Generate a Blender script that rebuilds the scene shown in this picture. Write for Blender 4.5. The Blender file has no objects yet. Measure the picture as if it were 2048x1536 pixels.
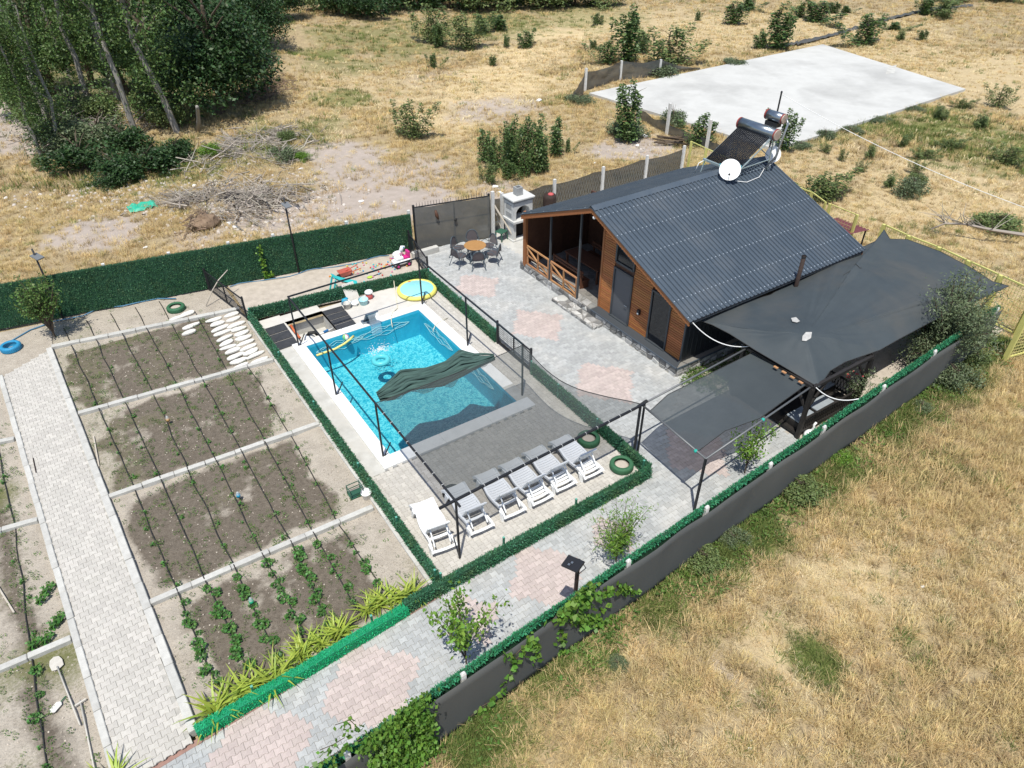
import bpy, math, random
import numpy as np
from mathutils import Vector, Matrix, noise
random.seed(11); rng = np.random.default_rng(11)
RAD = math.radians
S = bpy.context.scene; COL = S.collection

# ------------------------------------------------------------------ camera, world, sun, exposure
CAM_H, YAW, PITCH, FPX = 15.5, RAD(33.7), RAD(37.2), 1420.0
cd = bpy.data.cameras.new('camera'); cam = bpy.data.objects.new('camera', cd); COL.objects.link(cam)
cam.location = (0, 0, CAM_H); cam.rotation_euler = (RAD(90) - PITCH, 0, -YAW)
cd.sensor_width = 36; cd.lens = FPX / 2048 * 36; cd.clip_end = 3000; S.camera = cam
w = bpy.data.worlds.new('World'); S.world = w; w.use_nodes = True
wn = w.node_tree.nodes; bg = wn['Background']
sky = wn.new('ShaderNodeTexSky'); sky.sky_type = 'NISHITA'; sky.sun_disc = False
SUN_EL, SH_DIR = RAD(67), RAD(50)
sky.sun_elevation = SUN_EL; sky.sun_rotation = RAD(220); sky.air_density = 1.0; sky.dust_density = 1.0
w.node_tree.links.new(sky.outputs[0], bg.inputs[0]); bg.inputs[1].default_value = 0.135
sl = bpy.data.lights.new('sun', 'SUN'); sun = bpy.data.objects.new('sun', sl); COL.objects.link(sun)
sl.energy = 4.5; sl.angle = RAD(0.5); sl.color = (1, 0.965, 0.87)
ld = Vector((math.cos(SH_DIR) * math.cos(SUN_EL), math.sin(SH_DIR) * math.cos(SUN_EL), -math.sin(SUN_EL)))
sun.rotation_euler = ld.to_track_quat('-Z', 'Y').to_euler(); sun.location = (0, 0, 60)
vs = S.view_settings; vs.view_transform = 'Standard'; vs.look = 'None'; vs.exposure = 0.14; vs.gamma = 1
S.render.engine = 'CYCLES'; S.cycles.use_denoising = True; S.cycles.max_bounces = 6
S.cycles.transparent_max_bounces = 16; S.cycles.diffuse_bounces = 3; S.cycles.caustics_refractive = False; S.cycles.caustics_reflective = False

# ------------------------------------------------------------------ pixel of the 2048 photograph -> point at height z
_cy, _sy, _cp, _sp = math.cos(YAW), math.sin(YAW), math.cos(PITCH), math.sin(PITCH)
_F = Vector((_sy * _cp, _cy * _cp, -_sp)); _Rt = Vector((_cy, -_sy, 0)); _U = _Rt.cross(_F)
def G(x, y, z=0.0):
    d = _F * FPX + _Rt * (x - 1024) + _U * (768 - y)
    t = (z - CAM_H) / d.z
    return Vector((d.x * t, d.y * t, z))
def PXY(X, Y, Z=0):
    v = Vector((X, Y, Z - CAM_H)); d = v.dot(_F)
    if d < .1: return (-9999, -9999)
    return (1024 + FPX * v.dot(_Rt) / d, 768 - FPX * v.dot(_U) / d)

# ------------------------------------------------------------------ materials
MATS = {}
def M(name, c, c2=None, sc=4.0, rough=.8, metal=0.0, bump=0.0, bsc=None, rnd=None, rv=.12, detail=5, c3=None, sc3=.6, transl=0.0, alpha=1.0, spec=.4, lo=.35, hi=.65, stretch=None, emit=None):
    if name in MATS: return MATS[name]
    m = bpy.data.materials.new(name); m.use_nodes = True; MATS[name] = m
    nt = m.node_tree; N = nt.nodes; L = nt.links; b = N['Principled BSDF']; out = N['Material Output']
    b.inputs['Roughness'].default_value = rough; b.inputs['Metallic'].default_value = metal
    b.inputs['Specular IOR Level'].default_value = spec
    tc = N.new('ShaderNodeTexCoord'); co = tc.outputs['Object']
    if stretch:
        mp = N.new('ShaderNodeMapping'); mp.inputs['Scale'].default_value = stretch; L.new(co, mp.inputs[0]); co = mp.outputs[0]
    rgb = N.new('ShaderNodeRGB'); rgb.outputs[0].default_value = (*c, 1); col = rgb.outputs[0]
    def layer(col, cc, scale, lo, hi):
        n = N.new('ShaderNodeTexNoise'); n.inputs['Scale'].default_value = scale; n.inputs['Detail'].default_value = detail; n.inputs['Roughness'].default_value = .62
        L.new(co, n.inputs['Vector'])
        r = N.new('ShaderNodeMapRange'); r.inputs[1].default_value = lo; r.inputs[2].default_value = hi; L.new(n.outputs[0], r.inputs[0])
        mx = N.new('ShaderNodeMix'); mx.data_type = 'RGBA'; L.new(r.outputs[0], mx.inputs[0]); L.new(col, mx.inputs[6]); mx.inputs[7].default_value = (*cc, 1)
        return mx.outputs[2]
    if c2: col = layer(col, c2, sc, lo, hi)
    if c3: col = layer(col, c3, sc3, .48, .68)
    if rnd:
        if rnd == 'island': g = N.new('ShaderNodeNewGeometry'); rs = g.outputs['Random Per Island']
        else: g = N.new('ShaderNodeObjectInfo'); rs = g.outputs['Random']
        mr = N.new('ShaderNodeMapRange'); mr.inputs[3].default_value = 1 - rv; mr.inputs[4].default_value = 1 + rv; L.new(rs, mr.inputs[0])
        hs = N.new('ShaderNodeHueSaturation'); L.new(mr.outputs[0], hs.inputs['Value']); L.new(col, hs.inputs['Color']); col = hs.outputs[0]
        mh = N.new('ShaderNodeMapRange'); mh.inputs[3].default_value = .5 - rv * .045; mh.inputs[4].default_value = .5 + rv * .045
        mt = N.new('ShaderNodeMath'); mt.operation = 'FRACT'; ml = N.new('ShaderNodeMath'); ml.operation = 'MULTIPLY'; ml.inputs[1].default_value = 7.31
        L.new(rs, ml.inputs[0]); L.new(ml.outputs[0], mt.inputs[0]); L.new(mt.outputs[0], mh.inputs[0]); L.new(mh.outputs[0], hs.inputs['Hue'])
    L.new(col, b.inputs['Base Color'])
    if emit: b.inputs['Emission Color'].default_value = (*c, 1); b.inputs['Emission Strength'].default_value = emit
    if bump:
        n = N.new('ShaderNodeTexNoise'); n.inputs['Scale'].default_value = bsc or sc * 4; n.inputs['Detail'].default_value = 4; L.new(co, n.inputs['Vector'])
        bp = N.new('ShaderNodeBump'); bp.inputs['Strength'].default_value = bump; bp.inputs['Distance'].default_value = .02
        L.new(n.outputs[0], bp.inputs['Height']); L.new(bp.outputs[0], b.inputs['Normal'])
    sh = b.outputs[0]
    if transl:
        t = N.new('ShaderNodeBsdfTranslucent'); L.new(col, t.inputs[0]); mx = N.new('ShaderNodeMixShader'); mx.inputs[0].default_value = transl
        L.new(sh, mx.inputs[1]); L.new(t.outputs[0], mx.inputs[2]); sh = mx.outputs[0]
    if alpha < 1:
        t = N.new('ShaderNodeBsdfTransparent'); mx = N.new('ShaderNodeMixShader'); mx.inputs[0].default_value = alpha
        L.new(t.outputs[0], mx.inputs[1]); L.new(sh, mx.inputs[2]); sh = mx.outputs[0]
    L.new(sh, out.inputs[0])
    return m

# ------------------------------------------------------------------ scene helpers
ORG = {}
def tag(o, label=None, cat=None, group=None, kind=None):
    if label: o['label'] = label
    if cat: o['category'] = cat
    if group: o['group'] = group
    if kind: o['kind'] = kind
    return o
def thing(name, label, cat, loc=(0, 0, 0), rz=0.0, group=None):
    o = bpy.data.objects.new(name, None); COL.objects.link(o); o.location = loc; o.rotation_euler = (0, 0, rz)
    o.empty_display_size = .2; ORG[o.name] = Vector(loc)
    return tag(o, label, cat, group)
def link(name, me, mat, parent=None, loc=(0, 0, 0), smooth=False):
    if mat and not me.materials: me.materials.append(MATS[mat] if isinstance(mat, str) else mat)
    if smooth: me.polygons.foreach_set('use_smooth', [True] * len(me.polygons))
    o = bpy.data.objects.new(name, me); COL.objects.link(o); o.location = loc
    if parent: o.parent = parent
    ORG[o.name] = ORG[parent.name] if parent else Vector(loc)
    return o
def copy_tree(o, parent=None):
    c = o.copy(); COL.objects.link(c); c.parent = parent
    for ch in o.children: copy_tree(ch, c)
    return c
def bevelled(o, w=.01, seg=1):
    m = o.modifiers.new('bevel', 'BEVEL'); m.width = w; m.segments = seg; m.limit_method = 'ANGLE'; return o
def npmesh(name, V, F):
    V = np.asarray(V, np.float32); F = np.asarray(F, np.int32); k = F.shape[1]
    me = bpy.data.meshes.new(name); me.vertices.add(len(V)); me.vertices.foreach_set('co', V.ravel())
    me.loops.add(F.size); me.loops.foreach_set('vertex_index', F.ravel())
    me.polygons.add(len(F)); me.polygons.foreach_set('loop_start', np.arange(len(F), dtype=np.int32) * k)
    me.update(calc_edges=True); me.validate(); return me
class MB:
    def __init__(s): s.v = []; s.f = []
    def add(s, vs, fs):
        o = len(s.v); s.v += [Vector(v) for v in vs]; s.f += [tuple(i + o for i in f) for f in fs]; return s
    def box(s, x0, x1, y0, y1, z0, z1):
        return s.add([(x0, y0, z0), (x1, y0, z0), (x1, y1, z0), (x0, y1, z0), (x0, y0, z1), (x1, y0, z1), (x1, y1, z1), (x0, y1, z1)],
                     [(3, 2, 1, 0), (4, 5, 6, 7), (0, 1, 5, 4), (1, 2, 6, 5), (2, 3, 7, 6), (3, 0, 4, 7)])
    def obox(s, c, sx, sy, sz, rz=0, rx=0, ry=0):
        m = Matrix.Translation(Vector(c)) @ Matrix.Rotation(rz, 4, 'Z') @ Matrix.Rotation(ry, 4, 'Y') @ Matrix.Rotation(rx, 4, 'X')
        t = MB().box(-sx / 2, sx / 2, -sy / 2, sy / 2, -sz / 2, sz / 2); return s.add([m @ v for v in t.v], t.f)
    def beam(s, p, q, w, h=None, up=(0, 0, 1)):
        h = h or w; p = Vector(p); q = Vector(q); d = (q - p).normalized(); u = Vector(up)
        if abs(d.dot(u)) > .98: u = Vector((0, 1, 0))
        r = d.cross(u).normalized(); u = r.cross(d)
        vs = [p + r * a * w / 2 + u * b * h / 2 for a, b in ((-1, -1), (1, -1), (1, 1), (-1, 1))]
        vs += [v + (q - p) for v in vs]
        return s.add(vs, [(3, 2, 1, 0), (4, 5, 6, 7), (0, 1, 5, 4), (1, 2, 6, 5), (2, 3, 7, 6), (3, 0, 4, 7)])
    def tube(s, pts, r, n=8, cap=True):
        pts = [Vector(p) for p in pts]; k = len(pts); rs = r if isinstance(r, (list, tuple)) else [r] * k
        vs = []; prev = None
        for i, p in enumerate(pts):
            d = (pts[min(i + 1, k - 1)] - pts[max(i - 1, 0)]).normalized()
            if prev is None:
                a = Vector((0, 0, 1)) if abs(d.z) < .9 else Vector((1, 0, 0)); prev = d.cross(a).normalized()
            prev = (prev - d * prev.dot(d)).normalized(); b = d.cross(prev)
            vs += [p + (prev * math.cos(t) + b * math.sin(t)) * rs[i] for t in [2 * math.pi * j / n for j in range(n)]]
        fs = [(i * n + j, i * n + (j + 1) % n, (i + 1) * n + (j + 1) % n, (i + 1) * n + j) for i in range(k - 1) for j in range(n)]
        if cap: fs += [tuple(range(n - 1, -1, -1)), tuple((k - 1) * n + j for j in range(n))]
        return s.add(vs, fs)
    def prism(s, poly, z0, z1):
        a = sum(poly[i][0] * poly[(i + 1) % len(poly)][1] - poly[(i + 1) % len(poly)][0] * poly[i][1] for i in range(len(poly)))
        if a < 0: poly = poly[::-1]
        n = len(poly)
        return s.add([(p[0], p[1], z0) for p in poly] + [(p[0], p[1], z1) for p in poly],
                     [tuple(range(n - 1, -1, -1)), tuple(range(n, 2 * n))] + [(i, (i + 1) % n, n + (i + 1) % n, n + i) for i in range(n)])
    def lathe(s, prof, n=20, c=(0, 0, 0), mat=None):
        c = Vector(c); vs = []
        for r, z in prof:
            for j in range(n):
                a = 2 * math.pi * j / n; v = Vector((r * math.cos(a), r * math.sin(a), z)); vs.append((mat @ v if mat else v) + c)
        k = len(prof)
        fs = [(i * n + j, i * n + (j + 1) % n, (i + 1) * n + (j + 1) % n, (i + 1) * n + j) for i in range(k - 1) for j in range(n)]
        loop = math.hypot(prof[0][0] - prof[-1][0], prof[0][1] - prof[-1][1]) < 1e-5
        if prof[0][0] > 1e-4 and not loop: fs.append(tuple(range(n - 1, -1, -1)))
        if prof[-1][0] > 1e-4 and not loop: fs.append(tuple((k - 1) * n + j for j in range(n)))
        return s.add(vs, fs)
    def grid(s, fn, nu, nv):
        vs = [fn(i / nu, j / nv) for j in range(nv + 1) for i in range(nu + 1)]
        return s.add(vs, [(j * (nu + 1) + i, j * (nu + 1) + i + 1, (j + 1) * (nu + 1) + i + 1, (j + 1) * (nu + 1) + i) for j in range(nv) for i in range(nu)])
    def ball(s, c, r, n=10, m=6, sq=(1, 1, 1)):
        prof = [(max(1e-5, r * math.sin(math.pi * i / m)), -r * math.cos(math.pi * i / m)) for i in range(m + 1)]
        t = MB().lathe(prof, n); return s.add([Vector((v.x * sq[0], v.y * sq[1], v.z * sq[2])) + Vector(c) for v in t.v], t.f)
    def xf(s, m): s.v = [m @ v for v in s.v]; return s
    def mesh(s, name, off):
        me = bpy.data.meshes.new(name); me.from_pydata([tuple(v - off) for v in s.v], [], s.f); me.update(); return me
    def build(s, name, mat, parent=None, smooth=False, loc=None):
        if parent: off = ORG[parent.name]; return link(name, s.mesh(name, off), mat, parent, (0, 0, 0), smooth)
        if loc is None:
            xs = [v.x for v in s.v]; ys = [v.y for v in s.v]; zs = [v.z for v in s.v]
            loc = Vector(((min(xs) + max(xs)) / 2, (min(ys) + max(ys)) / 2, min(zs)))
        loc = Vector(loc); return link(name, s.mesh(name, loc), mat, None, loc, smooth)
def sheet(name, poly, z, mat, kind='structure', h=.02):
    o = MB().prism([(p[0], p[1]) for p in poly], z - h, z).build(name, mat); tag(o, kind=kind); return o
def inside(x, y, poly):
    c = False; n = len(poly); j = n - 1
    for i in range(n):
        xi, yi = poly[i][0], poly[i][1]; xj, yj = poly[j][0], poly[j][1]
        if (yi > y) != (yj > y) and x < (xj - xi) * (y - yi) / (yj - yi) + xi: c = not c
        j = i
    return c
def lerp(a, b, t): return a + (b - a) * t
def sstep(a, b, x):
    t = min(1, max(0, (x - a) / (b - a))); return t * t * (3 - 2 * t)
def sag(p, q, d, n=10):
    p = Vector(p); q = Vector(q); return [p.lerp(q, i / n) - Vector((0, 0, d * 4 * (i / n) * (1 - i / n))) for i in range(n + 1)]

# leaves: N rhombus quads with random orientation
def leaf_arrays(C, size, ratio=.5, up=.35, jit=.35, r=rng, fold=False):
    C = np.asarray(C, float); n = len(C)
    nr = r.normal(size=(n, 3)); nr[:, 2] = np.abs(nr[:, 2]) + up; nr /= np.linalg.norm(nr, axis=1)[:, None]
    t = r.normal(size=(n, 3)); t -= nr * (t * nr).sum(1)[:, None]; t /= np.linalg.norm(t, axis=1)[:, None]
    b = np.cross(nr, t); s = (size * (1 + jit * r.uniform(-1, 1, n)))[:, None]
    V = np.stack([C + t * s * .5, C + b * s * .5 * ratio, C - t * s * .5, C - b * s * .5 * ratio], 1).reshape(-1, 3)
    return V, np.arange(4 * n).reshape(n, 4)
# ------------------------------------------------------------------ palette
M('concrete', (.55, .54, .51), (.42, .41, .38), sc=2.2, rough=.9, bump=.25, bsc=40, c3=(.48, .46, .42), sc3=.7)
M('slab_concrete', (.535, .53, .51), (.49, .485, .465), sc=.9, rough=.9, bump=.15, bsc=20, c3=(.39, .385, .37), sc3=.16)
M('kerb', (.52, .51, .48), (.42, .41, .385), sc=5, rough=.9, bump=.3, bsc=45, rnd='object', rv=.08)
M('paver_grey', (.415, .426, .428), (.35, .36, .364), sc=9, rough=.88, bump=.3, bsc=90, rnd='island', rv=.13, c3=(.47, .465, .45), sc3=.6)
M('paver_pink', (.51, .435, .41), (.45, .38, .36), sc=9, rough=.88, bump=.3, bsc=90, rnd='island', rv=.10)
M('paver_tan', (.51, .485, .445), (.45, .425, .39), sc=9, rough=.88, bump=.3, bsc=90, rnd='island', rv=.09)
M('paver_grey_single', (.415, .426, .428), (.35, .36, .364), sc=9, rough=.88, bump=.3, bsc=90, rnd='object', rv=.13)
M('paver_pink_single', (.51, .435, .41), (.45, .38, .36), sc=9, rough=.88, bump=.3, bsc=90, rnd='object', rv=.10)
M('paver_tan_single', (.51, .485, .445), (.45, .425, .39), sc=9, rough=.88, bump=.3, bsc=90, rnd='object', rv=.09)
M('strip_red', (.33, .20, .165), (.27, .165, .14), sc=6, rough=.9)
M('joint', (.42, .405, .375), (.34, .325, .295), sc=14, rough=.95)
M('sand', (.50, .44, .375), (.40, .35, .295), sc=3, rough=.95, bump=.6, bsc=25)
M('white_coping', (.80, .80, .79), (.72, .72, .71), sc=3, rough=.6, bump=.08)
M('liner_wall', (.06, .50, .68), (.045, .44, .62), sc=5, rough=.5)
M('white_line', (.75, .85, .88), rough=.5)
M('black_metal', (.022, .023, .027), rough=.5, metal=.2, bump=.05)
M('dark_board', (.035, .037, .042), (.055, .055, .058), sc=6, rough=.55)
M('grey_metal', (.36, .38, .40), rough=.35, metal=.8)
M('hedge_core', (.016, .06, .034), (.026, .09, .045), sc=30, rough=.9)
M('hedge_blade', (.04, .165, .08), (.065, .205, .12), sc=.9, c3=(.085, .17, .075), sc3=1.7, rnd='island', rv=.55, rough=.55, transl=.2)
M('hedge_blade_rear', (.045, .14, .06), (.07, .175, .085), sc=.8, c3=(.09, .15, .06), sc3=1.5, rnd='island', rv=.7, rough=.5, transl=.2)
M('hedge_core_b', (.012, .24, .12), rough=.9)
M('turf_blade', (.02, .47, .20), rnd='island', rv=.3, rough=.5, transl=.2)
M('cloth_dark', (.066, .070, .072), (.082, .086, .086), sc=.7, rough=.85, bump=.12, bsc=3, stretch=(1, 1, .35), c3=(.085, .085, .082), sc3=.3)
M('net_dark', (.06, .064, .064), (.08, .082, .078), sc=1, rough=.9, alpha=.88)
M('white_post', (.68, .67, .65), (.58, .57, .55), sc=8, rough=.85, bump=.2)
M('white_plastic', (.82, .83, .84), rough=.38)
M('white_paint', (.78, .78, .77), rough=.55)
M('wood_orange', (.44, .175, .058), (.33, .12, .04), sc=9, rough=.6, stretch=(8, .8, 8), rnd='object', rv=.16, bump=.1)
M('wood_post', (.36, .14, .05), (.27, .1, .035), sc=10, rough=.6, stretch=(6, 6, .8), rnd='object', rv=.1)
M('wood_rail', (.46, .25, .12), (.36, .17, .075), sc=10, rough=.6, stretch=(8, .8, 8), rnd='object', rv=.12)
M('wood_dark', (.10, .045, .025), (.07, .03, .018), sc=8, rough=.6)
M('roof_metal', (.072, .094, .121), (.062, .082, .107), sc=1.0, rough=.5, metal=.1, c3=(.09, .108, .13), sc3=.7, spec=.5)
M('frame_grey', (.055, .062, .07), rough=.5)
M('door_grey', (.085, .092, .105), rough=.5)
M('glass_dark', (.012, .014, .018), rough=.08, spec=.45)
M('stone', (.40, .395, .38), (.25, .245, .24), sc=4, rough=.85, bump=.5, bsc=30, rnd='object', rv=.62)
M('mortar', (.24, .225, .205), (.19, .18, .165), sc=20, rough=.95)
M('soil_clod', (.30, .255, .21), rnd='island', rv=.25, rough=1)
M('rubber_black', (.02, .02, .021), (.035, .034, .033), sc=12, rough=.8)
M('tyre_green', (.03, .115, .055), (.045, .14, .07), sc=10, rough=.7)
M('tyre_blue', (.02, .22, .42), (.03, .27, .48), sc=10, rough=.6)

# ------------------------------------------------------------------ ground: relief and what grows where
def gz(p, z=0): return G(p[0], p[1], z)
BARE = [(720, 350, 4, .9), (790, 400, 4.5, 1), (690, 310, 3.5, .8), (850, 330, 3, .6), (700, 420, 3, .7), (1000, 215, 4, .6), (950, 225, 3, .6), (1280, 292, 3, 1), (1230, 300, 2.5, .8), (190, 465, 2.6, .9), (460, 410, 3, .75), (560, 440, 3, .7), (620, 400, 3, .65),
        (10, 250, 9, 1.0), (200, 160, 16, .3), (350, 230, 8, .2), (250, 440, 1.6, .5), (400, 470, 2, .5), (100, 60, 25, .2), (1000, 380, 2.5, .6), (860, 150, 4, .35), (1440, 1330, .5, .4), (1010, 1330, .6, .6)]
GREEN = [(200, 150, 16, .7), (90, 90, 20, .6), (760, 70, 9, .5), (700, 130, 5, .45), (640, 112, 4, .7), (880, 62, 7, .5), (1000, 45, 10, .55), (1150, 35, 10, .45), (810, 95, 6, .5), (680, 200, 3, .6), (590, 270, 4, .6), (560, 310, 3, .8), (1720, 235, 5, .7), (1850, 270, 4, .8), (1990, 300, 6, .7), (1900, 250, 4, .7),
         (1640, 1320, .75, 1), (1820, 1290, .5, .6), (950, 1510, .9, .8), (1010, 1470, .8, .5), (1080, 1350, .8, .6), (1420, 1120, 1.1, 1), (1500, 1060, 1.1, 1), (1590, 990, 1.2, 1), (1680, 930, 1.0, .9), (1780, 850, 1.0, .8), (1900, 770, 1.3, .9), (300, 330, 5, .7), (430, 330, 3, .6), (1600, 260, 4, .5), (1750, 215, 4, .6), (1330, 1230, .8, .7), (1210, 1330, .7, .5)]
PALE = [(1900, 400, 8, .55), (1750, 430, 6, .45), (2000, 150, 14, .5), (1640, 330, 5, .4), (1950, 620, 6, .4), (1850, 120, 10, .5), (1400, 60, 14, .5), (1650, 60, 14, .45), (750, 180, 8, .35), (1000, 150, 5, .8), (1060, 110, 5, .8), (950, 190, 5, .7), (1120, 70, 6, .8), (880, 240, 4, .6), (1180, 45, 7, .8), (1040, 170, 5, .7), (860, 175, 4, .4), (1750, 1180, 2, .5), (1560, 1290, 1, .5)]
BARE = [(G(a, b).x, G(a, b).y, r, s) for a, b, r, s in BARE]
GREEN = [(G(a, b).x, G(a, b).y, r, s) for a, b, r, s in GREEN]
PALE = [(G(a, b).x, G(a, b).y, r, s) for a, b, r, s in PALE]
def blob(L, x, y):
    wob = noise.noise((x * .35, y * .35, 3.1)) * .45 + noise.noise((x * 1.1, y * 1.1, 9.1)) * .3
    v = 0
    for bx, by, r, s in L:
        d = math.hypot(x - bx, y - by) / r
        if d < 1.7: v = max(v, s * (1 - sstep(.35, 1.25, d + wob)))
    return v
MOUND = [(G(600, 75), 6, 1.1), (G(540, 130), 4, .9), (G(480, 330), 4, .7), (G(440, 420), 2.2, .35), (G(170, 470), 2, .3), (G(600, 140), 5, .7), (G(1215, 130), 3, .3)]
def tz(x, y):
    d = max(max(-9 - x, x - 30.5), max(6.2 - y, y - 31.8)); d2 = max(max(36.5 - x, x - 67), max(27 - y, y - 46.5))
    a = sstep(0, 4, min(d, d2 + 1.0))
    z = a * (.22 * noise.noise((x * .07, y * .07, 1)) + .09 * noise.noise((x * .3, y * .3, 5)) + .03 * noise.noise((x * 1.2, y * 1.2, 2)))
    for c, r, h in MOUND:
        q = math.hypot(x - c.x, y - c.y) / r
        if q < 1: z += h * (1 - q * q) ** 2 * (.8 + .4 * noise.noise((x * .6, y * .6, 7)))
    return z - .03 - .1 * (1 - sstep(-.6, .2, max(max(-12 - x, x - 29.6), max(wall_y0(x) - y, y - rear_y0(x)))))
def wall_y0(x): return 7.06 + (x - 1.0) * .0654
def rear_y0(x): return 28.5 + (13.3 - x) * .1685 if x < 13.4 else 28.3
HOLE = (5.06, 11.24, 15.62, 25.42)
def axis(a, b, st, extra, far):
    L = list(np.arange(a, b + .01, st)) + list(extra)
    k = st
    u = b
    while u < far: k *= 1.5; u += k; L.append(u)
    k = st; u = a
    while u > -far: k *= 1.5; u -= k; L.append(u)
    L = sorted(L); out = [L[0]]
    for q in L[1:]:
        if q - out[-1] > .06: out.append(q)
        elif q in extra: out[-1] = q
    return out
gx = axis(-22, 112, .55, HOLE[:2], 900); gy = axis(-3, 122, .55, HOLE[2:], 900)
GV = []; GB = []
for y in gy:
    for x in gx:
        near = -25 < x < 115 and -5 < y < 125
        GV.append((x, y, tz(x, y) if near else -.03))
        GB.append((blob(BARE, x, y), blob(GREEN, x, y), blob(PALE, x, y), 1) if near else (0, 0, 0, 1))
nx = len(gx); GF = []
for j in range(len(gy) - 1):
    for i in range(nx - 1):
        cx = (gx[i] + gx[i + 1]) / 2; cyy = (gy[j] + gy[j + 1]) / 2
        if HOLE[0] < cx < HOLE[1] and HOLE[2] < cyy < HOLE[3]: continue
        a = j * nx + i; GF.append((a, a + 1, a + nx + 1, a + nx))
gme = npmesh('ground', GV, GF)
ca = gme.color_attributes.new('bio', 'FLOAT_COLOR', 'POINT'); ca.data.foreach_set('color', np.array(GB, np.float32).ravel())
def ground_mat(name, soil=False):
    m = bpy.data.materials.new(name); m.use_nodes = True; MATS[name] = m
    nt = m.node_tree; N = nt.nodes; L = nt.links; b = N['Principled BSDF']; b.inputs['Roughness'].default_value = .95; b.inputs['Specular IOR Level'].default_value = .15
    tc = N.new('ShaderNodeTexCoord'); at = N.new('ShaderNodeAttribute'); at.attribute_name = 'bio'
    sp = N.new('ShaderNodeSeparateColor'); L.new(at.outputs[0], sp.inputs[0])
    def nz(sc, det=6, ro=.65):
        n = N.new('ShaderNodeTexNoise'); n.inputs['Scale'].default_value = sc; n.inputs['Detail'].default_value = det; n.inputs['Roughness'].default_value = ro; L.new(tc.outputs['Object'], n.inputs['Vector']); return n.outputs[0]
    def mr(s, a, bb):
        r = N.new('ShaderNodeMapRange'); r.inputs[1].default_value = a; r.inputs[2].default_value = bb; L.new(s, r.inputs[0]); return r.outputs[0]
    def mix(f, A, B):
        x = N.new('ShaderNodeMix'); x.data_type = 'RGBA'; L.new(f, x.inputs[0])
        for k, s in ((6, A), (7, B)):
            if isinstance(s, tuple): x.inputs[k].default_value = (*s, 1)
            else: L.new(s, x.inputs[k])
        return x.outputs[2]
    def madd(a, k, s):
        x = N.new('ShaderNodeMath'); x.operation = 'MULTIPLY_ADD'; L.new(a, x.inputs[0]); x.inputs[1].default_value = k; L.new(s, x.inputs[2]); return x.outputs[0]
    if not soil:
        c = mix(mr(nz(.5), .35, .65), (.40, .315, .18), (.50, .40, .235))
        c = mix(mr(nz(2.3, 10, .75), .40, .66), c, (.32, .245, .155))
        c = mix(mr(nz(18, 10, .8), .45, .68), c, (.20, .155, .095))
        c = mix(mr(madd(nz(6, 10, .8), .8, sp.outputs[2]), .5, 1.2), c, (.58, .455, .27))
        c = mix(mr(madd(nz(3, 8), .9, sp.outputs[1]), .62, 1.15), c, (.17, .175, .06))
        dirt = mix(mr(nz(1.7, 8), .35, .65), (.44, .375, .33), (.36, .305, .26))
        c = mix(mr(madd(nz(4, 8), .7, sp.outputs[0]), .55, 1.0), c, dirt)
    else:   # red: damp dark soil, green: weeds film
        c = mix(mr(nz(2, 8), .35, .65), (.47, .42, .355), (.38, .335, .28))
        c = mix(mr(nz(22, 6, .7), .5, .72), c, (.27, .235, .195))
        wet = mix(mr(nz(7, 8, .75), .38, .66), (.125, .104, .082), (.20, .169, .135))
        wet = mix(mr(nz(30, 6, .7), .5, .7), wet, (.085, .068, .052))
        c = mix(mr(madd(nz(3.2, 10, .75), 1.5, sp.outputs[0]), .95, 1.5), c, wet)
        c = mix(mr(madd(nz(11, 8, .75), 1.3, sp.outputs[1]), .95, 1.5), c, (.15, .155, .065))
    L.new(c, b.inputs['Base Color'])
    bp = N.new('ShaderNodeBump'); bp.inputs['Strength'].default_value = .9; bp.inputs['Distance'].default_value = .06; L.new(nz(9, 8, .7), bp.inputs['Height']); L.new(bp.outputs[0], b.inputs['Normal'])
    return m
ground_mat('field_ground'); ground_mat('bed_soil', True)
tag(link('ground', gme, 'field_ground', smooth=True), kind='structure')

# concrete slab in the field
SLAB = [G(1180, 185), G(1645, 92), G(1930, 182), G(1550, 303)]
SLAB[0] = G(1178, 190); sl_o = MB().prism([(p.x, p.y) for p in SLAB], -.15, .16).build('concrete_slab', 'slab_concrete')
tag(sl_o, kind='structure')
c0 = G(1782, 143)
MB().prism([(p.x, p.y) for p in (G(1775, 137), G(1792, 134), G(1788, 150), G(1770, 152))], .16, .166).build('patch', 'concrete', sl_o)

# ------------------------------------------------------------------ garden: soil beds, kerbs, path
def pathR(y): return -1.47 - (y - 10.35) * .0443
def pathL(y): return -3.07 - (y - 10.5) * .0525
def soil(name, x0f, x1f, y0, y1, st=.13, z=.0, seed=0, dampf=None):
    ny = int((y1 - y0) / st); nxx = int((x1f(y0) - x0f(y0)) / st); V = []; B = []
    for j in range(ny + 1):
        y = lerp(y0, y1, j / ny)
        for i in range(nxx + 1):
            x = lerp(x0f(y), x1f(y), i / nxx)
            V.append((x, y, z + .045 * noise.noise((x * 1.1, y * 1.1, seed)) + .02 * noise.noise((x * 4, y * 4, seed + 3)) + .008 * noise.noise((x * 13, y * 13, 2))))
            dv, gv = dampf(x, y); B.append((dv, gv, 0, 1))
    F = [(j * (nxx + 1) + i, j * (nxx + 1) + i + 1, (j + 1) * (nxx + 1) + i + 1, (j + 1) * (nxx + 1) + i) for j in range(ny) for i in range(nxx)]
    me = npmesh(name, V, F); a = me.color_attributes.new('bio', 'FLOAT_COLOR', 'POINT'); a.data.foreach_set('color', np.array(B, np.float32).ravel())
    return tag(link(name, me, 'bed_soil', smooth=True), kind='structure')
KY = [28.3, 23.45, 18.8, 14.28, 10.55]
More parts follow.
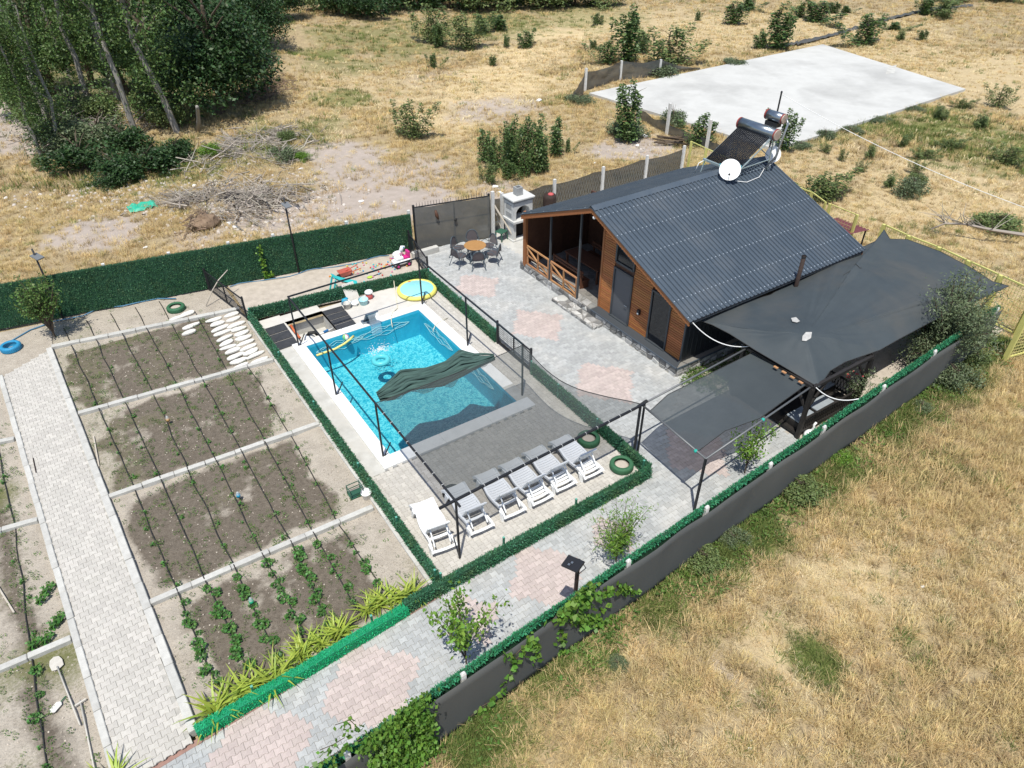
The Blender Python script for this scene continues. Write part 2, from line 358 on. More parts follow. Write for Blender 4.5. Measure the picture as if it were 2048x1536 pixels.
def damp(x, y):
    ky = min(abs(y - k) for k in KY); e = min(x - pathR(y), 4.35 - x)
    n = noise.noise((x * .55, y * .55, 4)) * .5 + noise.noise((x * 1.6, y * 1.6, 8)) * .35
    d = sstep(.02, .5, ky + n * .55 - .05) * sstep(.05, .6, e + n * .8 - (.35 if x > 2 else 0))
    d *= .35 + .65 * sstep(-.35, .1, n + .12 + .25 * noise.noise((x * 3.5, y * 3.5, 6)))
    if y > 28: d = 0
    g = max(0, noise.noise((x * .5, y * .7, 21)) + .15) * sstep(.1, .5, ky) * .6
    if e < .9 and y < 13: d *= .3
    if x < -.7 and y > 18.8: g = max(g, .4)
    return min(1, d), g
soil('garden_soil', lambda y: pathR(y) + .05, lambda y: 4.72, 10.3, 31.0, dampf=damp)
soil('garden_soil', lambda y: -9.5, lambda y: pathL(y) - .05, 7.0, 32.5, st=.2, seed=5, dampf=lambda x, y: ((max(0, .55 - abs(x - pathL(y) + 1.0 + .2 * noise.noise((y * .5, 1, 2)))) * 1.6 if y < 28.0 else 0), max(0, noise.noise((x * .7, y * .6, 31)) + .3) * .9 * (1 if y < 23.4 else .3)))
sheet('verge', [(-9.6, 31.9), (-9.6, 27.3), (-4.0, 27.3), (-2.2, 28.4), (-2.0, 30.9)], .012, 'bed_soil')
sheet('play_sand', [(4.9, 31.3), (4.8, 26.5), (12.5, 25.4), (13.4, 28.4)], .012, 'sand')

def kerb_line(name, a, b, w=.14, z0=-.1, z1=.13, piece=.98, label=None):
    a = Vector((a[0], a[1], 0)); b = Vector((b[0], b[1], 0)); n = max(1, round((b - a).length / piece)); d = (b - a) / n
    root = bpy.data.objects.new(name, None); COL.objects.link(root); root.location = a; ORG[root.name] = a.copy(); tag(root, kind='structure')
    ang = math.atan2(d.y, d.x); Ln = d.length - .012
    m0 = MB().box(-Ln / 2, Ln / 2, -w / 2, w / 2, z0, z1).mesh('kerb_stone', Vector((0, 0, 0))); m0.materials.append(MATS['kerb'])
    for i in range(n):
        o = bpy.data.objects.new('kerb_stone', m0); COL.objects.link(o); o.parent = root; c = a + d * (i + .5) - a
        o.location = (c.x + random.uniform(-.006, .006), c.y + random.uniform(-.006, .006), random.uniform(-.008, .008)); o.rotation_euler = (random.uniform(-.01, .01), 0, ang + random.uniform(-.006, .006))
        if i == 0: bevelled(o, .015)
        else: bevelled(o, .015)
    return root
kerb_line('path_kerb', (pathR(28.6), 28.6), (pathR(10.3), 10.3), w=.2, z1=.155)
kerb_line('path_kerb', (pathL(27.6), 27.6), (pathL(10.0), 10.0), w=.16, z1=.155)
kerb_line('bed_kerb', (-2.2, 28.72), (4.7, 27.57), w=.2)
kerb_line('bed_kerb', (-1.95, 23.72), (4.66, 23.19), w=.17)
kerb_line('bed_kerb', (-1.76, 18.95), (4.7, 18.67), w=.17)
kerb_line('bed_kerb', (-1.55, 14.34), (4.6, 14.22), w=.17)
kerb_line('bed_kerb', (-9, 24.6), (pathL(23.5) - .1, 23.45), w=.17)
kerb_line('bed_kerb', (-9, 19.9), (pathL(19) - .1, 19.1), w=.17)
kerb_line('bed_kerb', (-9, 14.5), (pathL(14.3) - .1, 14.33), w=.17)
kerb_line('border_kerb', (4.72, 10.6), (4.72, 26.4), w=.12, z1=.07)

# ------------------------------------------------------------------ block paving
PL, PW, PA = .2, .165, .014
def block_poly():
    hl = PL / 2 - .003; w0 = PW / 2 - .003; c = .016; q = PL / 4
    R_ = [(w0 + PA, hl), (w0 + PA, q + c), (w0 - PA, q - c), (w0 - PA, -q + c), (w0 + PA, -q - c), (w0 + PA, -hl)]
    return R_ + [(-x, y) for x, y in R_[::-1]]
BP = block_poly(); BPA = np.array(BP)
# top face slightly inset: chamfered arris
def block_arrays():
    n = 12; ins = BPA * np.array([.94, .95])
    V = np.vstack([np.c_[BPA, np.full(n, -.03)], np.c_[BPA, np.full(n, -.007)], np.c_[ins, np.zeros(n)]])
    return V, n
BV, BN = block_arrays()
def block_faces(o):
    f = []
    for i in range(BN):
        j = (i + 1) % BN; f.append((o + i, o + j, o + BN + j, o + BN + i)); f.append((o + BN + i, o + BN + j, o + 2 * BN + j, o + 2 * BN + i))
    f.append(tuple(o + 2 * BN + i for i in range(BN))); return f
BLOCKS = {}
def flip(f): return [t[::-1] for t in f]
fcheck = BP[0][0] * BP[1][1] - BP[1][0] * BP[0][1]
for k in ('grey', 'pink', 'tan'):
    me = bpy.data.meshes.new('paver_' + k); fs = block_faces(0)
    area = sum(BP[i][0] * BP[(i + 1) % 12][1] - BP[(i + 1) % 12][0] * BP[i][1] for i in range(12))
    if area < 0: fs = flip(fs)
    me.from_pydata([tuple(v) for v in BV], [], fs); me.update(); me.materials.append(MATS['paver_%s_single' % k]); BLOCKS[k] = me
CLOCK = area < 0
PINK = [((1075, 650), 1.0), ((1210, 765), 1.05), ((1092, 1152), .92), ((742, 1372), 1.0), ((515, 1510), 1.0), ((955, 572), .9), ((1392, 905), .95), ((945, 1238), .6), ((1225, 1068), .55)]
PINK = [(G(*p), r) for p, r in PINK]
def paving(name, poly, z, base='grey', rz=0.0, singles=0, hole=None, pink=True):
    """interlocking blocks on a joint bed; the nearest ones are objects of their own, the rest one mesh"""
    cx = sum(p[0] for p in poly) / len(poly); cy = sum(p[1] for p in poly) / len(poly)
    bed = MB().prism([(p[0], p[1]) for p in poly], z - .06, z - .014).build(name, 'joint', loc=(cx, cy, z)); tag(bed, kind='structure')
    x0 = min(p[0] for p in poly); x1 = max(p[0] for p in poly); y0 = min(p[1] for p in poly); y1 = max(p[1] for p in poly)
    R_ = math.hypot(x1 - x0, y1 - y0) + .3; spots = []
    ca, sa = math.cos(rz), math.sin(rz)
    for i in range(int(-R_ / PW), int(R_ / PW) + 1):
        for j in range(int(-R_ / PL), int(R_ / PL) + 1):
            u = i * PW; v = j * PL + (PL / 2 if i % 2 else 0)
            x = cx + u * ca - v * sa; y = cy + u * sa + v * ca
            if not inside(x, y, poly) or (hole and inside(x, y, hole)): continue
            k = base
            if pink:
                for c, r in PINK:
                    if abs(x - c.x) * .8 + abs(y - c.y) * .72 < r + .0: k = 'pink'
            spots.append((x, y, k))
    def vis(s):
        p = PXY(s[0], s[1]); return -10 < p[0] < 2058 and -10 < p[1] < 1546
    order = sorted(spots, key=lambda s: (0 if vis(s) else 1, math.hypot(s[0], s[1])))
    loc = Vector((cx, cy, z))
    for x, y, k in order[:singles]:
        o = bpy.data.objects.new('paver', BLOCKS[k]); COL.objects.link(o); o.parent = bed
        o.location = (x - cx, y - cy, random.uniform(-.004, .003)); o.rotation_euler = (random.uniform(-.012, .012), random.uniform(-.012, .012), rz + random.uniform(-.012, .012))
    for k in ('grey', 'pink', 'tan'):
        L = [s for s in order[singles:] if s[2] == k]
        if not L: continue
        V = []; F = []
        for q, (x, y, _) in enumerate(L):
            a = rz + random.uniform(-.012, .012); c_, s_ = math.cos(a), math.sin(a)
            B = BV.copy(); X = B[:, 0] * c_ - B[:, 1] * s_ + x - cx; Y = B[:, 0] * s_ + B[:, 1] * c_ + y - cy
            tx, ty = random.uniform(-.012, .012), random.uniform(-.012, .012)
            Z = B[:, 2] + random.uniform(-.004, .003) + B[:, 0] * tx + B[:, 1] * ty
            V += list(zip(X, Y, Z)); f = block_faces(q * 36); F += flip(f) if CLOCK else f
        me = bpy.data.meshes.new('pavers'); me.from_pydata(V, [], F); me.update()
        o = link('paver_field', me, 'paver_' + k, bed); tag(o, kind='stuff')
    return bed
# pool deck and yard outlines
HX = 16.5                                     # foot of the cabin plinth
def wall_y(x): return 7.06 + (x - 1.0) * .0654   # line of the outer screen wall
paving('garden_path', [(pathL(27.6) + .08, 27.5), (pathR(28.4) - .1, 28.45), (pathR(10.3) - .1, 10.12), (pathL(10.1) + .08, 9.98)], .12, 'tan', rz=math.pi / 2 + .05, singles=260, pink=False)
paving('front_walk', [(-6, wall_y(-6) + .1), (17.6, wall_y(17.6) + .1), (17.45, 9.6), (16.9, 13.9), (12.3, 10.66), (4, 10.5), (-1.4, 10.05), (-6, 9.75)], .03, 'grey', rz=-.02 + math.pi / 2, singles=300)
paving('yard', [(12.35, 10.62), (16.9, 13.95), (HX + .02, 14.0), (HX + .2, 24.2), (17.3, 24.3), (17.2, 27.5), (13.35, 28.3), (12.6, 25.4)], .03, 'grey', rz=math.pi / 2, singles=120)
paving('pool_deck', [(4.86, 10.66), (12.25, 10.72), (12.42, 25.4), (11.38, 25.35), (11.3, 15.4), (4.86, 15.4)], .03, 'tan', rz=.02, singles=260, pink=False)
MB().box(17.1, 31, 24.2, 29, -.03, .02).build('yard_concrete', 'concrete')
tag(bpy.data.objects['yard_concrete'], kind='structure')
sheet('gravel_bed', [(16.9, 13.92), (17.6, wall_y(17.6) + .1), (30, wall_y(30) + .1), (30, 13.92)], .012, 'sand')
sheet('edge_strip', [(-6, 9.72), (-1.45, 10.0), (4.8, 10.42), (4.8, 10.52), (-1.45, 10.14), (-6, 9.86)], .04, 'strip_red')

# concrete deck left of and behind the pool (with the pump pit)
MB().box(4.92, 5.56, 15.4, 23.72, -.12, .035).build('pool_surround', 'concrete'); tag(bpy.data.objects['pool_surround'], kind='structure')
PIT = (5.92, 7.5, 23.72, 25.55)
db = MB(); db.box(7.5, 11.38, 23.68, 25.75, -.12, .035); db.box(4.92, 5.92, 23.72, 26.2, -.12, .035); db.box(5.92, 7.5, 25.55, 26.1, -.12, .035)
M('deck_beige', (.60, .57, .53), (.52, .495, .455), sc=2, rough=.9, bump=.2, bsc=40)
tag(db.build('pool_terrace', 'deck_beige'), kind='structure')

# ------------------------------------------------------------------ swimming pool
PX0, PX1, PY0, PY1 = 5.97, 10.9, 15.95, 23.36
pool = thing('swimming_pool', 'rectangular blue mosaic swimming pool with white coping', 'pool', (8.4, 19.6, 0))
def liner_mat():
    m = bpy.data.materials.new('liner'); m.use_nodes = True; MATS['liner'] = m; nt = m.node_tree; N = nt.nodes; L = nt.links; b = N['Principled BSDF']
    tc = N.new('ShaderNodeTexCoord'); v = N.new('ShaderNodeTexVoronoi'); v.inputs['Scale'].default_value = 19; L.new(tc.outputs['Object'], v.inputs['Vector'])
    sp = N.new('ShaderNodeSeparateColor'); L.new(v.outputs['Color'], sp.inputs[0])
    n = N.new('ShaderNodeTexNoise'); n.inputs['Scale'].default_value = 5; n.inputs['Detail'].default_value = 6; L.new(tc.outputs['Object'], n.inputs['Vector'])
    ad = N.new('ShaderNodeMath'); ad.operation = 'ADD'; L.new(sp.outputs[0], ad.inputs[0]); L.new(n.outputs[0], ad.inputs[1])
    r = N.new('ShaderNodeMapRange'); r.inputs[1].default_value = .45; r.inputs[2].default_value = 1.35; L.new(ad.outputs[0], r.inputs[0])
    cr = N.new('ShaderNodeValToRGB'); e = cr.color_ramp; e.elements[0].color = (.015, .32, .44, 1); e.elements[1].color = (.23, .63, .67, 1)
    q = e.elements.new(.5); q.color = (.075, .48, .565, 1); L.new(r.outputs[0], cr.inputs[0]); L.new(cr.outputs[0], b.inputs['Base Color']); b.inputs['Roughness'].default_value = .5
liner_mat()
sh = MB(); D = -1.15
sh.add([(PX0, PY0, D), (PX1, PY0, D), (PX1, PY1, D), (PX0, PY1, D)], [(0, 1, 2, 3)]); sh.build('floor', 'liner', pool)
wl = MB()
for a, b in (((PX0, PY0), (PX1, PY0)), ((PX1, PY0), (PX1, PY1)), ((PX1, PY1), (PX0, PY1)), ((PX0, PY1), (PX0, PY0))):
    cxp, cyp = 8.4, 19.6; a, b = [(q[0] + (.036 if q[0] < cxp else -.036), q[1] + (.036 if q[1] < cyp else -.036)) for q in (a, b)]; wl.add([(a[0], a[1], D), (b[0], b[1], D), (b[0], b[1], .07), (a[0], a[1], .07)], [(3, 2, 1, 0)])
wl.build('wall', 'liner_wall', pool)
def coping(x0, x1, y0, y1, n, ax):
    for i in range(n):
        if ax == 'x': a, b = lerp(x0, x1, i / n), lerp(x0, x1, (i + 1) / n); m = MB().box(a + .002, b - .002, y0, y1, -.12, .1)
        else: a, b = lerp(y0, y1, i / n), lerp(y0, y1, (i + 1) / n); m = MB().box(x0, x1, a + .002, b - .002, -.12, .1)
        bevelled(m.build('coping_slab', 'white_coping', pool), .015)
coping(5.56, PX0 + .03, 15.46, 23.72, 4, 'y'); coping(PX1 - .03, 11.32, 16.9, 23.72, 4, 'y')
coping(PX0 + .03, 11.3, 15.46, PY0 + .03, 3, 'x'); coping(PX0 + .03, PX1 - .03, PY1 - .03, 23.72, 3, 'x')
bevelled(MB().box(PX1 - .03, 11.32, PY0 + .04, 16.9, -.12, .075).build('coping_slab', 'concrete', pool), .012)
# thin white wavy outlines set just off the pool walls
def swirl(o, u, ln, n=40):
    m = MB(); o = Vector(o); u = Vector(u)
    for s, a, k in ((1, .2, 3), (1, .11, 5), (-1, .2, 3), (-1, .1, 4)):
        pts = []
        for i in range(n + 1):
            t = i / n; zz = s * a * math.sin(math.pi * t) ** .8 + .045 * math.sin(k * 2 * math.pi * t) * math.sin(math.pi * t)
            pts.append(o + u * ln * t + Vector((0, 0, zz)))
        m.tube(pts, .008, 4)
    return m
for o, u, ln in (((PX1 - 3.0, PY1 - .05, -.34), (1, 0, 0), 2.5), ((PX0 + .35, PY1 - .05, -.34), (1, 0, 0), 2.0), ((PX1 - .05, PY1 - .5, -.34), (0, -1, 0), 2.4), ((PX1 - .05, PY1 - 3.7, -.34), (0, -1, 0), 2.2)):
    swirl(o, u, ln).build('wave_line', 'white_line', pool)
# water: clear tinted sheet with a rippled gloss
m = bpy.data.materials.new('pool_water'); m.use_nodes = True; MATS['pool_water'] = m; nt = m.node_tree; N = nt.nodes; L = nt.links; N.remove(N['Principled BSDF'])
tr = N.new('ShaderNodeBsdfTransparent'); tr.inputs[0].default_value = (.72, .94, .975, 1); gl = N.new('ShaderNodeBsdfGlossy'); gl.inputs['Roughness'].default_value = .03
tc = N.new('ShaderNodeTexCoord'); n1 = N.new('ShaderNodeTexNoise'); n1.inputs['Scale'].default_value = 5; n1.inputs['Detail'].default_value = 3; L.new(tc.outputs['Object'], n1.inputs['Vector'])
bp = N.new('ShaderNodeBump'); bp.inputs['Strength'].default_value = .35; bp.inputs['Distance'].default_value = .03; L.new(n1.outputs[0], bp.inputs['Height']); L.new(bp.outputs[0], gl.inputs['Normal'])
fr = N.new('ShaderNodeFresnel'); fr.inputs[0].default_value = 1.33; L.new(bp.outputs[0], fr.inputs['Normal'])
mx = N.new('ShaderNodeMixShader'); L.new(fr.outputs[0], mx.inputs[0]); L.new(tr.outputs[0], mx.inputs[1]); L.new(gl.outputs[0], mx.inputs[2]); L.new(mx.outputs[0], N['Material Output'].inputs[0])
wt = MB().grid(lambda a, b: (lerp(PX0, PX1, a), lerp(PY0, PY1, b), -.06 + .006 * noise.noise((a * 25, b * 35, 1))), 70, 100).build('pool_water', 'pool_water', smooth=True)
tag(wt, kind='structure')
# ------------------------------------------------------------------ artificial hedge screens
def hedge_mesh(pts, h, th, z0, dens, sides=(1, 1, 1), ln=.07, r=rng, wob=.02):
    """returns core MB and blade arrays for a screen along pts; sides = (left face, right face, top)"""
    core = MB(); C = []; Nn = []
    hs = h if isinstance(h, (list, tuple)) else [h] * len(pts)
    for i in range(len(pts) - 1):
        a = Vector((pts[i][0], pts[i][1], 0)); b = Vector((pts[i + 1][0], pts[i + 1][1], 0)); L_ = (b - a).length; d = (b - a) / L_; n = Vector((-d.y, d.x, 0))
        k = max(2, int(L_ / .5)); prof = []
        for q in range(k + 1):
            c = a + d * L_ * q / k + n * wob * noise.noise((a.x + q * .37, a.y, 2)); hh = lerp(hs[i], hs[i + 1], q / k) + wob * noise.noise((q * .4, a.y, a.x)); prof.append((c, hh))
        for q in range(k):
            (c0, h0), (c1, h1) = prof[q], prof[q + 1]
            core.add([c0 - n * th / 2 + Vector((0, 0, z0)), c1 - n * th / 2 + Vector((0, 0, z0)), c1 + n * th / 2 + Vector((0, 0, z0)), c0 + n * th / 2 + Vector((0, 0, z0)),
                      c0 - n * th / 2 + Vector((0, 0, z0 + h0)), c1 - n * th / 2 + Vector((0, 0, z0 + h1)), c1 + n * th / 2 + Vector((0, 0, z0 + h1)), c0 + n * th / 2 + Vector((0, 0, z0 + h0))],
                     [(4, 5, 6, 7), (0, 1, 5, 4), (2, 3, 7, 6), (1, 2, 6, 5), (3, 0, 4, 7)])
        hm = (hs[i] + hs[i + 1]) / 2
        for s, on in ((1, sides[0]), (-1, sides[1])):
            if on:
                m = int(L_ * hm * dens); u = r.uniform(0, 1, m); z = r.uniform(0, 1, m)
                hh = hs[i] + (hs[i + 1] - hs[i]) * u
                P_ = np.array(a)[None] + np.array(d)[None] * (u * L_)[:, None] + np.array(n)[None] * (s * th / 2)
                P_[:, 2] = z0 + z * hh; C.append(P_); Nn.append(np.tile(np.array(n) * s, (m, 1)))
        if sides[2]:
            m = int(L_ * th * dens * 1.6); u = r.uniform(0, 1, m)
            P_ = np.array(a)[None] + np.array(d)[None] * (u * L_)[:, None] + np.array(n)[None] * r.uniform(-th / 2, th / 2, m)[:, None]
            P_[:, 2] = z0 + hs[i] + (hs[i + 1] - hs[i]) * u; C.append(P_); Nn.append(np.tile([0, 0, 1.], (m, 1)))
    C = np.vstack(C); Nn = np.vstack(Nn); n = len(C)
    t = Nn * .9 + r.normal(size=(n, 3)) * .75 + np.array([0, 0, .25]); t /= np.linalg.norm(t, axis=1)[:, None]
    b = np.cross(t, r.normal(size=(n, 3))); b /= np.linalg.norm(b, axis=1)[:, None]
    l = (ln * r.uniform(.6, 1.3, n))[:, None]; wd = l * .16
    V = np.stack([C, C + t * l * .5 + b * wd, C + t * l, C + t * l * .5 - b * wd], 1).reshape(-1, 3)
    return core, V, np.arange(4 * n).reshape(n, 4)
def hedge(root, pts, h, th=.1, z0=.02, dens=900, core='hedge_core', blade='hedge_blade', **k):
    c, V, F = hedge_mesh(pts, h, th, z0, dens, **k)
    p = c.build('hedge_panel', core, root)
    me = npmesh('needles', V - np.array(ORG[root.name])[None], F); tag(link('needles', me, blade, p), kind='stuff')
    return p
M('green_post', (.03, .16, .10), rough=.5)
M('green_cap', (.12, .38, .30), rough=.5)
def gpost(root, p, h, w=.05):
    o = MB().box(p[0] - w / 2, p[0] + w / 2, p[1] - w / 2, p[1] + w / 2, 0, h).build('post', 'green_post', root)
    MB().box(p[0] - w / 2 - .003, p[0] + w / 2 + .003, p[1] - w / 2 - .003, p[1] + w / 2 + .003, h, h + .015).build('cap', 'green_cap', o)
def low_fence(label, pts, h, posts, z0=.03, **k):
    t = thing('hedge_fence', label, 'fence', (pts[0][0], pts[0][1], 0), group='low green screens around the pool')
    hedge(t, pts, h, z0=z0, **k)
    for p in posts: gpost(t, p, h + .2)
    return t
low_fence('low dark green screen between pool and vegetable beds', [(4.83, 26.5), (4.83, 18), (4.86, 10.75)], .42, [(4.79, 22.7), (4.79, 19.2), (4.8, 15.6), (4.8, 13.0), (4.82, 10.82), (4.83, 26.4)], dens=1300, th=.12)
low_fence('low dark green screen behind the loungers along the front walk', [(3.75, 10.5), (8, 10.62), (12.2, 10.72)], .40, [(6.9, 10.75), (9.4, 10.78), (4.9, 10.66), (12.1, 10.9)], dens=1500, th=.16)
low_fence('low dark green screen beside the tyre planters by the pool', [(12.22, 10.75), (12.3, 17.1)], .42, [(12.14, 13.2), (12.2, 15.4), (12.22, 17.05)], dens=1200, th=.14)
low_fence('low dark green screen between pool deck and the paved yard', [(12.32, 19.55), (12.45, 25.45)], .45, [(12.3, 19.6), (12.4, 22.4), (12.45, 25.3)], dens=1200, th=.14)
low_fence('low dark green screen between the pump pit and the play sand', [(4.85, 26.5), (8.6, 26.05), (12.45, 25.5)], .5, [(8.5, 26.1)], dens=1200, th=.1)
# bright turf strip in front of the beds
t = thing('turf_border', 'bright emerald turf strip edging the vegetable bed', 'border', (1.2, 10.35, 0))
hedge(t, [(-1.42, 10.16), (1.2, 10.28), (3.8, 10.46)], .34, th=.2, z0=.02, dens=1500, core='hedge_core_b', blade='turf_blade', ln=.05)
for p in ((-.1, 10.36), (2.9, 10.56)): gpost(t, p, .5)

# rear boundary screen
def rear_y(x): return 28.5 + (13.3 - x) * .1685
t = thing('boundary_fence', 'tall dark green screen fence with rubble field behind it', 'fence', (4, rear_y(4), 0))
hedge(t, [(13.3, rear_y(13.3)), (8, rear_y(8)), (2, rear_y(2)), (-4, rear_y(-4)), (-12, rear_y(-12))], [1.75, 1.8, 1.85, 1.85, 1.85], th=.07, z0=.06, dens=1300, sides=(1, 0, 1), ln=.06, blade='hedge_blade_rear')
for x in (13.3, 10.4, 7.2, 5.35, 3.0, .55, -3.5, -6.5):
    MB().box(x - .06, x + .06, rear_y(x) + .06, rear_y(x) + .18, -.03, 1.97).build('post', 'white_post', t)
MB().grid(lambda a, b: (lerp(13.3, -12, a), rear_y(lerp(13.3, -12, a)) + .05, lerp(0, 1.82, b)), 20, 1).build('backing_net', 'cloth_dark', t)
for s in (.3, 1.2, 1.86):
    pass

# screen wall towards the dry field
WP = [(x, wall_y(x)) for x in (-3, 1, 3.3, 8.46, 11.3, 16.55, 19.8, 23.0, 27.7)]
t = thing('screen_wall', 'long charcoal cloth screen wall with green trim facing the dry field', 'wall', (12, wall_y(12), 0))
def wp(u):
    u = u * (len(WP) - 1); i = min(int(u), len(WP) - 2); return Vector((*WP[i], 0)).lerp(Vector((*WP[i + 1], 0)), u - i)
def wallpt(a, b):
    p = wp(a); top = 1.78 + .03 * math.sin(a * 60) + .02 * noise.noise((p.x * .7, 0, 1)); w = -.045 + .03 * noise.noise((p.x * .8, b * 2, 4)) + .02 * noise.noise((p.x * 2.4, b * 1.5, 8)) * (1 - b)
    return (p.x, p.y - .02 + w, lerp(-.04, top, b))
o = MB().grid(wallpt, 160, 6).build('cloth', 'cloth_dark', t, smooth=True)
sd = o.modifiers.new('thick', 'SOLIDIFY'); sd.thickness = .006
hedge(t, [(x, y + .1) for x, y in WP], 1.82, th=.05, z0=.03, dens=700, sides=(1, 0, 1), ln=.06, wob=.05)
hedge_top = hedge_mesh([(x, y + .09) for x, y in WP], .1, .06, 1.76, 2200, sides=(1, 1, 1), ln=.075, wob=.05)
M('trim_blade', (.045, .26, .125), rnd='island', rv=.4, rough=.55, transl=.2)
me = npmesh('trim', hedge_top[1] - np.array(ORG[t.name])[None], hedge_top[2]); tag(link('trim_needles', me, 'trim_blade', t), kind='stuff')
for px_, py_ in ((697, 1513), (932, 1356), (1262, 1126), (1418, 1017), (1545, 929), (1655, 857), (1775, 775), (1873, 703), (2000, 618)):
    p = G(px_, py_, 1.9); x = p.x; y = wall_y(x) + .0
    q = MB(); q.box(x - .06, x + .06, y - .02, y + .07, 0, 1.9); q.add([(x - .06, y - .02, 1.9), (x + .06, y - .02, 1.9), (x + .06, y + .07, 1.9), (x - .06, y + .07, 1.9), (x - .03, y, 1.96), (x + .03, y, 1.96), (x + .03, y + .04, 1.96), (x - .03, y + .04, 1.96)], [(4, 5, 6, 7), (0, 1, 5, 4), (1, 2, 6, 5), (2, 3, 7, 6), (3, 0, 4, 7)])
    q.xf(Matrix.Translation((0, -.005, .0))); bevelled(q.build('post', 'white_post', t), .012)

# gates and mesh fences ------------------------------------------------
def bar_frame(mb, a, b, z0, z1, w=.05, mids=(), uprights=()):
    a = Vector((*a, 0)); b = Vector((*b, 0)); Z = Vector((0, 0, 1))
    for z in (z0, z1) + tuple(mids): mb.beam(a + Z * z, b + Z * z, w)
    for u in (0, 1) + tuple(uprights): p = a.lerp(b, u); mb.beam(p + Z * (z0 - w / 2), p + Z * (z1 + w / 2), w)
    return mb
M('gate_cloth', (.085, .088, .086), (.11, .11, .105), sc=.9, rough=.9, c3=(.15, .145, .13), sc3=.5, alpha=.94)
ga, gb = Vector((13.46, 28.37, 0)), Vector((17.09, 27.59, 0)); gm = ga.lerp(gb, .52)
t = thing('double_gate', 'double leaf yard gate covered in dark net, closed', 'gate', ga.lerp(gb, .5))
for a, b in ((ga, gm), (gm, gb)):
    f = bar_frame(MB(), a.xy, b.xy, .12, 2.15, .05, (1.25,)); lf = f.build('gate_leaf', 'black_metal', t)
    n = Vector((.2, .97, 0)) * .035
    def cl(u, v, a=a, b=b): p = a.lerp(b, u) - n * 1.2; return (p.x + .01 * math.sin(9 * v + u * 5), p.y - .03 * noise.noise((u * 4, v * 3, a.x)), lerp(.06, 2.16 - .05 * math.sin(math.pi * u), v))
    MB().grid(cl, 16, 10).build('net', 'gate_cloth', lf, smooth=True)
    sp = MB()
    for k in range(1, 14): p = a.lerp(b, k / 14); sp.beam(p + Vector((0, 0, 2.15)), p + Vector((0, 0, 2.36)), .014)
    tag(sp.build('spikes', 'black_metal', lf), kind='stuff')
MB().ball(gm + Vector((-.02, -.14, 1.3)), .09, 8, 6, (1, .6, .9)).build('lock_cover', 'rubber_black', t, smooth=True)
for p, c in ((ga, 'black_metal'), (gb, 'black_metal')): MB().beam(p + Vector((0, .05, 0)), p + Vector((0, .05, 2.25)), .09).build('post', c, t)
MB().box(gb.x + .1, gb.x + .24, gb.y - .1, gb.y + .04, 0, 2.35).build('post', 'white_post', t)
# potted plant hook on gate
MB().tube([ga.lerp(gb, .26) + Vector((0, -.12, 1.9)), ga.lerp(gb, .27) + Vector((0, -.16, 1.65)), ga.lerp(gb, .29) + Vector((0, -.14, 1.45))], [.05, .09, .03], 8).build('dry_flower', 'wood_dark', t, smooth=True)

def mesh_fence(name, label, a, b, z0, z1, fm, wm, nx_, nz_, w=.04, posts=2, wr=.004, wz=None, group=None, pw=.06, pm=None, ph=.01):
    a = Vector((*a, 0)); b = Vector((*b, 0)); t = thing(name, label, 'fence', a.lerp(b, .5), group=group)
    ii = (b - a).normalized() * (pw / 2 + w / 2 + .004); bar_frame(MB(), (a + ii).xy, (b - ii).xy, z0, z1, w).build('frame', fm, t)
    wi = MB()
    for i in range(1, nx_): p = a.lerp(b, i / nx_); wi.beam(p + Vector((0, 0, z0)), p + Vector((0, 0, z1)), wr * 2)
    for j in range(1, nz_): z = lerp(z0, z1, j / nz_); wi.beam(a + Vector((0, 0, z)), b + Vector((0, 0, z)), wr * 2)
    wi.build('wire_mesh', wm, t)
    for i in range(posts): p = a.lerp(b, i); MB().beam(p + Vector((0, 0, -.03)), p + Vector((0, 0, z1 + ph)), pw).build('post', pm or fm, t)
    return t
M('yellow_paint', (.62, .60, .20), (.55, .52, .18), sc=8, rough=.6)
M('yellow_wire', (.55, .50, .20), rough=.6)
YP = [G(1768, 449, 2.0), G(1818.5, 472, 2.0), G(1879, 495, 2.0), G(1938, 522, 2.0), G(2002, 551, 2.0), G(2075, 584, 2.0), G(2140, 615, 2.0)]
for i in range(6): mesh_fence('yellow_fence', 'pale yellow wire mesh fence beyond the shade tarp', YP[i].xy, YP[i + 1].xy, .1, 2.0, 'yellow_paint', 'yellow_wire', 12, 14, group='yellow fence panels beyond the tarp', w=.06, posts=1, pw=.13, wr=.007)
p = G(2008, 722)
mesh_fence('yellow_gate', 'broad yellow gate post and mesh leaf at the wall end', (p.x, p.y), (p.x + 2.2, p.y - .5), .15, 2.3, 'yellow_paint', 'yellow_wire', 16, 14, pw=.16, w=.06, wr=.007)
YB = [G(1383, 283, 2.0), G(1413, 297, 2.0)]
mesh_fence('yellow_fence', 'pale yellow wire mesh panel behind the solar water heater', YB[0].xy, YB[1].xy, .1, 2.0, 'yellow_paint', 'yellow_wire', 10, 14, w=.04, pw=.1)
YC = [G(1413, 297, 2.0), G(1520, 345, 2.0), G(1625, 385, 2.0), G(1652, 405, 2.0)]
for i in range(3): mesh_fence('yellow_fence', 'pale yellow wire mesh fence running behind the cabin roof', YC[i].xy, YC[i + 1].xy, .1, 2.0, 'yellow_paint', 'yellow_wire', 10, 12, w=.05, posts=1 + (i == 2), group='yellow fence panels behind the cabin')
mesh_fence('yellow_fence', 'pale yellow wire mesh panel beside the red lean-to roof', G(1660, 408, 2.0).xy, G(1715, 430, 2.0).xy, .1, 2.0, 'yellow_paint', 'yellow_wire', 9, 12, w=.04, pw=.1)
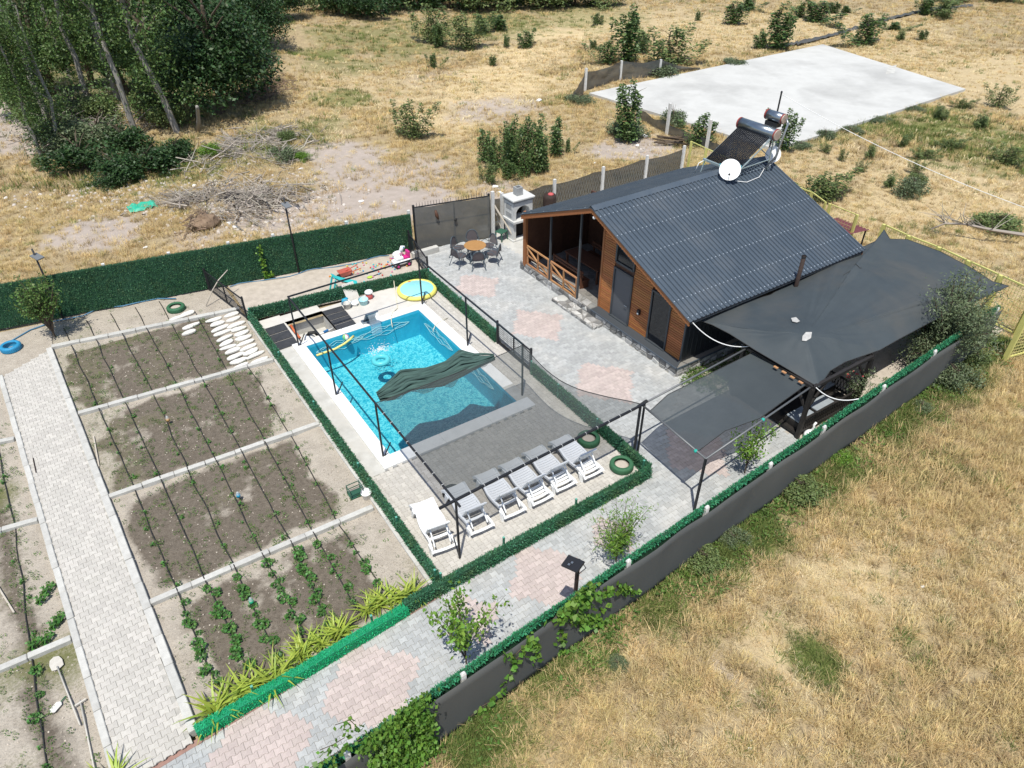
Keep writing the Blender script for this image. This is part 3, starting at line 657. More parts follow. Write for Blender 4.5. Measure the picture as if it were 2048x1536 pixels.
# low shed roof, maroon
M('maroon_sheet', (.16, .05, .055), (.13, .04, .045), sc=5, rough=.6)
q = G(1685, 450, 1.2); t = thing('lean_to', 'small maroon corrugated lean-to roof behind the cabin', 'shed', (q.x, q.y, 0))
MB().grid(lambda a, b: (q.x - 1.2 + 2.2 * a, q.y - .8 + 1.7 * b, 1.25 - .25 * a + .03 * math.sin(b * 60)), 2, 60).build('roof_sheet', 'maroon_sheet', t)
for dx, dy in ((.9, -.7), (.9, .8), (-1.1, -.7), (-1.1, .8)): MB().beam((q.x + dx, q.y + dy, -.03), (q.x + dx, q.y + dy, 1.24 - (dx + 1.2) * .113), .06).build('leg', 'black_metal', t)

# netted fence behind the cabin
t = thing('net_fence', 'sagging dark net fence on concrete posts behind the cabin', 'fence', (23, 28.1, 0))
def nf(a, b): x = lerp(17.35, 30.4, a); return (x, lerp(27.95, 28.0, a) + .03 * noise.noise((x, b * 3, 0)), lerp(0, 1.78 - .12 * abs(math.sin(a * math.pi * 4)), b))
MB().grid(nf, 60, 6).build('net', 'net_dark', t, smooth=True)
for x in (18.0, 21.2, 24.4, 27.5, 30.3): MB().box(x - .07, x + .07, 27.82, 27.94, -.03, 2.0).build('post', 'white_post', t)
wi = MB()
for i in range(70): x = 18 + i * .18; wi.beam((x, 27.9, .1), (x + .55, 27.9, 1.65), .008); wi.beam((x + .55, 27.9, .1), (x, 27.9, 1.65), .008)
wi.build('wire_mesh', 'grey_metal', t)

# field fence remains by the slab
def fpost(a, h): return MB().box(a.x - .08, a.x + .08, a.y - .08, a.y + .08, -.1, h)
t = thing('field_fence', 'torn dark net on concrete posts at the slab corner', 'fence', G(1230, 150))
fa, fb, fc, fd = G(1170, 182), G(1240, 160), G(1318, 152), G(1400, 140)
for p, h in ((fa, 1.7), (fb, 1.5), (fc, 1.3)): fpost(p, h).build('post', 'white_post', t)
for a, b, h0, h1 in ((fa, fb, 1.45, 1.5), (fb, fc, 1.5, 1.3), (fc, fd, 1.3, .2)):
    MB().grid(lambda u, v: tuple(a.lerp(b, u) + Vector((0, .12 * noise.noise((u * 4, v * 3, a.x)), lerp(0, lerp(h0, h1, u) - .2 * math.sin(math.pi * u), v)))), 14, 6).build('net', 'net_dark', t, smooth=True)
c0, c1 = G(1143, 207), G(1166, 190)
MB().grid(lambda u, v: tuple(c0.lerp(c1, u) + Vector((.3 * math.sin(3 * u), .15 * noise.noise((u * 6, v * 2, 3)), v * (.25 + 1.5 * math.sqrt(u))))), 14, 6).build('net', 'net_dark', t, smooth=True)
t = thing('field_fence', 'low fallen net fence with grey posts along the slab side', 'fence', G(1340, 265))
ps = [G(1275, 238), G(1333, 268), G(1412, 300), G(1455, 318)]
for p, h in zip(ps, (1.2, 2.0, 1.9, 1.5)): fpost(p, h).build('post', 'white_post', t)
for a, b in zip(ps[:-1], ps[1:]):
    MB().grid(lambda u, v: tuple(a.lerp(b, u) + Vector((.1, .1 * noise.noise((u * 4, v * 3, a.x)), v * (.6 + .2 * noise.noise((u * 3, 1, a.x)))))), 14, 5).build('net', 'net_dark', t, smooth=True)
# net lying along the far slab edge
pts = [G(1540, 100), G(1600, 92), (G(1680, 72)), G(1760, 48), G(1850, 25), G(1950, 15)]
t = thing('ground_cloth', 'crumpled dark cloth strip lying in the grass past the slab', 'cloth', pts[0])
def gc(u, v):
    k = u * (len(pts) - 1); i = min(int(k), len(pts) - 2); p = pts[i].lerp(pts[i + 1], k - i); return tuple(p + Vector((-.4 + v * 1.1 + .3 * noise.noise((u * 20, 1, 1)), v * .8, .15 + .3 * abs(noise.noise((u * 30, v * 3, 5))))))
MB().grid(gc, 60, 6).build('sheet', 'cloth_dark', t, smooth=True)

# little mesh fences: pool gate, play area, garden end
M('mesh_black', (.03, .033, .035), rough=.6, alpha=.55)
def small_fence(name, label, a, b, h, leaf=True, cat='fence'):
    a = Vector((*a, 0)); b = Vector((*b, 0)); t = thing(name, label, cat, a.lerp(b, .5))
    bar_frame(MB(), a.xy, b.xy, .1, h, .045, (), (.5,)).build('frame', 'black_metal', t)
    wi = MB(); n = int((b - a).length / .09)
    for i in range(1, n): p = a.lerp(b, i / n); wi.beam(p + Vector((0, 0, .1)), p + Vector((0, 0, h)), .008)
    for j in range(1, int(h / .09)): wi.beam(a + Vector((0, 0, .1 + j * .09)), b + Vector((0, 0, .1 + j * .09)), .008)
    wi.build('wire_mesh', 'black_metal', t)
    for p in (a, b): MB().beam(p + (a - b).normalized() * (.05 if p == a else -.05) + Vector((0, 0, 0)), p + (a - b).normalized() * (.05 if p == a else -.05) + Vector((0, 0, h + .12)), .07).build('post', 'black_metal', t)
    return t
small_fence('pool_gate', 'small black mesh gate between pool deck and yard', (12.3, 19.4), (12.3, 17.25), .95, cat='gate')
small_fence('mesh_fence', 'black mesh panel closing the play sand beside the gate', (12.55, 25.6), (13.05, 28.3), 1.0)
small_fence('mesh_fence', 'narrow black mesh panel at the garden end of the green screen', (4.72, 26.7), (4.1, 29.9), .95)
MB().box(12.85, 14.2, 27.55, 27.8, 0, .32).build('concrete_block', 'concrete')
tag(bevelled(bpy.data.objects['concrete_block'], .02), 'short concrete threshold block beside the play sand', 'block')
# ------------------------------------------------------------------ cabin
Y0 = 13.97                                        # plinth corner; s runs +y from here
house = thing('cabin', 'timber cabin with grey ribbed metal roof and open porch', 'cabin', (21, 19, 0))
H_ = house
APEX = (18.97, 4.87); EN = (13.48, 2.78); EF = (23.62, 2.92); RX0, RX1 = 16.15, 25.75
def roof_z(y):
    return EN[1] + (y - EN[0]) * (APEX[1] - EN[1]) / (APEX[0] - EN[0]) if y < APEX[0] else EF[1] + (EF[0] - y) * (APEX[1] - EF[1]) / (EF[0] - APEX[0])
# plinth with stones
pl = MB().box(16.53, 25.5, 14.0, 24.1, -.05, .4).build('plinth', 'mortar', H_)
def stone_wall(parent, org, du, dv, n, Lu, Lv, su=.34, rows=2, th=.03):
    """irregular flat stones on a rectangle: org + u*du + v*dv, n = outward normal"""
    org, du, dv, n = map(Vector, (org, du, dv, n)); cols = max(1, int(Lu / su))
    gr = [[(Lu * i / cols + (0 if i in (0, cols) else random.uniform(-.33, .33) * Lu / cols), Lv * j / rows + (0 if j in (0, rows) else random.uniform(-.3, .3) * Lv / rows)) for i in range(cols + 1)] for j in range(rows + 1)]
    for j in range(rows):
        for i in range(cols):
            q = [gr[j][i], gr[j][i + 1], gr[j + 1][i + 1], gr[j + 1][i]]; c = (sum(a for a, _ in q) / 4, sum(b for _, b in q) / 4)
            polys = [q]
            if random.random() < .35: polys = [[q[0], q[1], q[2]], [q[0], q[2], q[3]]]
            for poly in polys:
                c = (sum(a for a, _ in poly) / len(poly), sum(b for _, b in poly) / len(poly)); k = .87
                t = th * random.uniform(.6, 1.2); m = MB(); nn = len(poly)
                sh_ = [(c[0] + (a - c[0]) * k, c[1] + (b - c[1]) * k) for a, b in poly]; s2 = [(c[0] + (a - c[0]) * k * .9, c[1] + (b - c[1]) * k * .88) for a, b in poly]
                m.add([org + du * a + dv * b for a, b in sh_] + [org + du * a + dv * b + n * t for a, b in s2], [tuple(range(nn, 2 * nn))] + [(i2, (i2 + 1) % nn, nn + (i2 + 1) % nn, nn + i2) for i2 in range(nn)])
                m.build('stone', 'stone', parent)
stone_wall(pl, (16.53, 24.1, .0), (0, -1, 0), (0, 0, 1), (-1, 0, 0), 10.1, .4, .3, 2, .04)
stone_wall(pl, (16.53, 14.0, .0), (1, 0, 0), (0, 0, 1), (0, -1, 0), 8.9, .4, .34, 2)
stone_wall(pl, (16.53, 18.98, .4), (0, 1, 0), (1, 0, 0), (0, 0, 1), 5.1, .42, .36, 1, .02)
# porch steps and kerb stones
st = MB().box(15.98, 16.5, 18.15, 20.9, 0, .16).build('step', 'mortar', H_)
stone_wall(st, (15.98, 18.15, .16), (0, 1, 0), (1, 0, 0), (0, 0, 1), 2.75, .52, .34, 2, .02)
stone_wall(st, (15.98, 20.9, 0), (0, -1, 0), (0, 0, 1), (-1, 0, 0), 2.75, .16, .34, 1)
stone_wall(st, (15.98, 18.15, 0), (1, 0, 0), (0, 0, 1), (0, -1, 0), .5, .16, .25, 1)
pf = MB().box(16.95, 20.2, 18.95, 23.7, .28, .41).build('porch_floor', 'mortar', H_)
M('stone_dark', (.25, .23, .21), (.17, .16, .15), sc=6, rough=.8, rnd='object', rv=.3)
for i in range(9):
    for j in range(12):
        x = 17.0 + (i + .5) * .355; y = 19.0 + (j + .5) * .385; k = 6
        poly = [(x + .16 * random.uniform(.75, 1.1) * math.cos(a * 6.283 / k), y + .19 * random.uniform(.75, 1.1) * math.sin(a * 6.283 / k)) for a in range(k)]
        MB().prism(poly, .41, .42).build('flagstone', 'stone_dark', pf)
# grey apron and flashing under the timber wall
fl = MB(); fl.add([(16.5, 14.0, .402), (16.5, 18.95, .402), (16.86, 18.9, .41), (16.86, 14.2, .41), (16.5, 14.0, .43), (16.5, 18.95, .43), (16.86, 18.9, .475), (16.86, 14.2, .475)], [(4, 7, 6, 5), (0, 4, 5, 1), (1, 5, 6, 2), (0, 3, 7, 4)])
fl.build('apron', 'frame_grey', H_)
fl = MB(); fl.box(16.46, 16.50, 13.97, 18.95, .39, .435); fl.box(16.46, 25.4, 13.955, 13.99, .39, .435); fl.build('drip_edge', 'roof_metal', H_)
# timber gable wall: backing + single boards
WX = 16.87
def wall_poly(y0, y1, x, th):
    ys = [y0] + ([APEX[0]] if y0 < APEX[0] < y1 else []) + [y1]
    pts = [(y, roof_z(y) - .1) for y in ys]; n = len(pts)
    lo = [(y0, .32)] + [(y1, .32)]
    poly = [(y0, .32), (y1, .32)] + pts[::-1]; k = len(poly)
    return MB().add([(x, a, b) for a, b in poly] + [(x + th, a, b) for a, b in poly], [tuple(range(k))[::-1], tuple(range(k, 2 * k))] + [(i, (i + 1) % k, k + (i + 1) % k, k + i) for i in range(k)])
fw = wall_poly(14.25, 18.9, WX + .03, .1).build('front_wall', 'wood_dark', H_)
OPEN = [(17.07, 18.17, .3, 2.62), (15.01, 16.04, .34, 2.62), (17.03, 18.16, 2.8, 3.9)]
z = .46; ph = .098
while z < 4.6:
    zt = z + ph
    # lower roof limit for this row
    ymin = max(14.27, EN[0] + (zt + .12 - EN[1]) * (APEX[0] - EN[0]) / (APEX[1] - EN[1])); segs = [(ymin, 18.9)]
    for a, b, c, d in OPEN:
        if zt > c and z < d:
            ns = []
            for u, v in segs:
                if b <= u or a >= v: ns.append((u, v)); continue
                if a > u: ns.append((u, a))
                if b < v: ns.append((b, v))
            segs = ns
    for u, v in segs:
        if v - u < .05: continue
        o = MB().add([(WX + .03, u, z + .004), (WX + .03, v, z + .004), (WX + .03, v, zt - .004), (WX + .03, u, zt - .004), (WX - .002, u, z + .012), (WX - .002, v, z + .012), (WX - .002, v, zt - .012), (WX - .002, u, zt - .012)],
                     [(4, 7, 6, 5), (0, 4, 5, 1), (3, 2, 6, 7), (0, 3, 7, 4), (1, 5, 6, 2)]).build('plank', 'wood_orange', fw)
    z += ph
MB().box(WX - .02, WX + .06, 18.86, 18.96, .33, roof_z(18.9) - .12).build('corner_board', 'wood_post', H_)
MB().box(WX - .01, WX + .05, 14.2, 14.27, .42, roof_z(14.2) - .12).build('corner_board', 'frame_grey', H_)
# doors and windows
def opening(name, y0, y1, z0, z1, panel, glass):
    f = MB(); w_ = .07
    f.box(WX - .045, WX + .05, y0, y0 + w_, z0, z1); f.box(WX - .045, WX + .05, y1 - w_, y1, z0, z1); f.box(WX - .043, WX + .05, y0 + w_, y1 - w_, z1 - w_, z1); f.box(WX - .09, WX + .05, y0 + w_ * 0, y1, z0 - .03, z0 + .025)
    o = MB().box(WX - .005, WX + .03, y0 + w_, y1 - w_, z0 + .025, z1 - w_).build(name, panel, H_)
    f.build('frame', 'frame_grey', o)
    if glass:
        MB().box(WX - .02, WX + .0, (y0 + y1) / 2 - .012, (y0 + y1) / 2 + .012, z0 + .03, z1 - w_).build('glazing_bar', 'frame_grey', o)
    return o
d = opening('door', 17.07, 18.17, .48, 2.62, 'door_grey', False)
MB().tube([(WX - .06, 17.22, 1.28), (WX - .06, 17.38, 1.28)], .012, 6).build('handle', 'grey_metal', d)
opening('glass_door', 15.01, 16.04, .48, 2.62, 'glass_dark', False)
tw = MB(); a, b, c = (18.1, 2.86), (17.1, 2.86), (18.1, 3.62)
b2 = (17.1, 3.2)
poly = [a, b, b2, c]
tri = MB().add([(WX - .004, y, z) for y, z in poly] + [(WX + .03, y, z) for y, z in poly], [(0, 1, 2, 3)[::-1], (4, 5, 6, 7)] + [(i, (i + 1) % 4, 4 + (i + 1) % 4, 4 + i) for i in range(4)]).build('gable_window', 'glass_dark', H_)
fr_ = MB()
for i in range(4):
    p, q = poly[i], poly[(i + 1) % 4]; fr_.beam((WX - .02, p[0], p[1]), (WX - .02, q[0], q[1]), .08, .06, up=(1, 0, 0))
fr_.build('frame', 'frame_grey', tri)
lm = MB().box(WX - .1, WX - .003, 16.5, 16.62, 1.28, 1.48).build('wall_lamp', 'black_metal', H_)
MB().box(WX - .102, WX - .1, 16.52, 16.6, 1.3, 1.36).build('lamp_glass', 'white_paint', lm)
# side wall, dark ribbed sheet
M('clad_dark', (.035, .038, .044), rough=.5, metal=.2)
sw = MB().grid(lambda u, v: (lerp(16.88, 25.3, u), 14.22 - .012 * (1 if int(u * 140) % 4 == 0 else 0), lerp(.32, 2.85, v)), 280, 1); sw.build('side_wall', 'clad_dark', H_)
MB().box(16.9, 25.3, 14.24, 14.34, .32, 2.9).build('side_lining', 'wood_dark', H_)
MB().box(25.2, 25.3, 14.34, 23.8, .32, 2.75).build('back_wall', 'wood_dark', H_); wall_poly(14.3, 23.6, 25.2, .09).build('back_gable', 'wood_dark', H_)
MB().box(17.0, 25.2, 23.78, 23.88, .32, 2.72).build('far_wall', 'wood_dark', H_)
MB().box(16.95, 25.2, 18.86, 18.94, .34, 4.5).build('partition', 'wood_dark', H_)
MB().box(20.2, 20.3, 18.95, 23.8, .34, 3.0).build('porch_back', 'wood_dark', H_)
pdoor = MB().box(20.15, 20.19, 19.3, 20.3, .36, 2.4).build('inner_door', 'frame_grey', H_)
# porch posts, railing
for y, zt in ((21.9, roof_z(21.9)), (19.95, roof_z(19.95))):
    MB().box(16.53, 16.6, y - .035, y + .035, .3, zt - .08).build('post', 'frame_grey', H_)
MB().box(16.5, 16.62, 23.66, 23.86, .3, roof_z(23.6) - .05).build('post', 'wood_post', H_)
MB().box(16.62, 18.6, 23.7, 23.78, .34, 2.75).build('side_boards', 'wood_dark', H_)
rl = thing('porch_railing', None, None, (16.57, 21.9, .3)); rl.parent = H_; rl.location = Vector((16.57, 21.9, .3)) - Vector((21, 19, 0)); 
for k in ('label', 'category'):
    if k in rl: del rl[k]
def rail(a, b): MB().beam(a, b, .06, .06).build('rail', 'wood_rail', rl)
for y0, y1 in ((23.62, 21.96), (21.84, 20.0)):
    for z in (.44, 1.32): rail((16.57, y0, z), (16.57, y1, z))
    ym = (y0 + y1) / 2
    rail((16.57, ym, .47), (16.57, ym, 1.29)); rail((16.57, y0, .86), (16.57, y1, .86))
    rail((16.56, y0, 1.26), (16.56, ym, .84)); rail((16.58, ym, .84), (16.58, y1, .5)); rail((16.57, y1 + .05, .47), (16.57, y1 + .05, 1.29)); rail((16.57, y0 - .05, .47), (16.57, y0 - .05, 1.29))
# roof
def roof_slope(name, ya, za, yb, zb):
    n = 48; m = MB(); xs = []
    for i in range(n):
        x0 = lerp(RX0, RX1, i / n); p = (RX1 - RX0) / n
        xs += [(x0, 0), (x0 + p * .62, 0), (x0 + p * .68, .05), (x0 + p * .94, .05)]
    xs.append((RX1, 0)); k = len(xs); rows = 4
    for r_ in range(rows + 1):
        t = r_ / rows; m.v += [Vector((x, lerp(ya, yb, t), lerp(za, zb, t) + h)) for x, h in xs]
    for r_ in range(rows):
        for i in range(k - 1): m.f.append((r_ * k + i, r_ * k + i + 1, (r_ + 1) * k + i + 1, (r_ + 1) * k + i) if yb > ya else ((r_ + 1) * k + i, (r_ + 1) * k + i + 1, r_ * k + i + 1, r_ * k + i))
    o = m.build(name, 'roof_metal', H_); so = o.modifiers.new('thick', 'SOLIDIFY'); so.thickness = .03; so.offset = -1
    sc = MB(); nrm = Vector((0, -(zb - za), (yb - ya))).normalized()
    if nrm.z < 0: nrm = -nrm
    q = nrm.to_track_quat('Z', 'Y').to_matrix().to_4x4()
    for t in (.03, .09, .27, .46, .65, .84, .97):
        for i in range(n):
            x0 = lerp(RX0, RX1, (i + .31) / n)
            c = Vector((x0, lerp(ya, yb, t), lerp(za, zb, t) + .006)); mt = Matrix.Translation(c) @ q
            sc.add([mt @ Vector((.026 * math.cos(a * math.pi / 3), .026 * math.sin(a * math.pi / 3), zz)) for zz in (0, .012) for a in range(6)], [(6, 7, 8, 9, 10, 11)] + [(a, (a + 1) % 6, 6 + (a + 1) % 6, 6 + a) for a in range(6)])
    tag(sc.build('screw_heads', 'screw', o), kind='stuff'); return o
M('screw', (.40, .45, .50), rough=.4, metal=.4)
roof_slope('roof_near', APEX[0], APEX[1], EN[0], EN[1]); roof_slope('roof_far', APEX[0], APEX[1], EF[0], EF[1])
rc = MB(); n_ = [(APEX[0] - .22, roof_z(APEX[0] - .22) + .045), (APEX[0], APEX[1] + .07), (APEX[0] + .22, roof_z(APEX[0] + .22) + .045)]
rc.add([(x, y, z) for x in (RX0 - .01, RX1 + .01) for y, z in n_], [(0, 1, 4, 3)[::-1], (1, 2, 5, 4)[::-1]]); rc.build('ridge_cap', 'roof_metal', H_)
def fascia(x, ya, za, yb, zb):
    n = 46; v = []
    for i in range(n * 4 + 1):
        t = i / (n * 4); y = lerp(ya, yb, t); z_ = lerp(za, zb, t) - .035; v.append(((x, y, z_), (x, y, z_ - .17 - .03 * abs(math.sin(t * n * math.pi)))))
    m = MB(); m.v = [Vector(p) for a in v for p in a]; m.f = [(2 * i, 2 * i + 1, 2 * i + 3, 2 * i + 2) for i in range(len(v) - 1)]
    o = m.build('fascia', 'wood_post', H_); s_ = o.modifiers.new('thick', 'SOLIDIFY'); s_.thickness = .035; s_.offset = 0
for x in (RX0 + .05, RX1 - .05):
    fascia(x, APEX[0], APEX[1], EN[0] + .05, EN[1]); fascia(x, APEX[0], APEX[1], EF[0] - .05, EF[1])
MB().beam((RX0 + .1, EN[0] + .06, EN[1] - .09), (RX1 - .1, EN[0] + .06, EN[1] - .09), .04, .1).build('eave_board', 'frame_grey', H_)
MB().beam((RX0 + .1, EF[0] - .06, EF[1] - .09), (RX1 - .1, EF[0] - .06, EF[1] - .09), .04, .1).build('eave_board', 'frame_grey', H_)
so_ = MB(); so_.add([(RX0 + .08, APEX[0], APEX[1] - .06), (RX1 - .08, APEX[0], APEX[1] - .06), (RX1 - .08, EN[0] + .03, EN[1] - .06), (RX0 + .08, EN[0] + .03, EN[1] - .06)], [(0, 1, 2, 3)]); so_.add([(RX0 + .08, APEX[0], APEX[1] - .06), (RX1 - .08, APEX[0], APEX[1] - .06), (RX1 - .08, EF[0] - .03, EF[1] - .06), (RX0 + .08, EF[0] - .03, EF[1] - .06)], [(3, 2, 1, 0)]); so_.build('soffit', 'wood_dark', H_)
MB().ball((RX0 + .1, 18.86, 4.5), .07, 10, 6).build('porch_lamp', 'white_paint', H_, smooth=True)
# stove pipe
t = thing('stove_pipe', 'rusty brown stove pipe rising at the cabin eave', 'chimney', (21.5, 13.36, 2.2))
MB().tube([(21.5, 13.36, 1.2), (21.5, 13.36, 3.75)], .075, 12).build('pipe', M('rust', (.045, .026, .02), (.03, .02, .017), sc=6, rough=.8), t, smooth=True)
MB().tube([(21.5, 13.36, 3.7), (21.5, 13.36, 3.78)], .082, 12, cap=False).build('rim', 'rubber_black', t)
MB().beam((21.5, 13.4, 2.1), (21.5, 14.22, 2.1), .03).build('bracket', 'black_metal', t)

# solar water heater ----------------------------------------------------
t = thing('solar_heater', 'rooftop solar water heater with black tubes and two grey tanks', 'water heater', (24.3, 19.2, 4.9))
M('tank_steel', (.30, .34, .38), (.26, .30, .34), sc=3, rough=.28, metal=.85); M('tank_end', (.40, .33, .28), (.33, .25, .21), sc=4, rough=.5); M('tank_rim', (.28, .055, .045), rough=.5)
M('tube_glass', (.012, .014, .02), rough=.6, spec=.25); M('heater_frame', (.45, .55, .57), rough=.4, metal=.6)
def tank(y0, y1, x, z, r):
    o = MB().tube([(x, y0, z), (x, y1, z)], r, 24).build('tank', 'tank_steel', t, smooth=False)
    o.data.polygons.foreach_set('use_smooth', [len(p.vertices) == 4 for p in o.data.polygons])
    MB().tube([(x, y0 - .035, z), (x, y0 + .02, z)], [r * .86, r * 1.015], 24).build('end_cap', 'tank_end', o); MB().tube([(x, y0 - .01, z), (x, y0 + .05, z)], r * 1.025, 24, cap=False).build('rim', 'tank_rim', o); MB().tube([(x, y1 - .05, z), (x, y1 + .015, z)], r * 1.025, 24).build('rim', 'tank_rim', o)
tank(18.15, 20.1, 25.0, 6.15, .23); tank(18.2, 19.05, 25.3, 6.72, .2)
MB().box(25.1, 25.4, 18.35, 18.95, 6.36, 6.53).build('saddle', 'black_metal', t)
NT = 20
for i in range(NT):
    y = lerp(18.38, 19.98, i / (NT - 1)); MB().tube([(24.86, y, 6.06), (23.15, y, 5.0)], .03, 8).build('glass_tube', 'tube_glass', t, smooth=True)
MB().beam((23.1, 18.25, 4.97), (23.1, 20.1, 4.97), .1, .08).build('foot_rail', 'heater_frame', t)
fr_ = MB()
for y in (18.3, 20.05):
    fr_.beam((23.15, y, 4.93), (24.9, y, 6.0), .04); fr_.beam((25.05, y, 6.0), (25.05, y, roof_z(y) + .03), .04); fr_.beam((23.15, y, 4.95), (23.0, y, roof_z(y) + .03), .035); fr_.beam((25.05, y, 5.1), (23.3, y, 5.04), .03)
fr_.beam((25.05, 18.3, 5.2), (25.05, 20.05, 5.8), .03); fr_.build('frame', 'heater_frame', t)
MB().tube([(25.3, 18.1, 6.75), (25.3, 17.98, 6.6), (25.15, 17.98, 6.0), (25.1, 18.05, 5.3), (24.9, 18.3, 4.75)], .045, 8).build('pipe', 'grey_metal', t, smooth=True)
MB().tube([(23.1, 20.05, 4.93), (22.85, 20.1, 4.85), (22.8, 20.2, 4.42)], .02, 6).build('pipe', 'white_paint', t, smooth=True)
# mast and overhead cable
t = thing('mast', 'thin black steel mast standing behind the cabin ridge', 'mast', (26.45, 19.45, 0)); MB().tube([(26.45, 19.45, 0), (26.45, 19.45, 7.3)], .035, 8).build('pole', 'black_metal', t)
MB().tube([(26.45, 19.45, 7.3), (26.45, 19.45, 7.36)], [.05, .03], 8).build('pole_cap', 'black_metal', t)
q = G(2120, 440, 4.6); tag(MB().tube(sag((26.45, 19.45, 7.25), q, .3, 24), .011, 6).build('overhead_cable', 'white_paint', smooth=True), 'white overhead cable crossing the dry field from the mast', 'cable')
# satellite dishes
def dish(label, c, r, az, el, text):
    c = Vector(c); t = thing('satellite_dish', label, 'satellite dish', (c.x, c.y, roof_z(c.y)))
    d = Vector((math.cos(az) * math.cos(el), math.sin(az) * math.cos(el), math.sin(el))); q = d.to_track_quat('Z', 'Y').to_matrix()
    prof = [(r * k / 8, .13 * r * (k / 8) ** 2) for k in range(9)]; prof[0] = (1e-4, 0)
    o = MB().lathe(prof, 28, c, q).build('reflector', 'white_plastic', t); s_ = o.modifiers.new('t', 'SOLIDIFY'); s_.thickness = .012
    MB().beam(Vector((c.x, c.y, roof_z(c.y))), c - d * .06, .04).build('stem', 'black_metal', t)
    dn = q @ Vector((0, -1, 0)); tip = c + d * r * .9 + dn * r * .55
    if dn.z > 0: tip = c + d * r * .9 - dn * r * .55; dn = -dn
    MB().tube([c + dn * r * .98 + d * .1 * r, tip], .012, 6).build('arm', 'grey_metal', t); MB().ball(tip, .045, 8, 6).build('feed_horn', 'black_metal', t, smooth=True)
    if text:
        cu = bpy.data.curves.new('lettering', 'FONT'); cu.body = text; cu.size = .16; cu.align_x = 'CENTER'; cu.extrude = .001
        to = bpy.data.objects.new('lettering', cu); COL.objects.link(to); cu.materials.append(M('dish_blue', (.03, .30, .36), rough=.5)); to.parent = o
        zax = d; xax = Vector((0, 0, 1)).cross(zax).normalized(); yax = zax.cross(xax)
        mt = Matrix((xax, yax, zax)).transposed().to_4x4(); mt.translation = c + d * (.06 * r + .012) + yax * r * .25 - ORG[o.name]
        bpy.context.view_layer.update(); lm_ = bpy.data.meshes.new_from_object(to.evaluated_get(bpy.context.evaluated_depsgraph_get())); bpy.data.objects.remove(to); to = link('lettering', lm_, 'dish_blue', o); to.matrix_local = mt
    return t
dish('round white satellite dish with blue lettering on the roof', (22.75, 18.35, 5.12), .42, RAD(-140), RAD(28), 'MOONSTAR')
dish('small plain white satellite dish beside the water heater', (25.55, 18.55, 5.14), .33, RAD(-125), RAD(20), None)
tag(MB().tube([(23.0, 18.2, 4.66), (23.5, 18.0, 4.56), (24.3, 18.05, 4.59), (25.0, 18.4, 4.72), (25.6, 18.5, 4.76)], .014, 6).build('dish_cable', 'white_paint', smooth=True), 'white cable lying on the roof between the two dishes', 'cable')
M('wood_brown', (.15, .062, .033), (.11, .045, .025), sc=8, rough=.6)
# porch furniture
t = thing('porch_table', 'long brown wooden table in the porch shade', 'table', (18.3, 21.4, .35))
MB().box(17.9, 18.7, 20.3, 22.6, 1.07, 1.12).build('tabletop', 'wood_brown', t)
for x in (17.98, 18.62):
    for y in (20.4, 22.5): MB().box(x - .04, x + .04, y - .04, y + .04, .352, 1.07).build('leg', 'wood_brown', t)
for x in (17.4, 19.2):
    t = thing('porch_bench', 'brown slatted bench beside the porch table, ' + ('railing side' if x < 18 else 'wall side'), 'bench', (x, 21.4, .35))
    for k in range(3): MB().box(x - .17 + k * .12, x - .07 + k * .12, 20.4, 22.5, .76, .8).build('slat', 'wood_brown', t)
    for y in (20.5, 22.4): MB().box(x - .16, x + .17, y - .04, y + .04, .352, .76).build('leg', 'wood_brown', t)
    sx = -1 if x < 18 else 1
    for z in (1.0, 1.15): MB().box(x + sx * .2 - .02, x + sx * .2 + .02, 20.4, 22.5, z, z + .09).build('backrest_slat', 'wood_brown', t)
    for y in (20.5, 22.4): MB().box(x + sx * .225 - .03, x + sx * .225 + .03, y - .03, y + .03, .352, 1.26).build('backrest_post', 'wood_brown', t)
# ------------------------------------------------------------------ shade frames and nets
FZ = 2.25
fr1 = thing('pool_pergola', 'black steel shade frame standing over the pool and loungers', 'pergola', (8.5, 17, 0))
def post(root, x, y, h, z0=.1, w=.05): MB().beam((x, y, z0), (x, y, h), w).build('post', 'black_metal', root)
LB = 5.77
for y in (23.5, 19.8, 16.0): post(fr1, LB, y, FZ)
post(fr1, LB, 11.22, FZ, .03)
for y in (23.6, 19.88, 16.15): post(fr1, 11.2, y, FZ)
post(fr1, 12.3, 11.55, FZ - .08, .03, .06)
def beam(root, a, b, w=.05, name='beam', mat='black_metal'): return MB().beam(a, b, w).build(name, mat, root)
beam(fr1, (LB, 11.0, FZ), (LB, 23.55, FZ)); beam(fr1, (LB, 23.52, FZ), (11.2, 23.62, FZ)); beam(fr1, (11.2, 16.1, FZ), (11.2, 23.6, FZ)); beam(fr1, (5.3, 11.24, FZ), (12.45, 11.53, FZ), .06)
for y in (19.8, 23.5, 16.0): beam(fr1, (LB + .05, y - .01, .1), (LB + .3, y - .02, .55), .03, 'brace')
for y in (19.88, 23.6): beam(fr1, (11.18, y, .1), (11.35, y, .62), .03, 'brace')
beam(fr1, (LB, 11.24, .05), (LB + .05, 11.6, .5), .03, 'brace')
M('net_shade', (.068, .08, .08), (.056, .067, .067), sc=1.2, rough=.9, alpha=.5, stretch=(1, 3, 1))
M('net_shade2', (.062, .074, .08), (.052, .063, .07), sc=.8, rough=.9, alpha=.84)
M('tarp', (.049, .061, .069), (.04, .051, .059), sc=.9, rough=.7, alpha=.985, bump=.35, bsc=2.2, c3=(.064, .069, .07), sc3=.4)
M('net_bunch', (.062, .115, .098), (.03, .058, .052), sc=2.2, rough=.85, stretch=(.5, 5, 1))
t = thing('shade_net', 'translucent grey shade net stretched over the loungers', 'shade net', (8.5, 13.5, FZ))
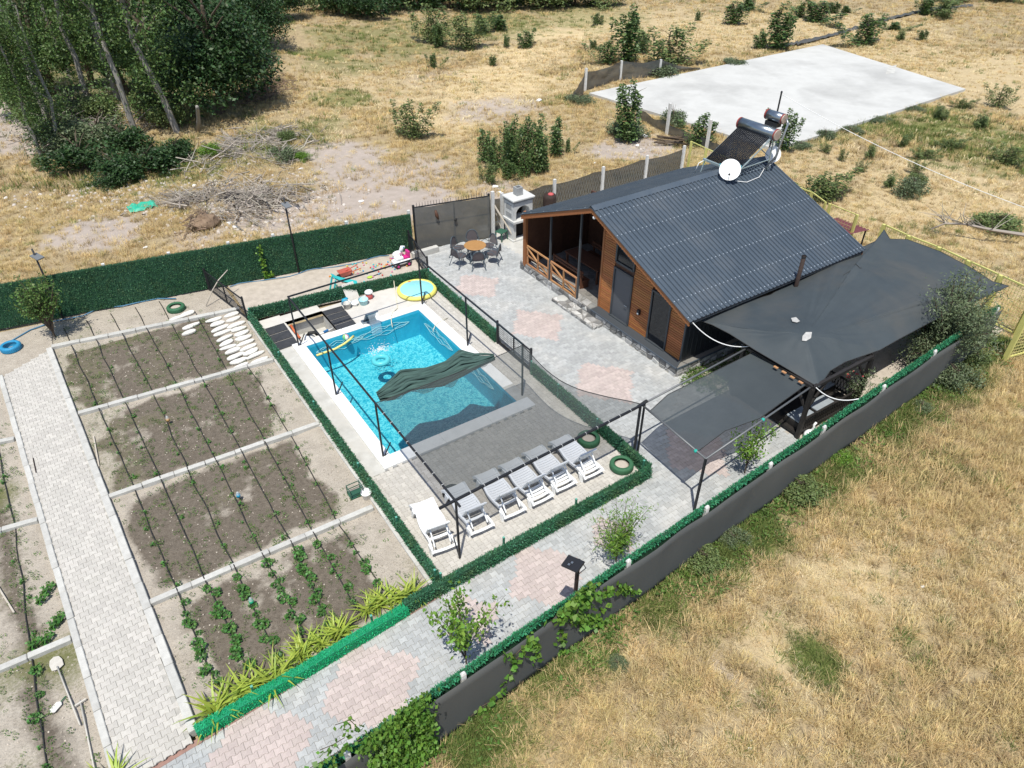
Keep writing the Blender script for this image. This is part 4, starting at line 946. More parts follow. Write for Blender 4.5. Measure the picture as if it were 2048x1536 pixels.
RL = [G(771, 801, FZ), G(830, 775, FZ), G(880, 769, FZ), G(938, 737, FZ), G(990, 716, FZ)]
def pl_(L_, u):
    k = u * (len(L_) - 1); i = min(int(k), len(L_) - 2); return L_[i].lerp(L_[i + 1], k - i)
A_, B_, C_, D_ = Vector((LB, 16.0, FZ)), Vector((11.15, 16.1, FZ)), Vector((12.3, 11.57, FZ + .02)), Vector((LB, 11.25, FZ + .02))
def net1(u, v):
    # u: left->right, v: front->rear
    L0 = D_.lerp(A_, v); R0 = C_.lerp(B_, v); R0 = R0 + Vector((-.55, -.1, -.12)) * math.sin(math.pi * v) ** 1.2
    p = L0.lerp(R0, u); rear = -.28 * math.sin(math.pi * u) * v * v
    return tuple(p + Vector((0, rear * .3, -.16 * math.sin(math.pi * u) * math.sin(math.pi * v) + .012 * noise.noise((u * 14, v * 9, 3)))))
MB().grid(net1, 40, 30).build('net', 'net_shade', t, smooth=True)
he = MB(); he.tube([net1(1, i / 20) for i in range(21)], .014, 6); he.tube([net1(i / 20, 1) for i in range(21)], .012, 6); he.build('rope_hem', 'rubber_black', t)
M('tie_white', (.7, .7, .7), rough=.6)
ti = MB()
for i in range(1, 15): p = Vector((lerp(5.8, 12.3, i / 15), lerp(11.26, 11.53, i / 15), FZ)); ti.tube([p + Vector((0, -.035, -.03)), p + Vector((0, -.034, .035)), p + Vector((0, .035, .035))], .006, 4)
for i in range(1, 9): p = Vector((LB, lerp(11.4, 15.9, i / 9), FZ)); ti.tube([p + Vector((-.035, 0, -.03)), p + Vector((-.034, 0, .035)), p + Vector((.035, 0, .035))], .006, 4)
ti.build('cable_ties', 'tie_white', t)
BT = [G(751, 782, FZ), G(775, 760, FZ), G(797, 736, FZ + .1), G(850, 731, FZ), G(894, 716, FZ), G(920, 692, FZ + .1), G(950, 705, FZ), G(987, 707, FZ)]
BB = [G(762, 803, FZ), G(790, 796, FZ), G(828, 778, FZ), G(858, 772, FZ), G(885, 768, FZ), G(925, 752, FZ), G(955, 735, FZ), G(991, 718, FZ)]
MB().grid(lambda u, v: tuple(pl_(BB, u).lerp(pl_(BT, u), .12 + .76 * v) + Vector((0, 0, -.06 - .12 * math.sin(math.pi * u) * (1 - v)))), 40, 10).build('gathered_layer', 'net_bunch', t, smooth=True)
bu = MB(); NF = 13
for k in range(NF):
    pts = []; rs = []; v0 = .14 + .72 * k / (NF - 1); seed = k * 1.7
    for i in range(49):
        u = i / 48; vv = v0 + .09 * noise.noise((u * 4, seed, 2)); p = pl_(BB, u).lerp(pl_(BT, u), vv)
        pts.append(p + Vector((0, .03 * noise.noise((u * 7, seed, 5)), -.03 - .12 * math.sin(math.pi * u) * (1 - v0) + .05 * noise.noise((u * 5, seed, 9)) + (.035 if k % 2 else 0))))
        rs.append((.035 + .03 * noise.noise((u * 6, seed, 1)) + .02 * math.sin(math.pi * u)) * (.45 + .55 * min(1, 8 * u, 8 * (1 - u))))
    bu.tube(pts, rs, 8)
bu.build('gathered_folds', 'net_bunch', t, smooth=True)
fl_ = MB().grid(lambda u, v: tuple(pl_(BB, u).lerp(pl_(RL, min(1, u)), v) + Vector((0, .05 * math.sin(u * 40) * v, -.05 - .3 * v * (.5 + .5 * math.sin(u * 23)) * math.sin(math.pi * u)))), 60, 8)
fl_.build('hanging_fringe', 'net_shade', t, smooth=True)
# second frame by the gazebo
F2 = 2.08
fr2 = thing('pipe_pergola', 'grey pipe frame between the pool corner and the gazebo', 'pergola', (14.8, 10.3, 0))
P8, P9 = Vector((12.42, 11.62, F2 + .08)), Vector((12.35, 8.93, F2)); Q1, Q2 = Vector((17.5, 11.95, F2 + .05)), Vector((17.7, 9.45, F2))
post(fr2, P9.x, P9.y, F2, .03, .06); post(fr2, P8.x + .14, P8.y + .02, F2 + .06, .03, .05)
M('pipe_grey', (.16, .165, .17), rough=.5, metal=.4)
for a, b in ((P8, P9), (P8, Q1), (P9, Q2)): MB().tube([a, b], .032, 8).build('beam', 'pipe_grey', fr2, smooth=True)
MB().tube([P8 + Vector((-.15, -.02, 0)), P8 + Vector((.22, .03, .02))], .055, 8).build('lashing', 'rubber_black', fr2, smooth=True)
M('rope_teal', (.02, .35, .28), rough=.7)
for p in (P9 + Vector((-.0, .38, 0)), P9.lerp(Q2, .49)): MB().ball(p, .06, 8, 5).build('rope_tie', 'rope_teal', fr2, smooth=True)
t = thing('shade_net', 'darker shade sail strung beside the gazebo', 'shade net', (15, 10.6, F2))
E1 = [G(1300, 822, F2), G(1336, 789, F2), G(1398, 758, F2), G(1508, 704, F2)]; E2 = [G(1393, 905, F2), G(1450, 862, F2), G(1519, 837, F2), G(1614, 768, F2)]
MB().grid(lambda u, v: tuple(pl_(E1, u).lerp(pl_(E2, u), v) + Vector((0, 0, -.14 * math.sin(math.pi * u) * math.sin(math.pi * v) + .01 * noise.noise((u * 9, v * 6, 1))))), 30, 20).build('net', 'net_shade2', t, smooth=True)
he = MB(); he.tube([tuple(p) for p in E1], .012, 5); he.tube([tuple(p) for p in E2], .012, 5); he.build('rope_hem', 'rubber_black', t)
for a, b in ((E1[0], P8), (E2[3], Q2), (E2[0], P9), (E1[3], Q1)): MB().tube([a, b], .008, 5).build('guy_rope', 'rubber_black', t)
# big tarp behind the gazebo and cabin
TB = [(1400, 641, 2.45), (1440, 628, 2.5), (1480, 606, 2.5), (1540, 590, 2.48), (1590, 560, 2.45), (1640, 528, 2.45), (1690, 503, 2.42), (1730, 492, 2.38), (1756, 480, 2.35), (1768, 459, 2.45), (1780, 478, 2.3), (1815, 479, 2.2), (1880, 503, 2.15), (1945, 537, 2.15), (1985, 563, 2.15), (2018, 572, 2.15), (1960, 598, 2.15), (1900, 625, 2.2), (1850, 650, 2.2), (1795, 680, 2.25), (1760, 700, 2.25), (1725, 712, 2.2), (1690, 724, 2.2), (1660, 742, 2.15), (1638, 775, 2.1), (1615, 762, 2.15), (1570, 735, 2.25), (1510, 700, 2.35), (1460, 668, 2.42), (1425, 650, 2.45)]
TBW = [G(*p) for p in TB]; TC = G(1612, 662, 3.05)
t = thing('shade_tarp', 'large dark grey shade tarp stretched between cabin and yellow fence', 'tarp', (22, 11.5, 2))
T2 = G(1780, 560, 2.75)
def tarp(u, v):
    b = pl_(TBW + [TBW[0]], u); p = TC.lerp(b, v)
    tent = math.exp(-((p.x - TC.x) ** 2 + (p.y - TC.y) ** 2) / 1.6) * .12 + .25 * math.exp(-((p.x - T2.x) ** 2 + (p.y - T2.y) ** 2) / 9)
    z = .022 * noise.noise((u * 70, v * 2.5, 3)) * math.sin(math.pi * min(1, v * 1.02)) + lerp(2.62, b.z, v ** 1.3) + tent * 2.2 * (1 - v ** 3) + (.05 * noise.noise((p.x * .9, p.y * .9, 4)) + .03 * noise.noise((p.x * 2.5, p.y * 1.2, 9))) * (1 - v ** 4)
    return (p.x, p.y, z)
MB().grid(tarp, 180, 26).build('sheet', 'tarp', t, smooth=True)
MB().tube([tarp(i / 180, 1) for i in range(181)], .014, 5).build('hem', 'rubber_black', t)
sm_ = MB(); sm_.tube([Vector(tarp(i / 180, .55)) + Vector((0, 0, .004)) for i in range(42, 62)], .01, 4); sm_.build('seam', 'rubber_black', t)
M('tear_pale', (.48, .47, .45), (.36, .35, .34), sc=9, rough=.9)
def on_tarp(px_, py_):
    c = G(px_, py_, 2.85); best = min(((tarp(i / 180, j / 26)) for i in range(180) for j in range(26)), key=lambda q: (q[0] - c.x) ** 2 + (q[1] - c.y) ** 2)
    return Vector(best)
for poly in ([(1605, 672), (1612, 664), (1624, 664), (1622, 676), (1612, 682), (1604, 681)], [(1582, 636), (1592, 634), (1600, 642), (1594, 645), (1585, 643)]):
    q = [G(a, b, on_tarp(a, b).z + .03) for a, b in poly]; MB().add(q, [tuple(range(len(q)))]).build('torn_patch', 'tear_pale', t)
tag(MB().tube(sag((16.3, 13.6, 2.75), Q1 + Vector((-.1, -.05, .1)), .35, 14) , .016, 6).build('cable', 'white_paint', smooth=True), 'white cable sagging from the cabin eave to the pipe frame', 'cable')
tag(MB().tube(sag((17.5, 9.35, 2.15), (18.35, wall_y(18.35) + .12, 1.95), .25, 10), .016, 6).build('cable', 'white_paint', smooth=True), 'white cable drooping from the tarp corner to the screen wall', 'cable')

# ------------------------------------------------------------------ gazebo under the tarp
M('gazebo_dark', (.018, .016, .015), (.028, .024, .022), sc=8, rough=.6)
M('cushion', (.30, .33, .36), (.26, .29, .32), sc=4, rough=.85, bump=.2)
t = thing('gazebo', 'dark wooden gazebo with lattice rails and grey bench pads', 'gazebo', (19, 10.7, 0))
gx0, gx1, gy0, gy1 = 17.45, 20.5, 9.35, 12.1
for x in (gx0, gx1):
    for y in (gy0, gy1): MB().box(x - .06, x + .06, y - .06, y + .06, 0, 2.05).build('post', 'gazebo_dark', t)
for a, b in (((gx0, gy0), (gx1, gy0)), ((gx0, gy1), (gx1, gy1)), ((gx0, gy0), (gx0, gy1)), ((gx1, gy0), (gx1, gy1))):
    MB().beam((*a, 2.1), (*b, 2.1), .1, .12).build('beam', 'gazebo_dark', t)
    if a == (gx0, gy0) and b == (gx0, gy1): continue
    lt = MB(); A2, B2 = Vector((*a, 0)), Vector((*b, 0)); L_ = (B2 - A2).length; n = int(L_ / .11); d_ = (B2 - A2) / n
    for i in range(n): p = A2 + d_ * i; lt.beam(p + Vector((0, 0, .3)), p + d_ + Vector((0, 0, .75)), .018); lt.beam(p + d_ + Vector((0, 0, .3)), p + Vector((0, 0, .75)), .018)
    lt.build('lattice', 'gazebo_dark', t)
    for z in (.28, .78): MB().beam((*a, z), (*b, z), .07, .05).build('rail', 'gazebo_dark', t)
for a, b in (((gx0, gy0, 1.2), (gx0 + .7, gy0, 2.05)), ((gx0, gy0, 1.2), (gx0, gy0 + .7, 2.05)), ((gx1, gy0, 1.2), (gx1 - .7, gy0, 2.05))): MB().beam(a, b, .07).build('brace', 'gazebo_dark', t)
MB().box(gx0, gx1, gy0, gy1, .1, .2).build('floor', 'gazebo_dark', t)
for x0, x1, y0, y1 in ((gx0 + .15, 18.5, gy0 + .1, gy0 + .72), (18.6, 19.55, gy0 + .1, gy0 + .72), (gx1 - .72, gx1 - .1, gy0 + .8, gy1 - .2)):
    MB().box(x0, x1, y0, y1, .2, .42).build('bench', 'gazebo_dark', t); bevelled(MB().box(x0 + .03, x1 - .03, y0 + .03, y1 - .03, .421, .50).build('seat_pad', 'cushion', t), .03, 2)
MB().box(18.3, 19.3, 10.6, 11.4, .68, .73).build('table_top', 'gazebo_dark', t); MB().box(18.7, 18.9, 10.9, 11.1, .2, .68).build('table_leg', 'gazebo_dark', t)
for k in range(4): MB().box(17.2, 17.28, 9.6 + k * .32, 9.75 + k * .32, 2.18, 2.21).build('roof_batten', 'wood_rail', t)
# swan ornament
q = G(1615, 873); t = thing('swan_ornament', 'white swan garden ornament beside the gazebo post', 'ornament', (q.x, q.y, 0))
MB().ball((q.x, q.y, .14), .16, 14, 8, (1.3, .8, .8)).build('body', 'white_plastic', t, smooth=True)
MB().tube([(q.x + .14, q.y, .18), (q.x + .22, q.y, .3), (q.x + .17, q.y, .42), (q.x + .24, q.y, .47), (q.x + .3, q.y, .43)], [.06, .045, .04, .045, .025], 8).build('neck', 'white_plastic', t, smooth=True)
MB().tube([(q.x + .3, q.y, .43), (q.x + .36, q.y, .4)], [.02, .005], 6).build('beak', M('orange', (.6, .15, .03), rough=.5), t)
MB().ball((q.x - .02, q.y - .1, .18), .11, 10, 6, (1.4, .4, .7)).build('wing', 'white_plastic', t, smooth=True)

M('wood_pale', (.52, .47, .40), (.43, .38, .32), sc=9, rough=.8)
# ------------------------------------------------------------------ sun loungers
def make_lounger(ang, slatted):
    t = thing('sun_lounger', None, 'sun lounger')
    prof = [(-.96, .20), (-.90, .25), (-.6, .29), (-.25, .27), (.1, .30), (.45, .35), (.7, .36), (.88, .31), (.96, .22)]
    def zt(y):
        for (a, b), (c, d) in zip(prof[:-1], prof[1:]):
            if a <= y <= c: return lerp(b, d, (y - a) / (c - a))
        return .25
    for s in (-1, 1):
        m = MB(); v = []
        for i in range(33):
            y = lerp(-.96, .96, i / 32); z = zt(y); x = s * (.28 + .02 * math.cos(y * 6)); v.append((x, y, z))
        for i in range(32): m.beam(v[i], v[i + 1], .05, .085)
        m.build('side_rail', 'white_plastic', t, smooth=False)
        for y, dy in ((-.72, -.08), (.62, .12)):
            z1 = zt(y) - .03; mm = MB(); mm.add([(s * .31, y - .1, z1), (s * .31, y + .1, z1), (s * .27, y + .1, z1), (s * .27, y - .1, z1), (s * .33, y + dy - .05, 0), (s * .33, y + dy + .05, 0), (s * .29, y + dy + .05, 0), (s * .29, y + dy - .05, 0)], [(0, 1, 2, 3), (7, 6, 5, 4), (4, 5, 1, 0), (5, 6, 2, 1), (6, 7, 3, 2), (7, 4, 0, 3)])
            mm.build('leg', 'white_plastic', t)
    def slat(y, w_, name, par, W=.27):
        m = MB(); z = zt(y); n = 8
        for i in range(n):
            x0, x1 = lerp(-W, W, i / n), lerp(-W, W, (i + 1) / n); c0 = -.03 * (1 - (x0 / W) ** 2); c1 = -.03 * (1 - (x1 / W) ** 2)
            m.add([(x0, y - w_ / 2, z + c0 + .02), (x1, y - w_ / 2, z + c1 + .02), (x1, y + w_ / 2, z + c1 + .02), (x0, y + w_ / 2, z + c0 + .02), (x0, y - w_ / 2, z + c0), (x1, y - w_ / 2, z + c1), (x1, y + w_ / 2, z + c1), (x0, y + w_ / 2, z + c0)], [(0, 1, 2, 3), (7, 6, 5, 4), (4, 5, 1, 0), (6, 7, 3, 2)])
        return m.build(name, 'white_plastic', par)
    y = -.2; pit = .086
    while y < .93: slat(y, pit - .007, 'slat', t); y += pit
    for y in (-.93,) + ((-.78, -.66, -.54, -.42) if slatted else (-.5,)): slat(y, .085, 'base_slat', t)
    # raised backrest
    m = MB(); L_ = .66; hy, hz = -.27, zt(-.27) + .02; ca, sa = math.cos(ang), math.sin(ang)
    def bp_(x, l, o=0): return Vector((x, hy - l * ca - o * sa, hz + l * sa - o * ca))
    for s in (-1, 1): m.beam(bp_(s * .25, 0), bp_(s * .25, L_), .05, .03)
    m.beam(bp_(-.25, L_), bp_(.25, L_), .05, .04); br = m.build('backrest', 'white_plastic', t)
    for k in range(7):
        l = .03 + k * .088; MB().add([bp_(-.23, l), bp_(.23, l), bp_(.23, l + .078), bp_(-.23, l + .078), bp_(-.23, l, .015), bp_(.23, l, .015), bp_(.23, l + .078, .015), bp_(-.23, l + .078, .015)], [(0, 1, 2, 3), (7, 6, 5, 4), (4, 5, 1, 0), (6, 7, 3, 2)]).build('slat', 'white_plastic', br)
    for s in (-1, 1): MB().beam(bp_(s * .2, L_ * .62, .02), (s * .2, -.8, zt(-.8)), .03, .025).build('strut', 'white_plastic', t)
    return t
lng = [((842, 1003), (890, 1100)), ((905, 972), (966, 1062)), ((968, 946), (1030, 1028)), ((1018, 926), (1084, 1000)), ((1066, 902), (1130, 972)), ((1118, 880), (1185, 948))]
la = make_lounger(RAD(58), False); lb = make_lounger(RAD(60), True)
LL = ['white plastic sun lounger standing in full sun outside the net', 'white slatted sun lounger below the net, next to the sunlit one', 'white sun lounger under the net with an open frame below its raised back',
      'white sun lounger in the row under the net, third from the tyre planters', 'white sun lounger in the row under the net, second from the tyre planters', 'white sun lounger beside the green tyre planters']
for i, (f, h) in enumerate(lng):
    src = la if i < 3 else lb
    o = src if i in (0, 3) else copy_tree(src)
    a, b = G(*f, .3), G(*h, .22); c = (a + b) / 2; d = a - b
    o.location = (c.x, c.y, .032); o.rotation_euler = (0, 0, math.atan2(d.y, d.x) - math.pi / 2); o.scale = (1.16, 1, 1); tag(o, LL[i], 'sun lounger', 'white sun loungers on the pool deck')

# ------------------------------------------------------------------ dining set by the gate
M('table_wood', (.42, .23, .085), (.33, .17, .06), sc=6, rough=.55, stretch=(1, 9, 1)); M('rattan', (.10, .085, .09), (.07, .06, .065), sc=40, rough=.8, alpha=.9); M('chair_metal', (.09, .12, .145), rough=.5, metal=.3)
tc_ = G(950, 491, .74); t = thing('dining_table', 'round wooden patio table ringed by dark chairs', 'table', (tc_.x, tc_.y, .03))
bevelled(MB().lathe([(1e-4, .70), (.5, .70), (.52, .72), (.5, .74), (1e-4, .74)], 32, (tc_.x, tc_.y, .03)).build('tabletop', 'table_wood', t), .004)
for k in range(4):
    a = k * math.pi / 2 + .4; MB().beam((tc_.x + .12 * math.cos(a), tc_.y + .12 * math.sin(a), .73), (tc_.x + .36 * math.cos(a), tc_.y + .36 * math.sin(a), .03), .04).build('leg', 'chair_metal', t)
def make_chair():
    t = thing('patio_chair', None, 'chair')
    bevelled(MB().prism([(.24 * math.cos(a) * (1.05 if math.sin(a) > 0 else .95), .23 * math.sin(a)) for a in [2 * math.pi * i / 20 for i in range(20)]], .42, .455).build('seat', 'rattan', t), .01)
    def arch(u): a = math.pi * u; return (-.25 * math.cos(a), -.23 - .07 * math.sin(a), .45 + .43 * math.sin(a) ** .7)
    bk = MB().grid(lambda u, v: tuple(Vector((lerp(-.24, .24, u) , -.23 - .07 * v, .45)) + Vector((0, 0, v * .42 * max(0, 1 - (2 * u - 1) ** 4) ** .6))), 16, 8).build('backrest', 'rattan', t)
    MB().tube([arch(i / 20) for i in range(21)], .016, 6).build('back_hoop', 'chair_metal', t, smooth=True)
    MB().tube([(-.25, -.23, .45), (-.27, -.05, .62), (-.25, .16, .62), (-.22, .2, .45)], .014, 6).build('armrest', 'chair_metal', t); MB().tube([(.25, -.23, .45), (.27, -.05, .62), (.25, .16, .62), (.22, .2, .45)], .014, 6).build('armrest', 'chair_metal', t)
    for x, y in ((-1, -1), (1, -1), (-1, 1), (1, 1)): MB().tube([(x * .2, y * .2, .44), (x * .29, y * .34, 0)], .016, 6).build('leg', 'chair_metal', t)
    return t
ch = make_chair(); va = math.atan2(-tc_.y, -tc_.x)       # towards the walk
CN = ['nearest the pool corner gate', 'with its back to the mesh gate', 'facing away from the stool', 'with its back to the play sand', 'with its back to the yard walk', 'with its back to the cabin porch']
for k in range(6):
    o = ch if k == 0 else copy_tree(ch); a = va + .12 + k * math.pi / 3; r_ = .80 if k % 2 == 0 else .88; o.scale = (1.14, 1.14, 1.08)
    o.location = (tc_.x + r_ * math.cos(a), tc_.y + r_ * math.sin(a), .03); o.rotation_euler = (0, 0, a + math.pi / 2 + random.uniform(-.1, .1))
    tag(o, 'dark woven patio chair with round hoop back drawn up to the round table', 'chair', 'chairs around the patio table')
# green stool and white sack
q = G(1003, 480, 0); t = thing('green_stool', 'dark green plastic stool table beside the barbecue', 'stool', (q.x, q.y, .03)); M('green_plastic', (.03, .10, .065), rough=.45)
bevelled(MB().obox((q.x, q.y, .47), .5, .45, .04, .3).build('top', 'green_plastic', t), .02)
for dx, dy in ((-1, -1), (1, -1), (1, 1), (-1, 1)):
    p = Matrix.Rotation(.3, 3, 'Z') @ Vector((.2 * dx, .18 * dy, 0)); MB().beam((q.x + p.x, q.y + p.y, .45), (q.x + p.x * 1.12, q.y + p.y * 1.12, .03), .05).build('leg', 'green_plastic', t)
q = G(1017, 474); o = MB().ball((q.x + .1, q.y + .15, .2), .22, 12, 8, (1, .8, .95)); 
for v in o.v: v += Vector((noise.noise(v * 6) * .05, noise.noise(v * 6 + Vector((3, 0, 0))) * .05, 0))
tag(o.build('white_sack', 'white_paint', smooth=True), 'white plastic sack slumped behind the green stool', 'sack')
# barbecue oven
bx0, bx1, by0, by1 = 17.75, 18.85, 26.5, 27.3
t = thing('barbecue_oven', 'grey concrete barbecue oven with arched hearth and flue', 'barbecue', ((bx0 + bx1) / 2, (by0 + by1) / 2, 0)); M('bbq_light', (.60, .60, .585), (.52, .52, .505), sc=5, rough=.85, bump=.2); M('bbq_grey', (.34, .345, .345), (.28, .285, .285), sc=5, rough=.85); M('soot', (.012, .011, .011), rough=1)
b_ = MB(); b_.box(bx0, bx0 + .16, by0, by1, .02, 1.0); b_.box(bx1 - .16, bx1, by0, by1, .02, 1.0); b_.box(bx0, bx1, by1 - .1, by1 + .002, .02, 1.0); b_.box(bx0 - .05, bx1 + .05, by0 - .07, by1 + .05, .0, .1); b_.build('base', 'bbq_light', t)
MB().box(bx0 - .07, bx1 + .07, by0 - .16, by1 + .04, 1.0, 1.1).build('hearth_slab', 'bbq_light', t)
MB().box(bx0 + .16, bx1 - .16, by0 + .3, by1 - .1, .1, .95).build('store_back', 'soot', t)
# arched upper body
n = 14; oz, r_ = 1.42, .40; cx_ = (bx0 + bx1) / 2
arch_ = [(cx_ - r_, 1.1), (cx_ - r_, oz)] + [(cx_ - r_ * math.cos(math.pi * i / n), oz + r_ * .9 * math.sin(math.pi * i / n)) for i in range(1, n)] + [(cx_ + r_, oz), (cx_ + r_, 1.1)]
outer = [(bx0, 1.1), (bx0, 1.6)] + [(lerp(bx0, bx1, i / n), 1.98) for i in range(1, n)] + [(bx1, 1.6), (bx1, 1.1)]
m = MB(); k = len(arch_)
m.v = [Vector((x, by0 - .02, z)) for x, z in outer] + [Vector((x, by0 - .02, z)) for x, z in arch_] + [Vector((x, by1 - .1, z)) for x, z in arch_]
for i in range(k - 1): m.f.append((i, k + i, k + i + 1, i + 1)); m.f.append((k + i, 2 * k + i, 2 * k + i + 1, k + i + 1))
m.build('arch_front', 'bbq_light', t)
MB().box(bx0, bx0 + .06, by0 - .019, by1, 1.1, 1.98).build('cheek', 'bbq_light', t); MB().box(bx1 - .06, bx1, by0 - .019, by1, 1.1, 1.98).build('cheek', 'bbq_light', t); MB().box(bx0 + .06, bx1 - .06, by1 - .12, by1 - .002, 1.1, 1.98).build('fire_back', 'soot', t)
for z in (1.2, 1.6): bevelled(MB().box(bx0 - .012, bx0 + .02, by0 + .15, by1 - .15, z, z + .24).build('relief_panel', 'bbq_grey', t), .01)
MB().box(bx0 - .03, bx1 + .03, by0 - .05, by1 + .03, 1.98, 2.08).build('cornice', 'bbq_grey', t); bevelled(MB().box(bx0 - .09, bx1 + .09, by0 - .12, by1 + .08, 2.08, 2.17).build('top_slab', 'bbq_light', t), .02)
fl = MB(); fx, fy = cx_ + .02, by0 + .45
for x0, x1, y0, y1 in ((-.17, -.11, -.17, .17), (.11, .17, -.17, .17), (-.11, .11, -.17, -.11), (-.11, .11, .11, .17)): fl.box(fx + x0, fx + x1, fy + y0, fy + y1, 2.17, 2.55)
fl.build('flue', 'bbq_grey', t); MB().box(fx - .11, fx + .11, fy - .11, fy + .11, 2.17, 2.3).build('flue_soot', 'soot', t)
# boards and stick leaning by the gate post
for label, a, b, w_ in (('long pale board leaning against the barbecue', (17.3, 27.6, 1.75), (17.9, 26.9 - .45, .03), .1), ('thin pale stick leaning on the net fence by the stool', (17.55, 27.85, 1.2), (17.6, 27.0, .03), .03)):
    tag(MB().beam(a, b, w_, .03).build('leaning_board' if w_ > .05 else 'leaning_stick', 'wood_pale'), label, 'board' if w_ > .05 else 'stick')
# black kettle drum beyond the fence
q = G(1082, 400, 1.3); t = thing('water_drum', 'dark brown drum with a red lid cloth behind the barbecue', 'drum', (20.6, 27.5, 0)); MB().lathe([(.3, 0), (.32, .1), (.34, 1.3), (.3, 1.45), (1e-4, 1.48)], 20, (20.6, 27.45, .02)).build('body', 'rust', t, smooth=True); MB().ball((20.62, 27.4, 1.5), .16, 10, 6, (1, 1, .5)).build('cloth', M('red_cloth', (.5, .1, .1), rough=.8), t, smooth=True)

# ------------------------------------------------------------------ lamps
def lamp(label, base, h, az, pole=.035):
    t = thing('street_lamp', label, 'lamp', base); b = Vector(base)
    MB().tube([b, b + Vector((0, 0, h))], pole, 10).build('pole', 'black_metal', t, smooth=True)
    d = Vector((math.cos(az), math.sin(az), 0)); c = b + d * .12 + Vector((0, 0, h - .3))
    MB().obox(c, .42, .3, .04, az, 0, .22).build('lamp_head', M('lamp_head', (.16, .17, .18), rough=.4), t); MB().beam(b + Vector((0, 0, h - .38)), c, .03).build('bracket', 'black_metal', t)
pA = Vector((-1.9, rear_y(-1.9) - .12, 0))
h1 = 2.9
lamp('black lamp pole rising behind the small tree at the green fence', (-1.55, rear_y(-1.55) - .1, 0), 3.15, RAD(-60)); lamp('tall black lamp pole against the green fence near the toys', (7.9, rear_y(7.9) - .12, 0), 3.6, RAD(-80))
q = Vector((6.98, wall_y(6.98) + .32, 0)); t = thing('solar_floodlight', 'square solar floodlight on a brown post beside the screen wall', 'lamp', q)
MB().beam(q, q + Vector((0, 0, 2.55)), .07).build('post', 'rust', t); c = q + Vector((-.1, .06, 2.55))
f_ = MB().obox(c, .32, .44, .05, RAD(20), RAD(-12), RAD(-10)).build('lamp_head', 'black_metal', t)
lens = MB()
for i in range(3): lens.obox(c + Vector((-.1 + .09 * i, .02, .03)), .05, .05, .012, RAD(20), RAD(-12), RAD(-10))
lens.build('lens', 'grey_metal', f_); MB().tube([q + Vector((.05, .2, 2.5)), q + Vector((.14, .1, 2.5)), q + Vector((.14, -.12, 2.42)), q + Vector((-.1, -.16, 2.42))], .012, 6).build('bracket', 'black_metal', t)

# ------------------------------------------------------------------ pool side things
M('inflatable', (.12, .62, .68), rough=.35, transl=.2); M('foam_yellow', (.78, .66, .22), rough=.8)
q = G(762, 722, -.04); tag(MB().lathe([(.26 + .1 * math.cos(a), .1 * math.sin(a)) for a in [2 * math.pi * i / 12 for i in range(13)]], 28, (q.x, q.y, .0)).build('swim_ring', 'inflatable', smooth=True), 'turquoise inflatable swim ring floating in the pool', 'swim ring')
tag(MB().tube([G(633, 711, 0), G(650, 705, 0), G(670, 698, 0), G(688, 688, .02), G(700, 679, .03), G(707, 672, .03)], .045, 10).build('pool_noodle', 'foam_yellow', smooth=True), 'bent yellow foam noodle floating in the pool corner', 'pool noodle')
t = thing('beach_ball', 'small coloured beach ball floating by the pool edge', 'ball', G(692, 676, -.06)); c = G(692, 676, 0)
for k, cc in enumerate(((.7, .15, .15), (.75, .72, .7), (.7, .6, .1), (.15, .5, .2), (.75, .72, .7), (.6, .3, .4))):
    MB().grid(lambda u, v: (c.x + .13 * math.sin(math.pi * max(.001, v)) * math.cos((k + u) * math.pi / 3), c.y + .13 * math.sin(math.pi * max(.001, v)) * math.sin((k + u) * math.pi / 3), .03 + .13 * math.cos(math.pi * v)), 4, 8).build('panel', M('ball_%d' % k, cc, rough=.4), t, smooth=True)
# waterfall spout, hoses, jets, churned water
t = thing('waterfall_spout', 'steel waterfall spout arching over the pool edge', 'fountain', (8.75, 23.55, .1))
MB().grid(lambda u, v: (8.5 + .5 * u, 23.62 - .55 * math.sin(v * 1.7), .1 + .75 * math.sin(min(1, v * 1.25) * math.pi / 2) - .12 * v * v), 6, 14).build('spout', 'tank_steel', t, smooth=True)
bevelled(MB().box(8.45, 9.05, 23.5, 23.7, .1, .2).build('foot', 'tank_steel', t), .01); 
M('foam', (.72, .80, .82), rough=.6, alpha=.5)
MB().grid(lambda u, v: (8.53 + .44 * u, 23.06 - .25 * v, .72 - .78 * v * v), 6, 10).build('water_curtain', M('water_sheet', (.75, .85, .9), rough=.2, alpha=.22), t, smooth=True)
fm = MB()
for i in range(240):
    a = random.uniform(0, 6.28); r_ = abs(random.gauss(0, .34)); fm.ball((8.35 + r_ * math.cos(a) * 1.3, 21.75 + r_ * math.sin(a), -.055), random.uniform(.012, .05) * max(.3, 1 - r_), 6, 4, (1, 1, .3))
tag(fm.build('bubbles', 'foam', smooth=True), 'patch of white churned bubbles on the pool water', 'bubbles', kind='stuff')
M('hose_cream', (.68, .63, .48), rough=.6)
tag(MB().tube([G(787, 551, .5), G(788, 565, .3), G(790, 580, .06), G(793, 600, .05), G(795, 616, .05), G(785, 625, .12), G(782, 632, .13), G(783, 645, .05), G(785, 655, -.08)], .016, 8).build('garden_hose', 'hose_cream', smooth=True), 'cream garden hose dropping over the far pool edge', 'hose')
tag(MB().tube([G(895, 636, .06), G(885, 640, .11), G(872, 648, .13), G(867, 658, .03), G(866, 664, -.07)], .014, 8).build('garden_hose', 'hose_cream', smooth=True), 'short pale hose hanging into the pool beside the yard', 'hose')
